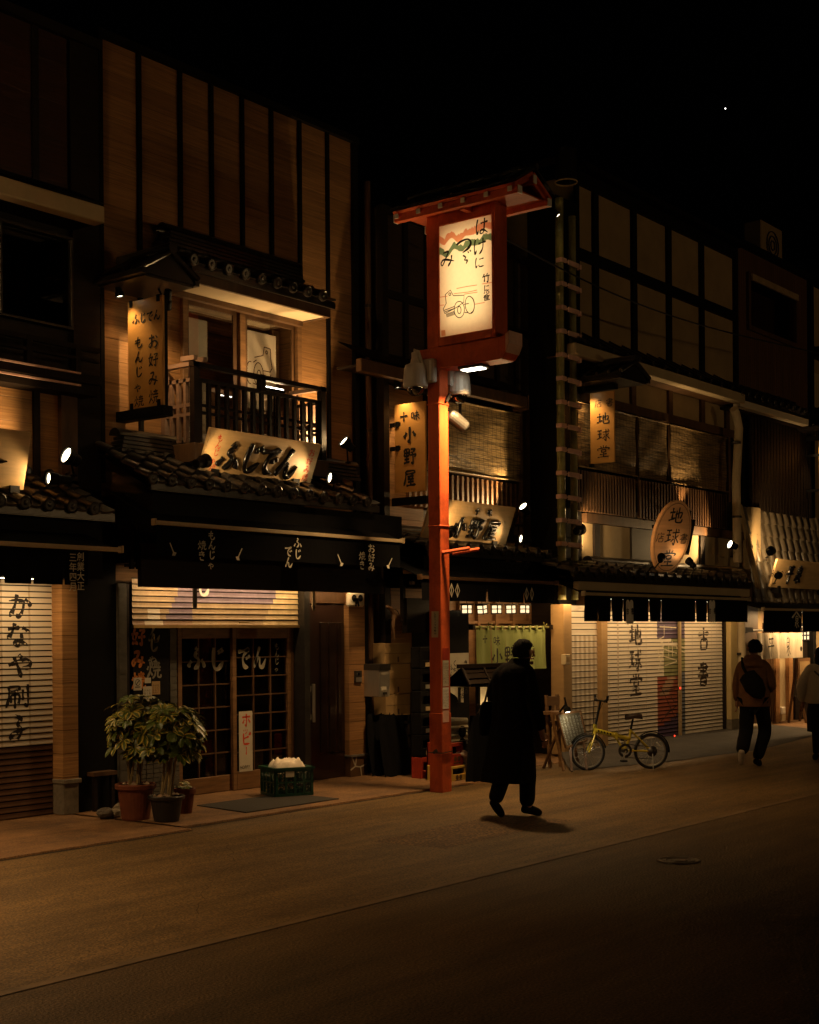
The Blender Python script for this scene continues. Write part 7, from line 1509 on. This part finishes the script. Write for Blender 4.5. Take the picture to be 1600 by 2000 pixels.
for k in range(3): f0, f1 = k/3, (k+1)/3+.03; b.grid([[V((xa+.1*f0, 9.6+.2*f0, zr_+(zt_-zr_)*f0+.012*(3-k))), V((xb_-.1*f0, 9.6+.2*f0, zr_+(zt_-zr_)*f0+.012*(3-k)))], [V((xa+.1*f1, 9.6+.2*f1, zr_+(zt_-zr_)*f1)), V((xb_-.1*f1, 9.6+.2*f1, zr_+(zt_-zr_)*f1))]])
b.grid([[V((xa, 10.05, zr_)), V((xb_, 10.05, zr_))], [V((xa+.1, 9.8, zt_)), V((xb_-.1, 9.8, zt_))]][::-1]); b.box(xa+.06, xb_-.06, 9.76, 9.84, zt_-.01, zt_+.04); b.poly([(xa, 9.6, zr_), (xb_, 9.6, zr_), (xb_, 10.05, zr_), (xa, 10.05, zr_)])
for k in range(4): x = xa+(xb_-xa)*k/3; b.bar((x, 9.6, zr_+.02), (x+(.1 if k < 2 else -.1), 9.8, zt_+.02), .02, .03)
b.build('roof', M['dwood'], t)
# black cloth covered stand below, behind the man
b = MB(); xa = ax(925, 1500, 9.6); b.grid([[V((xa+.02*i+.03*math.sin(j), 9.6+.02*j, .01+.8*i/5)) for j in range(6)] for i in range(6)]); b.grid([[V((xa+.5, 9.6+.02*j, .01+.8*i/5)) for j in range(6)] for i in range(6)]); b.grid([[V((xa+.5*j/4, 9.6+.01*math.sin(j*3), .01+.8*i/5)) for j in range(5)] for i in range(6)]); tag(b.build('cloth_stand', M['cloth'], loc=(xa, 9.6, 0)), 'black cloth covered stand in front of the floor lantern', 'stand')
# blackboard easel with clip lamp
Ye = 9.4; g0 = at(1120, 1505, Z=.01); Ye = g0.y
bc = [at(x, y, Ye+.05) for x, y in ((1087.5, 1395), (1132.5, 1389), (1145.5, 1446), (1105, 1460))]
t = thing('menu_board', 'tilted chalk menu board on an easel lit by a clip lamp', 'menu board', (g0.x, Ye, .01)); n = (bc[1]-bc[0]).cross(bc[3]-bc[0]).normalized(); n = n if n.y < 0 else -n
b = MB(); b.poly([p for p in bc][::-1]); b.poly([p-n*.02 for p in bc]); b.build('chalkboard', M['board'], t)
b = MB()
for i in range(4): b.bar(bc[i]+n*.004, bc[(i+1) % 4]+n*.004, .025, .03, up=n)
b.build('frame', M['mwood'], t); b = MB(); r = (bc[1]-bc[0]).normalized(); u = (bc[0]-bc[3]).normalized(); wB, hB = (bc[1]-bc[0]).length, (bc[0]-bc[3]).length
rn = random.Random(8)
for k in range(7): write(b, ''.join(rn.choice('きんおのもはにけくちふみ味小古') for _ in range(8)), bc[1]-r*(wB*(.09+.137*k))-u*(hB*.09), r, u, hB*.1, wk=1.3, lift=.006)
b.build('chalk_lettering', M['chalk'], t)
for px, py, top in ((1117, 1507, bc[3].lerp(bc[2], .2)), (1146, 1504, bc[3].lerp(bc[2], .85))): b = MB(); q = at(px, py, Z=.01); b.bar(top, q, .03, .025); b.build('leg', M['bwood'], t)
b = MB(); q = bc[0].lerp(bc[1], .5); b.bar(q+V((0, .05, 0)), V((q.x+.1, Ye+.5, .01)), .03, .025); b.build('leg', M['bwood'], t)
cl = at(1109, 1391, Ye-.06); t2 = thing('clip_lamp', 'small black clip lamp shining on the chalk menu board', 'lamp', cl); b = MB(); b.lathe(cl, [(.05, .0), (.045, .05), (.02, .08), (.015, .13)], 14, axis=(.05, .3, 1)); b.bar(cl+V((0, .03, .1)), cl+V((0, .12, .0)), .02, .02); b.bar(cl+V((0, .03, .12)), cl+V((-.01, .04, .19)), .02, .02); b.build('lamp_shade', M['black'], t2); b = MB(); b.lathe(cl, [(.045, .002), (.001, -.004)], 14, axis=(.05, .3, 1), cap=False); b.build('bulb', M['tubeL'], t2); light('SPOT', cl+V((0, -.1, -.0)), 6.0, (1, .8, .5), bc[0].lerp(bc[2], .55), 130, .8, .03, parent=t2)
# wooden stand and low shelf left of the easel
p = at(1083, 1520, 9.85); p = V((p.x, 9.85, 0)); t = thing('wooden_chair', 'reddish wooden chair frame half hidden beside the long coat', 'chair', p); x0, x1 = ax(1072, 1400, 9.85), ax(1096, 1400, 9.85); ztop_ = az(1085, 1357, 9.85)
for x in (x0+.02, x1-.02): b = MB(); b.bar((x, 9.85, .01), (x, 9.9, ztop_), .035, .035); b.build('leg', M['mwood'], t)
for x in (x0-.2, x1-.12): b = MB(); b.bar((x, 9.5, .01), (x+.1, 9.75, .75), .03, .03); b.build('leg', M['mwood'], t)
b = MB(); b.box(x0, x1, 9.87, 9.9, ztop_-.14, ztop_-.02); b.box(x0, x1, 9.87, 9.9, ztop_-.42, ztop_-.35); b.box((x0+x1)/2-.03, (x0+x1)/2+.03, 9.875, 9.895, ztop_-.36, ztop_-.13); b.build('backrest', M['mwood'], t); b = MB(); b.box(x0-.1, x1, 9.55, 9.9, .72, .76); b.build('seat', M['mwood'], t)
p = at(1072, 1494, Z=.03); b = MB(); b.lathe((p.x, p.y, .012), [(.045, 0), (.05, .05), (.03, .09), (.012, .12), (.001, .13)], 12); tag(b.build('small_bag', M['whitecloth'], loc=(p.x, p.y, .012)), 'tiny white bundle on the ground beside the easel', 'bundle')
# bicycle
Br = at(1272, 1502, Z=.0); r0 = V((Br.x, Br.y, 0)); bd = V((RT0.x, RT0.y, 0)).normalized(); bd = (bd+V((.10, .12, 0))).normalized(); bn = V((-bd.y, bd.x, 0)); S_ = .00168
def BK(zx, zy, off=0): return r0+bd*((zx-772)*S_)+V((0, 0, (1612-zy)*S_))+bn*off
t = thing('bicycle', 'yellow folding bicycle parked before the lettered bookshop shutter', 'bicycle', r0)
RW = .236
for cx in (772, 262):
    c = BK(cx, 1612-RW/S_); b = MB(); nn = 36; R_ = [[c+bd*math.cos(6.2832*k/nn)*(RW-.022+.022*math.cos(q*1.0472))+V((0, 0, math.sin(6.2832*k/nn)*(RW-.022+.022*math.cos(q*1.0472))))+bn*.02*math.sin(q*1.0472) for q in range(6)] for k in range(nn)]; R_.append(R_[0])
    b.grid(R_, close=True); wt = b.build('wheel', M['rubber'], t, smooth=True)
    b = MB(); R_ = [[c+bd*math.cos(6.2832*k/nn)*(RW-.05+q)+V((0, 0, math.sin(6.2832*k/nn)*(RW-.05+q)))+bn*s for q, s in ((0, -.01), (.012, -.012), (.012, .012), (0, .01))] for k in range(nn+1)]; b.grid(R_, close=True); o = b.build('rim', M['steel'], t); o.parent = wt
    b = MB(); 
    for k in range(16): a = 6.2832*k/16; b.tube([c+bn*(.025 if k % 2 else -.025), c+bd*math.cos(a)*(RW-.045)+V((0, 0, math.sin(a)*(RW-.045)))], .0022, 4, cap=False)
    b.tube([c-bn*.045, c+bn*.045], .018, 8); o = b.build('spokes', M['steel'], t); o.parent = wt
    b = MB(); a = .7; q = c+bd*math.cos(a)*.13+V((0, 0, math.sin(a)*.13)); b.obox(q, (bd*math.sin(-a)+V((0, 0, math.cos(a))))*.035, (bd*math.cos(a)+V((0, 0, math.sin(a))))*.008, bn*.008); o = b.build('reflector', M['white'], t); o.parent = wt
    b = MB(); a0, a1 = (-.1, 2.2) if cx == 772 else (.2, 2.6); rows = []
    for k in range(17): a = a0+(a1-a0)*k/16; rows.append([c+bd*math.cos(a)*(RW+.022-.012*abs(s))+V((0, 0, math.sin(a)*(RW+.022-.012*abs(s))))+bn*.028*s for s in (-1, -.5, 0, .5, 1)])
    b.grid(rows); b.build('mudguard', M['black'], t, smooth=True)
bb_ = BK(553, 1462); hub = BK(772, 1612-RW/S_); fh = BK(262, 1612-RW/S_)
b = MB(); b.tube([BK(322, 1300), BK(450, 1335), BK(592, 1372)], [.03, .032, .026], 10); b.tube([bb_, BK(600, 1372), BK(608, 1300)], .018, 9); b.tube([BK(324, 1255), BK(316, 1335)], .024, 10); b.tube([BK(480, 1350), bb_], .014, 8)
for s in (-.05, .05): b.tube([bb_+bn*s*.5, hub+bn*s], .011, 7); b.tube([BK(612, 1312)+bn*s*.4, hub+bn*s], .009, 7); b.tube([BK(314, 1335)+bn*s*.8, BK(290, 1400)+bn*s, fh+bn*s], .012, 7)
b.obox(BK(487, 1345), (BK(592, 1372)-BK(322, 1300)).normalized()*.018, V((0, 0, .042)), bn*.036); b.build('frame', M['byel'], t, smooth=False)
b = MB(); q0, q1 = BK(345, 1306), BK(440, 1332)
for k in range(5): p = q0.lerp(q1, k/4); b.obox(p-bn*.0325, (q1-q0).normalized()*.011, V((0, 0, .012)), bn*.002)
b.build('frame_marking', M['black'], t)
b = MB(); b.tube([BK(608, 1310), BK(628, 1215)], .014, 8); b.build('seat_post', M['black'], t)
b = MB(); rows = []
for k in range(11):
    f = k/10; x = 565+130*f; w_ = .02+.06*max(0, (f-.25))**.8*(1 if f < .9 else .75); zc = 1185-8*math.sin(f*3)+(10*f if f < .4 else -3); rows.append([BK(x, zc+6*abs(s)**2+(14 if abs(s) == 1 else 0), w_*s) for s in (-1, -.6, 0, .6, 1)])
b.grid(rows); b.grid([[p-V((0, 0, .035)) for p in r_] for r_ in rows][::-1]); b.grid([[r_[0] for r_ in rows], [r_[0]-V((0, 0, .035)) for r_ in rows]]); b.grid([[r_[-1]-V((0, 0, .035)) for r_ in rows], [r_[-1] for r_ in rows]]); b.build('saddle', M['leather'], t, smooth=True)
b = MB(); b.tube([BK(326, 1260), BK(345, 1180), BK(368, 1075)], .016, 8); b.tube([BK(368, 1075, -.27), BK(368, 1072, 0), BK(368, 1075, .27)], .012, 8); b.build('handlebar', M['black'], t)
for s in (-1, 1): b = MB(); b.tube([BK(368, 1075, .16*s), BK(372, 1060, .27*s), BK(374, 1030, .28*s)], .017, 8); b.build('grip', M['rubber'], t)
b = MB()
for s in (-.2, .2): b.tube([BK(350, 1085, s), BK(330, 1160, s*.6), BK(318, 1240, s*.2), BK(300, 1330, 0)], .004, 4)
b.build('brake_cable', M['black'], t)
b = MB(); b.lathe(bb_-bn*.05, [(.085, 0), (.085, .006), (.06, .006), (.06, 0)], 26, axis=tuple(-bn), cap=False); b.lathe(bb_-bn*.06, [(.03, -.12), (.03, .02)], 10, axis=tuple(-bn)); b.lathe(hub-bn*.045, [(.07, 0), (.045, .02), (.02, .035)], 18, axis=tuple(-bn)); b.lathe(bb_-bn*.052, [(.092, -.002), (.09, .004), (.07, .004)], 26, axis=tuple(-bn), cap=False); cr = b.build('chainring', M['dsteel'], t)
b = MB(); a = V((0, 0, -1)).normalized(); e = bb_-bn*.08+bd*-.045+V((0, 0, -.125)); b.bar(bb_-bn*.075, e, .02, .014, up=bn); e2 = bb_+bn*.08+bd*.045+V((0, 0, .125)); b.bar(bb_+bn*.075, e2, .02, .014, up=bn); b.build('crank_arm', M['steel'], t)
for e_, s in ((e, -1), (e2, 1)): b = MB(); b.obox(e_+bn*.05*s, bn*.045, bd*.035, V((0, 0, .011))); b.build('pedal', M['rubber'], t)
b = MB(); b.tube([bb_-bn*.05+V((0, 0, .088)), hub-bn*.05+V((0, 0, .055))], .005, 4); b.tube([bb_-bn*.05-V((0, 0, .088)), hub-bn*.05-V((0, 0, .1)), hub-bn*.05+V((.0, 0, -.05))], .005, 4); b.build('chain', M['dsteel'], t)
b = MB(); b.tube([hub-bn*.06, BK(765, 1610, -.12)], .008, 6); b.build('kickstand', M['steel'], t)
# ================================================================ PEOPLE
def join_mb(o, mb, origin):
    bm = bmesh.new(); bm.from_mesh(o.data); vs = [bm.verts.new(V(p)-V(origin)) for p in mb.v]
    for f in mb.f:
        try: bm.faces.new([vs[i] for i in f]).smooth = True
        except Exception: pass
    bm.to_mesh(o.data); bm.free()
def person(loc, head, label, J, face, hands, build, shoulders=.185):
    """J: dict of joints in (forward, right, up) metres; returns the root body and a local-to-world function"""
    loc = V(loc); fw = V(head).normalized(); rt = V((fw.y, -fw.x, 0))
    def W(p): return loc+fw*p[0]+rt*p[1]+V((0, 0, p[2]))
    names = list(J); idx = {n: i for i, n in enumerate(names)}
    fv = V((math.cos(face), math.sin(face), 0)); hd = V(J['head'][0])
    pts = [(W(J[n][0]), J[n][1]*build*(.78 if n in ('chest', 'shL', 'shR', 'spine') else 1)) for n in names]
    ex = [('pelvis', 'spine'), ('spine', 'chest'), ('chest', 'neck'), ('neck', 'jaw'), ('jaw', 'head'), ('head', 'crown')]
    for s in 'LR': ex += [('chest', 'sh'+s), ('sh'+s, 'el'+s), ('el'+s, 'wr'+s), ('wr'+s, 'pa'+s), ('pelvis', 'hip'+s), ('hip'+s, 'kn'+s), ('kn'+s, 'an'+s), ('an'+s, 'toe'+s)]
    edges = [(idx[a], idx[b]) for a, b in ex]
    body = skin('person', pts, edges, M['skin'], None, 2, origin=loc)
    tag(body, label, 'person')
    # face: nose, ears, brow, lips, eyes in the head's own direction; fingers
    mb = MB(); H = V(J['head'][0]); F_ = fv; R_ = V((fv.y*-1, fv.x, 0)); 
    def E(f, r, u): return W(H+F_*f+R_*r+V((0, 0, u)))
    mb.tube([E(.078, 0, .022), E(.098, 0, -.012), E(.104, 0, -.026), E(.085, 0, -.034)], [.008, .013, .016, .009], 8)
    for s in (-1, 1):
        mb.tube([E(-.005, .08*s, .02), E(-.015, .092*s, .025), E(-.012, .094*s, -.005), E(0, .083*s, -.03)], [.008, .014, .012, .007], 7)
        mb.lathe(E(.078, .031*s, .008), [(.001, -.011), (.012, -.005), (.012, .005), (.001, .011)], 8)
        mb.tube([E(.083, .012*s, .028), E(.078, .048*s, .03)], .006, 6)
    mb.tube([E(.08, -.024, -.058), E(.09, 0, -.056), E(.08, .024, -.058)], .0075, 6); mb.tube([E(.06, -.03, -.095), E(.082, 0, -.1), E(.06, .03, -.095)], [.014, .018, .014], 8)
    for s, curl in hands.items():
        wv = V(J['wr'+s][0]); pv = V(J['pa'+s][0]); d = (pv-wv).normalized(); sd = -1 if s == 'L' else 1; side = V((1, 0, 0)); side = (side-d*side.dot(d)).normalized(); nrm = d.cross(side)*(1 if s == 'L' else -1)
        for k, (o_, L) in enumerate(((.033, .068), (.012, .078), (-.01, .072), (-.03, .058))):
            p = pv+side*o_; c = [p]
            for q in range(3): a = curl*(q+.6); dd = d*math.cos(a)-nrm*math.sin(a)*-1*sd*-1; c.append(c[-1]+dd*L*(.45, .32, .25)[q])
            mb.tube([W(v) for v in c], [.0095, .009, .008, .006], 7)
        p = wv.lerp(pv, .35)+side*.03; mb.tube([W(p), W(p+side*.028+d*.03), W(p+side*.03+d*.065-nrm*.01)], [.012, .0105, .007], 7)
    join_mb(body, mb, loc); return body, W, E
def loft(levels, W, n=30, fold=.0, seed=0, close=False):
    """levels: (z, half width across, half depth, forward shift, right shift)"""
    b = MB(); rows = []
    for (z, a, d, cf, cr) in levels:
        row = []
        for k in range(n):
            g = 6.28318*k/n; q = V((math.cos(g)*2.2, math.sin(g)*2.2, z*1.4+seed)); w_ = 1+fold*(mnoise.noise(q)+.55*math.sin(g*7+seed+z*2))
            row.append(W((cf+math.sin(g)*d*w_, cr+math.cos(g)*a*w_, z)))
        rows.append(row)
    b.grid(rows, close=True)
    if close: b.poly(rows[0][::-1]); b.poly(rows[-1])
    return b
def hair(E, body, r, seed, levels, back=.0, name='hair', m='hair', long=0):
    b = MB(); rows = []; rn = random.Random(seed); n = 26
    for i in range(13):
        t = i/12; th = math.pi*(.02+.66*t)
        row = []
        for k in range(n):
            g = 6.2832*k/n; f, s, u = math.cos(g)*math.sin(th), math.sin(g)*math.sin(th), math.cos(th)
            rr = r*(1+.07*mnoise.noise(V((f*9+seed, s*9, u*9)))+.03*rn.uniform(-1, 1))
            low = 0
            if f > .2 and u < .35: rr *= .7                      # keep the forehead and face free
            row.append(E(f*rr*1.08-.012-back, s*rr*.95, u*rr*1.12+.02-long*max(0, t-.6)*2.2*(1 if f < .3 else 0)))
        rows.append(row)
    b.grid(rows, close=True); b.poly(rows[0][::-1])
    for k in range(60):
        g, th = rn.uniform(0, 6.28), rn.uniform(.1, 1.5); f, s, u = math.cos(g)*math.sin(th), math.sin(g)*math.sin(th), math.cos(th)
        if f > .4 and u < .4: continue
        p = (f*r*1.04-.012-back, s*r*.92, u*r*1.08+.02); q = (p[0]+f*.012-.006, p[1]+s*.012, p[2]+u*.012-.012); b.tube([E(*p), E(*q)], [.008, .001], 4, cap=False)
    return b.build(name, M[m], body, smooth=True)
def shoes(W, body, J, m, lift={}, m2=None):
    for s in 'LR':
        a, t = V(J['an'+s][0]), V(J['toe'+s][0]); d = (t-a); d2 = d.normalized(); up = V((0, 0, 1)); 
        heel = a-d2*.07+V((0, 0, -.035)) if s not in lift else a-d2*.05
        o = skin('shoe', [(W(heel), .04), (W(a.lerp(t, .45)), .05), (W(t), .042), (W(t+d2*.055), .03)], [(0, 1), (1, 2), (2, 3)], M[m2 if (m2 and s == 'R') else m], body, 2)
def limbs(name, W, J, chain_list, m, body, k, wob=.006, sub=2):
    """one garment grown round several limb chains that share a root"""
    pts, edges, ix = [], [], {}
    for chain in chain_list:
        prev = None
        for n in chain:
            if n not in ix: ix[n] = len(pts); p, r = J[n]; pts.append((W(p), r+k.get(n, k['*'])))
            if prev is not None: edges.append((ix[prev], ix[n]))
            prev = n
    return skin(name, pts, edges, m, body, sub, wob=wob)
def base_joints(H):
    s = H/1.72
    J = dict(pelvis=((0, 0, .93), .125), spine=((0, 0, 1.12), .115), chest=((.01, 0, 1.31), .13), neck=((.02, 0, 1.475), .055), jaw=((.04, 0, 1.545), .062), head=((.045, 0, 1.605), .08), crown=((.035, 0, 1.665), .062),
             shL=((0, -.185, 1.395), .062), elL=((-.04, -.25, 1.12), .045), wrL=((.04, -.25, .89), .03), paL=((.07, -.25, .80), .034), shR=((0, .185, 1.395), .062), elR=((-.04, .25, 1.12), .045), wrR=((.04, .25, .89), .03), paR=((.07, .25, .80), .034),
             hipL=((0, -.09, .86), .09), knL=((.02, -.09, .49), .06), anL=((-.01, -.09, .085), .04), toeL=((.12, -.1, .035), .032), hipR=((0, .09, .86), .09), knR=((.02, .09, .49), .06), anR=((-.01, .09, .085), .04), toeR=((.12, .1, .035), .032))
    return {k: (tuple(c*s for c in p), r*s) for k, (p, r) in J.items()}
# ---- man in the long dark coat
J = base_joints(1.72)
J['knL'] = ((-.06, -.08, .47), .06); J['anL'] = ((-.22, -.07, .14), .04); J['toeL'] = ((-.14, -.07, .045), .032)
J['knR'] = ((.09, .08, .50), .06); J['anR'] = ((.09, .06, .085), .04); J['toeR'] = ((.22, .07, .035), .032)
J['elL'] = ((-.06, -.29, 1.15), .045); J['wrL'] = ((.10, -.20, 1.16), .03); J['paL'] = ((.17, -.16, 1.19), .034)
J['elR'] = ((.0, .27, 1.08), .045); J['wrR'] = ((.06, .31, .84), .03); J['paR'] = ((.09, .32, .75), .034)
for k_ in ('jaw', 'head', 'crown'): J[k_] = ((J[k_][0][0]+.075, J[k_][0][1]+.02, J[k_][0][2]-.01), J[k_][1])
J['neck'] = ((.05, .01, 1.475), .055)
mb_ = at(1008, 1596, Z=0); hd = (RT0*.80+FW*.62)
body, W, E = person((mb_.x, mb_.y, .005), hd, 'man in a long black coat walking past the floor lantern, seen from behind', J, .15, {'R': .35, 'L': .6}, 1.0)
LV = [(.34, .27, .21, -.06, -.10), (.42, .265, .21, -.055, -.085), (.6, .255, .205, -.035, -.05), (.8, .245, .19, -.02, -.03), (.95, .235, .175, -.01, -.02), (1.1, .24, .165, -.01, -.015), (1.22, .25, .165, 0, -.01), (1.33, .255, .17, 0, 0), (1.41, .24, .155, .0, 0), (1.455, .18, .13, .01, 0), (1.49, .12, .105, .04, .01), (1.53, .098, .095, .06, .015), (1.545, .09, .09, .065, .02)]
ct = loft(LV, W, 44, .06, 3).build('coat', M['coat'], body, smooth=True)
limbs('sleeve', W, J, [('chest', 'shL', 'elL', 'wrL'), ('chest', 'shR', 'elR', 'wrR')], M['coat'], body, {'*': .03, 'chest': .03, 'shL': .036, 'shR': .036, 'wrL': .035, 'wrR': .035})
limbs('trousers', W, J, [('pelvis', 'hipL', 'knL', 'anL'), ('pelvis', 'hipR', 'knR', 'anR')], M['trousers'], body, {'*': .02, 'knL': .03, 'knR': .03, 'anL': .04, 'anR': .04})
shoes(W, body, J, 'trousers', {'L'}); hair(E, body, .105, 3, 0, back=.012)
bl = V(W((-.02, -.33, .98))); b = MB(); rr = []
for z, a, d in ((-.2, .05, .15), (-.18, .075, .17), (0, .08, .17), (.1, .06, .15), (.13, .03, .13)): rr.append([V(W((.0+math.cos(6.2832*k/18)*d, -.33+math.sin(6.2832*k/18)*a, .98+z))) for k in range(18)])
b.grid(rr, close=True); b.poly(rr[0][::-1]); b.poly(rr[-1]); t = thing('shoulder_bag', 'black tasselled bag hanging at the left side of the man in the long coat', 'bag', bl); b.build('bag_body', M['coat'], t, smooth=True); b = MB(); rn = random.Random(2)
for k in range(14): p = V(W((-.14+.02*k, -.40, 1.06+.03*rn.random()))); b.tube([p, p+V((rn.uniform(-.02, .02), rn.uniform(-.02, .02), -.06)), p+V((rn.uniform(-.03, .03), rn.uniform(-.03, .03), -.13))], [.006, .005, .003], 5)
b.build('tassel', M['leather'], t); b = MB(); b.tube([W((-.1, -.34, 1.1)), W((-.09, -.27, 1.3)), W((0, -.2, 1.475)), W((.09, -.26, 1.3)), W((.1, -.33, 1.1))], .012, 6); b.build('strap', M['leather'], t)
# ---- man in the brown jacket
J = base_joints(1.66)
J['knL'] = ((.02, -.10, .47), .06); J['anL'] = ((-.26, -.13, .2), .04); J['toeL'] = ((-.2, -.14, .085), .032)
J['knR'] = ((.17, .14, .48), .06); J['anR'] = ((.02, .03, .085), .04); J['toeR'] = ((.15, .05, .035), .032)
J['elR'] = ((-.02, .245, 1.06), .042); J['wrR'] = ((.18, .18, 1.0), .03); J['paR'] = ((.26, .15, 1.0), .034)
J['elL'] = ((-.03, -.22, 1.07), .042); J['wrL'] = ((.04, -.22, .86), .03); J['paL'] = ((.07, -.22, .78), .034)
J['shL'] = ((0, -.165, 1.345), .055); J['shR'] = ((0, .165, 1.345), .055)
mb_ = at(1473, 1498, Z=0); hd = (FW*.95+RT0*.35)
body, W, E = person((mb_.x, mb_.y, .005), hd, 'man in a brown hooded jacket with a black bag across his back', J, -.75, {'R': .5, 'L': .35}, 1.0)
LV = [(.80, .205, .16, -.01, 0), (.84, .215, .17, -.01, 0), (1.0, .20, .16, -.01, 0), (1.15, .20, .155, -.01, 0), (1.27, .205, .15, -.0, 0), (1.35, .19, .135, 0, 0), (1.4, .14, .11, .01, 0), (1.43, .09, .09, .015, 0), (1.46, .08, .082, .02, 0)]
loft(LV, W, 34, .05, 5).build('jacket', M['jacket'], body, smooth=True)
limbs('sleeve', W, J, [('chest', 'shL', 'elL', 'wrL'), ('chest', 'shR', 'elR', 'wrR')], M['jacket'], body, {'*': .02, 'chest': .01, 'wrL': .025, 'wrR': .025}, .01)
b = loft([(1.33, .13, .07, -.1, 0), (1.4, .13, .08, -.08, 0), (1.46, .105, .06, -.05, 0), (1.48, .07, .03, -.04, 0)], W, 20, .05, 2, True); b.build('hood', M['jacket'], body, smooth=True)
limbs('trousers', W, J, [('pelvis', 'hipL', 'knL', 'anL'), ('pelvis', 'hipR', 'knR', 'anR')], M['trousers'], body, {'*': .025, 'knL': .04, 'knR': .035, 'anL': .055, 'anR': .04}, .01)
shoes(W, body, J, 'shoe', {'L'}, 'trousers'); hair(E, body, .103, 7, 0, back=.012)
c = W((-.22, .02, 1.07)); t = thing('sling_bag', 'black sling bag across the back of the man in brown', 'bag', c); b = MB(); rr = []
for k, (s, a, d) in enumerate(((-.2, .05, .03), (-.17, .12, .07), (0, .14, .09), (.13, .1, .07), (.2, .03, .03))): rr.append([W((-.2-abs(math.sin(6.2832*q/18))*d*(1 if math.sin(6.2832*q/18) < 2 else 0)*1.0 if False else -.2+math.sin(6.2832*q/18)*d*.8, .03+s*.55+math.cos(6.2832*q/18)*a*.8, 1.08-s*.8+math.cos(6.2832*q/18)*a*.55)) for q in range(18)])
b.grid(rr, close=True); b.poly(rr[0][::-1]); b.poly(rr[-1]); b.build('bag_body', M['trousers'], t, smooth=True); b = MB(); b.tube([W((-.2, -.05, 1.2)), W((-.17, -.12, 1.33)), W((-.03, -.14, 1.43)), W((.12, -.1, 1.33)), W((.18, .05, 1.15))], .02, 6); b.build('strap', M['trousers'], t)
# ---- woman in the white sweater, cut by the frame
J = base_joints(1.54)
for s_, q in (('L', -1), ('R', 1)):
    J['el'+s_] = ((-.05, .27*q, 1.0), .04); J['wr'+s_] = ((.03, .25*q, .8), .028); J['pa'+s_] = ((.06, .25*q, .72), .03)
J['knR'] = ((.1, .08, .44), .055); J['anR'] = ((.12, .08, .08), .036); J['toeR'] = ((.24, .08, .03), .03)
mb_ = at(1606, 1486, Z=0); hd = (FW*.95+RT0*.25)
body, W, E = person((mb_.x, mb_.y, .005), hd, 'woman in a white sweater with a strap across her back, cut by the right edge', J, -.4, {'R': .35, 'L': .35}, .95)
LV = [(.79, .2, .15, -.01, 0), (.82, .235, .17, -.01, 0), (.95, .235, .17, -.01, 0), (1.08, .225, .165, -.01, 0), (1.18, .22, .15, 0, 0), (1.24, .19, .13, 0, 0), (1.29, .12, .1, .01, 0), (1.33, .07, .075, .02, 0)]
loft(LV, W, 32, .05, 9).build('sweater', M['sweater'], body, smooth=True)
limbs('sleeve', W, J, [('chest', 'shL', 'elL', 'wrL'), ('chest', 'shR', 'elR', 'wrR')], M['sweater'], body, {'*': .045, 'chest': .02, 'wrL': .03, 'wrR': .03}, .012)
loft([(.4, .19, .15, 0, 0), (.55, .195, .155, 0, 0), (.7, .19, .15, 0, 0), (.82, .17, .14, 0, 0)], W, 28, .04, 4).build('skirt', M['trousers'], body, smooth=True)
limbs('leggings', W, J, [('pelvis', 'hipL', 'knL', 'anL'), ('pelvis', 'hipR', 'knR', 'anR')], M['trousers'], body, {'*': .008}, .003)
shoes(W, body, J, 'trousers'); hair(E, body, .108, 12, 0, back=.02, long=.16)
t = thing('crossbody_bag', 'dark bag strap slung across the white sweater', 'bag', W((.2, .2, .85))); b = MB(); b.tube([W((.19, .16, .9)), W((.0, .245, .95)), W((-.17, .1, 1.05)), W((-.165, -.06, 1.2)), W((-.02, -.15, 1.29)), W((.13, -.08, 1.2)), W((.19, .1, .95))], .014, 6); b.build('strap', M['leather'], t); b = MB(); b.obox(W((.22, .18, .82)), V(W((0, .1, 0)))-V(W((0, 0, 0))), V(W((.03, 0, 0)))-V(W((0, 0, 0))), (0, 0, .08)); b.build('bag_body', M['leather'], t, bevel=.02)
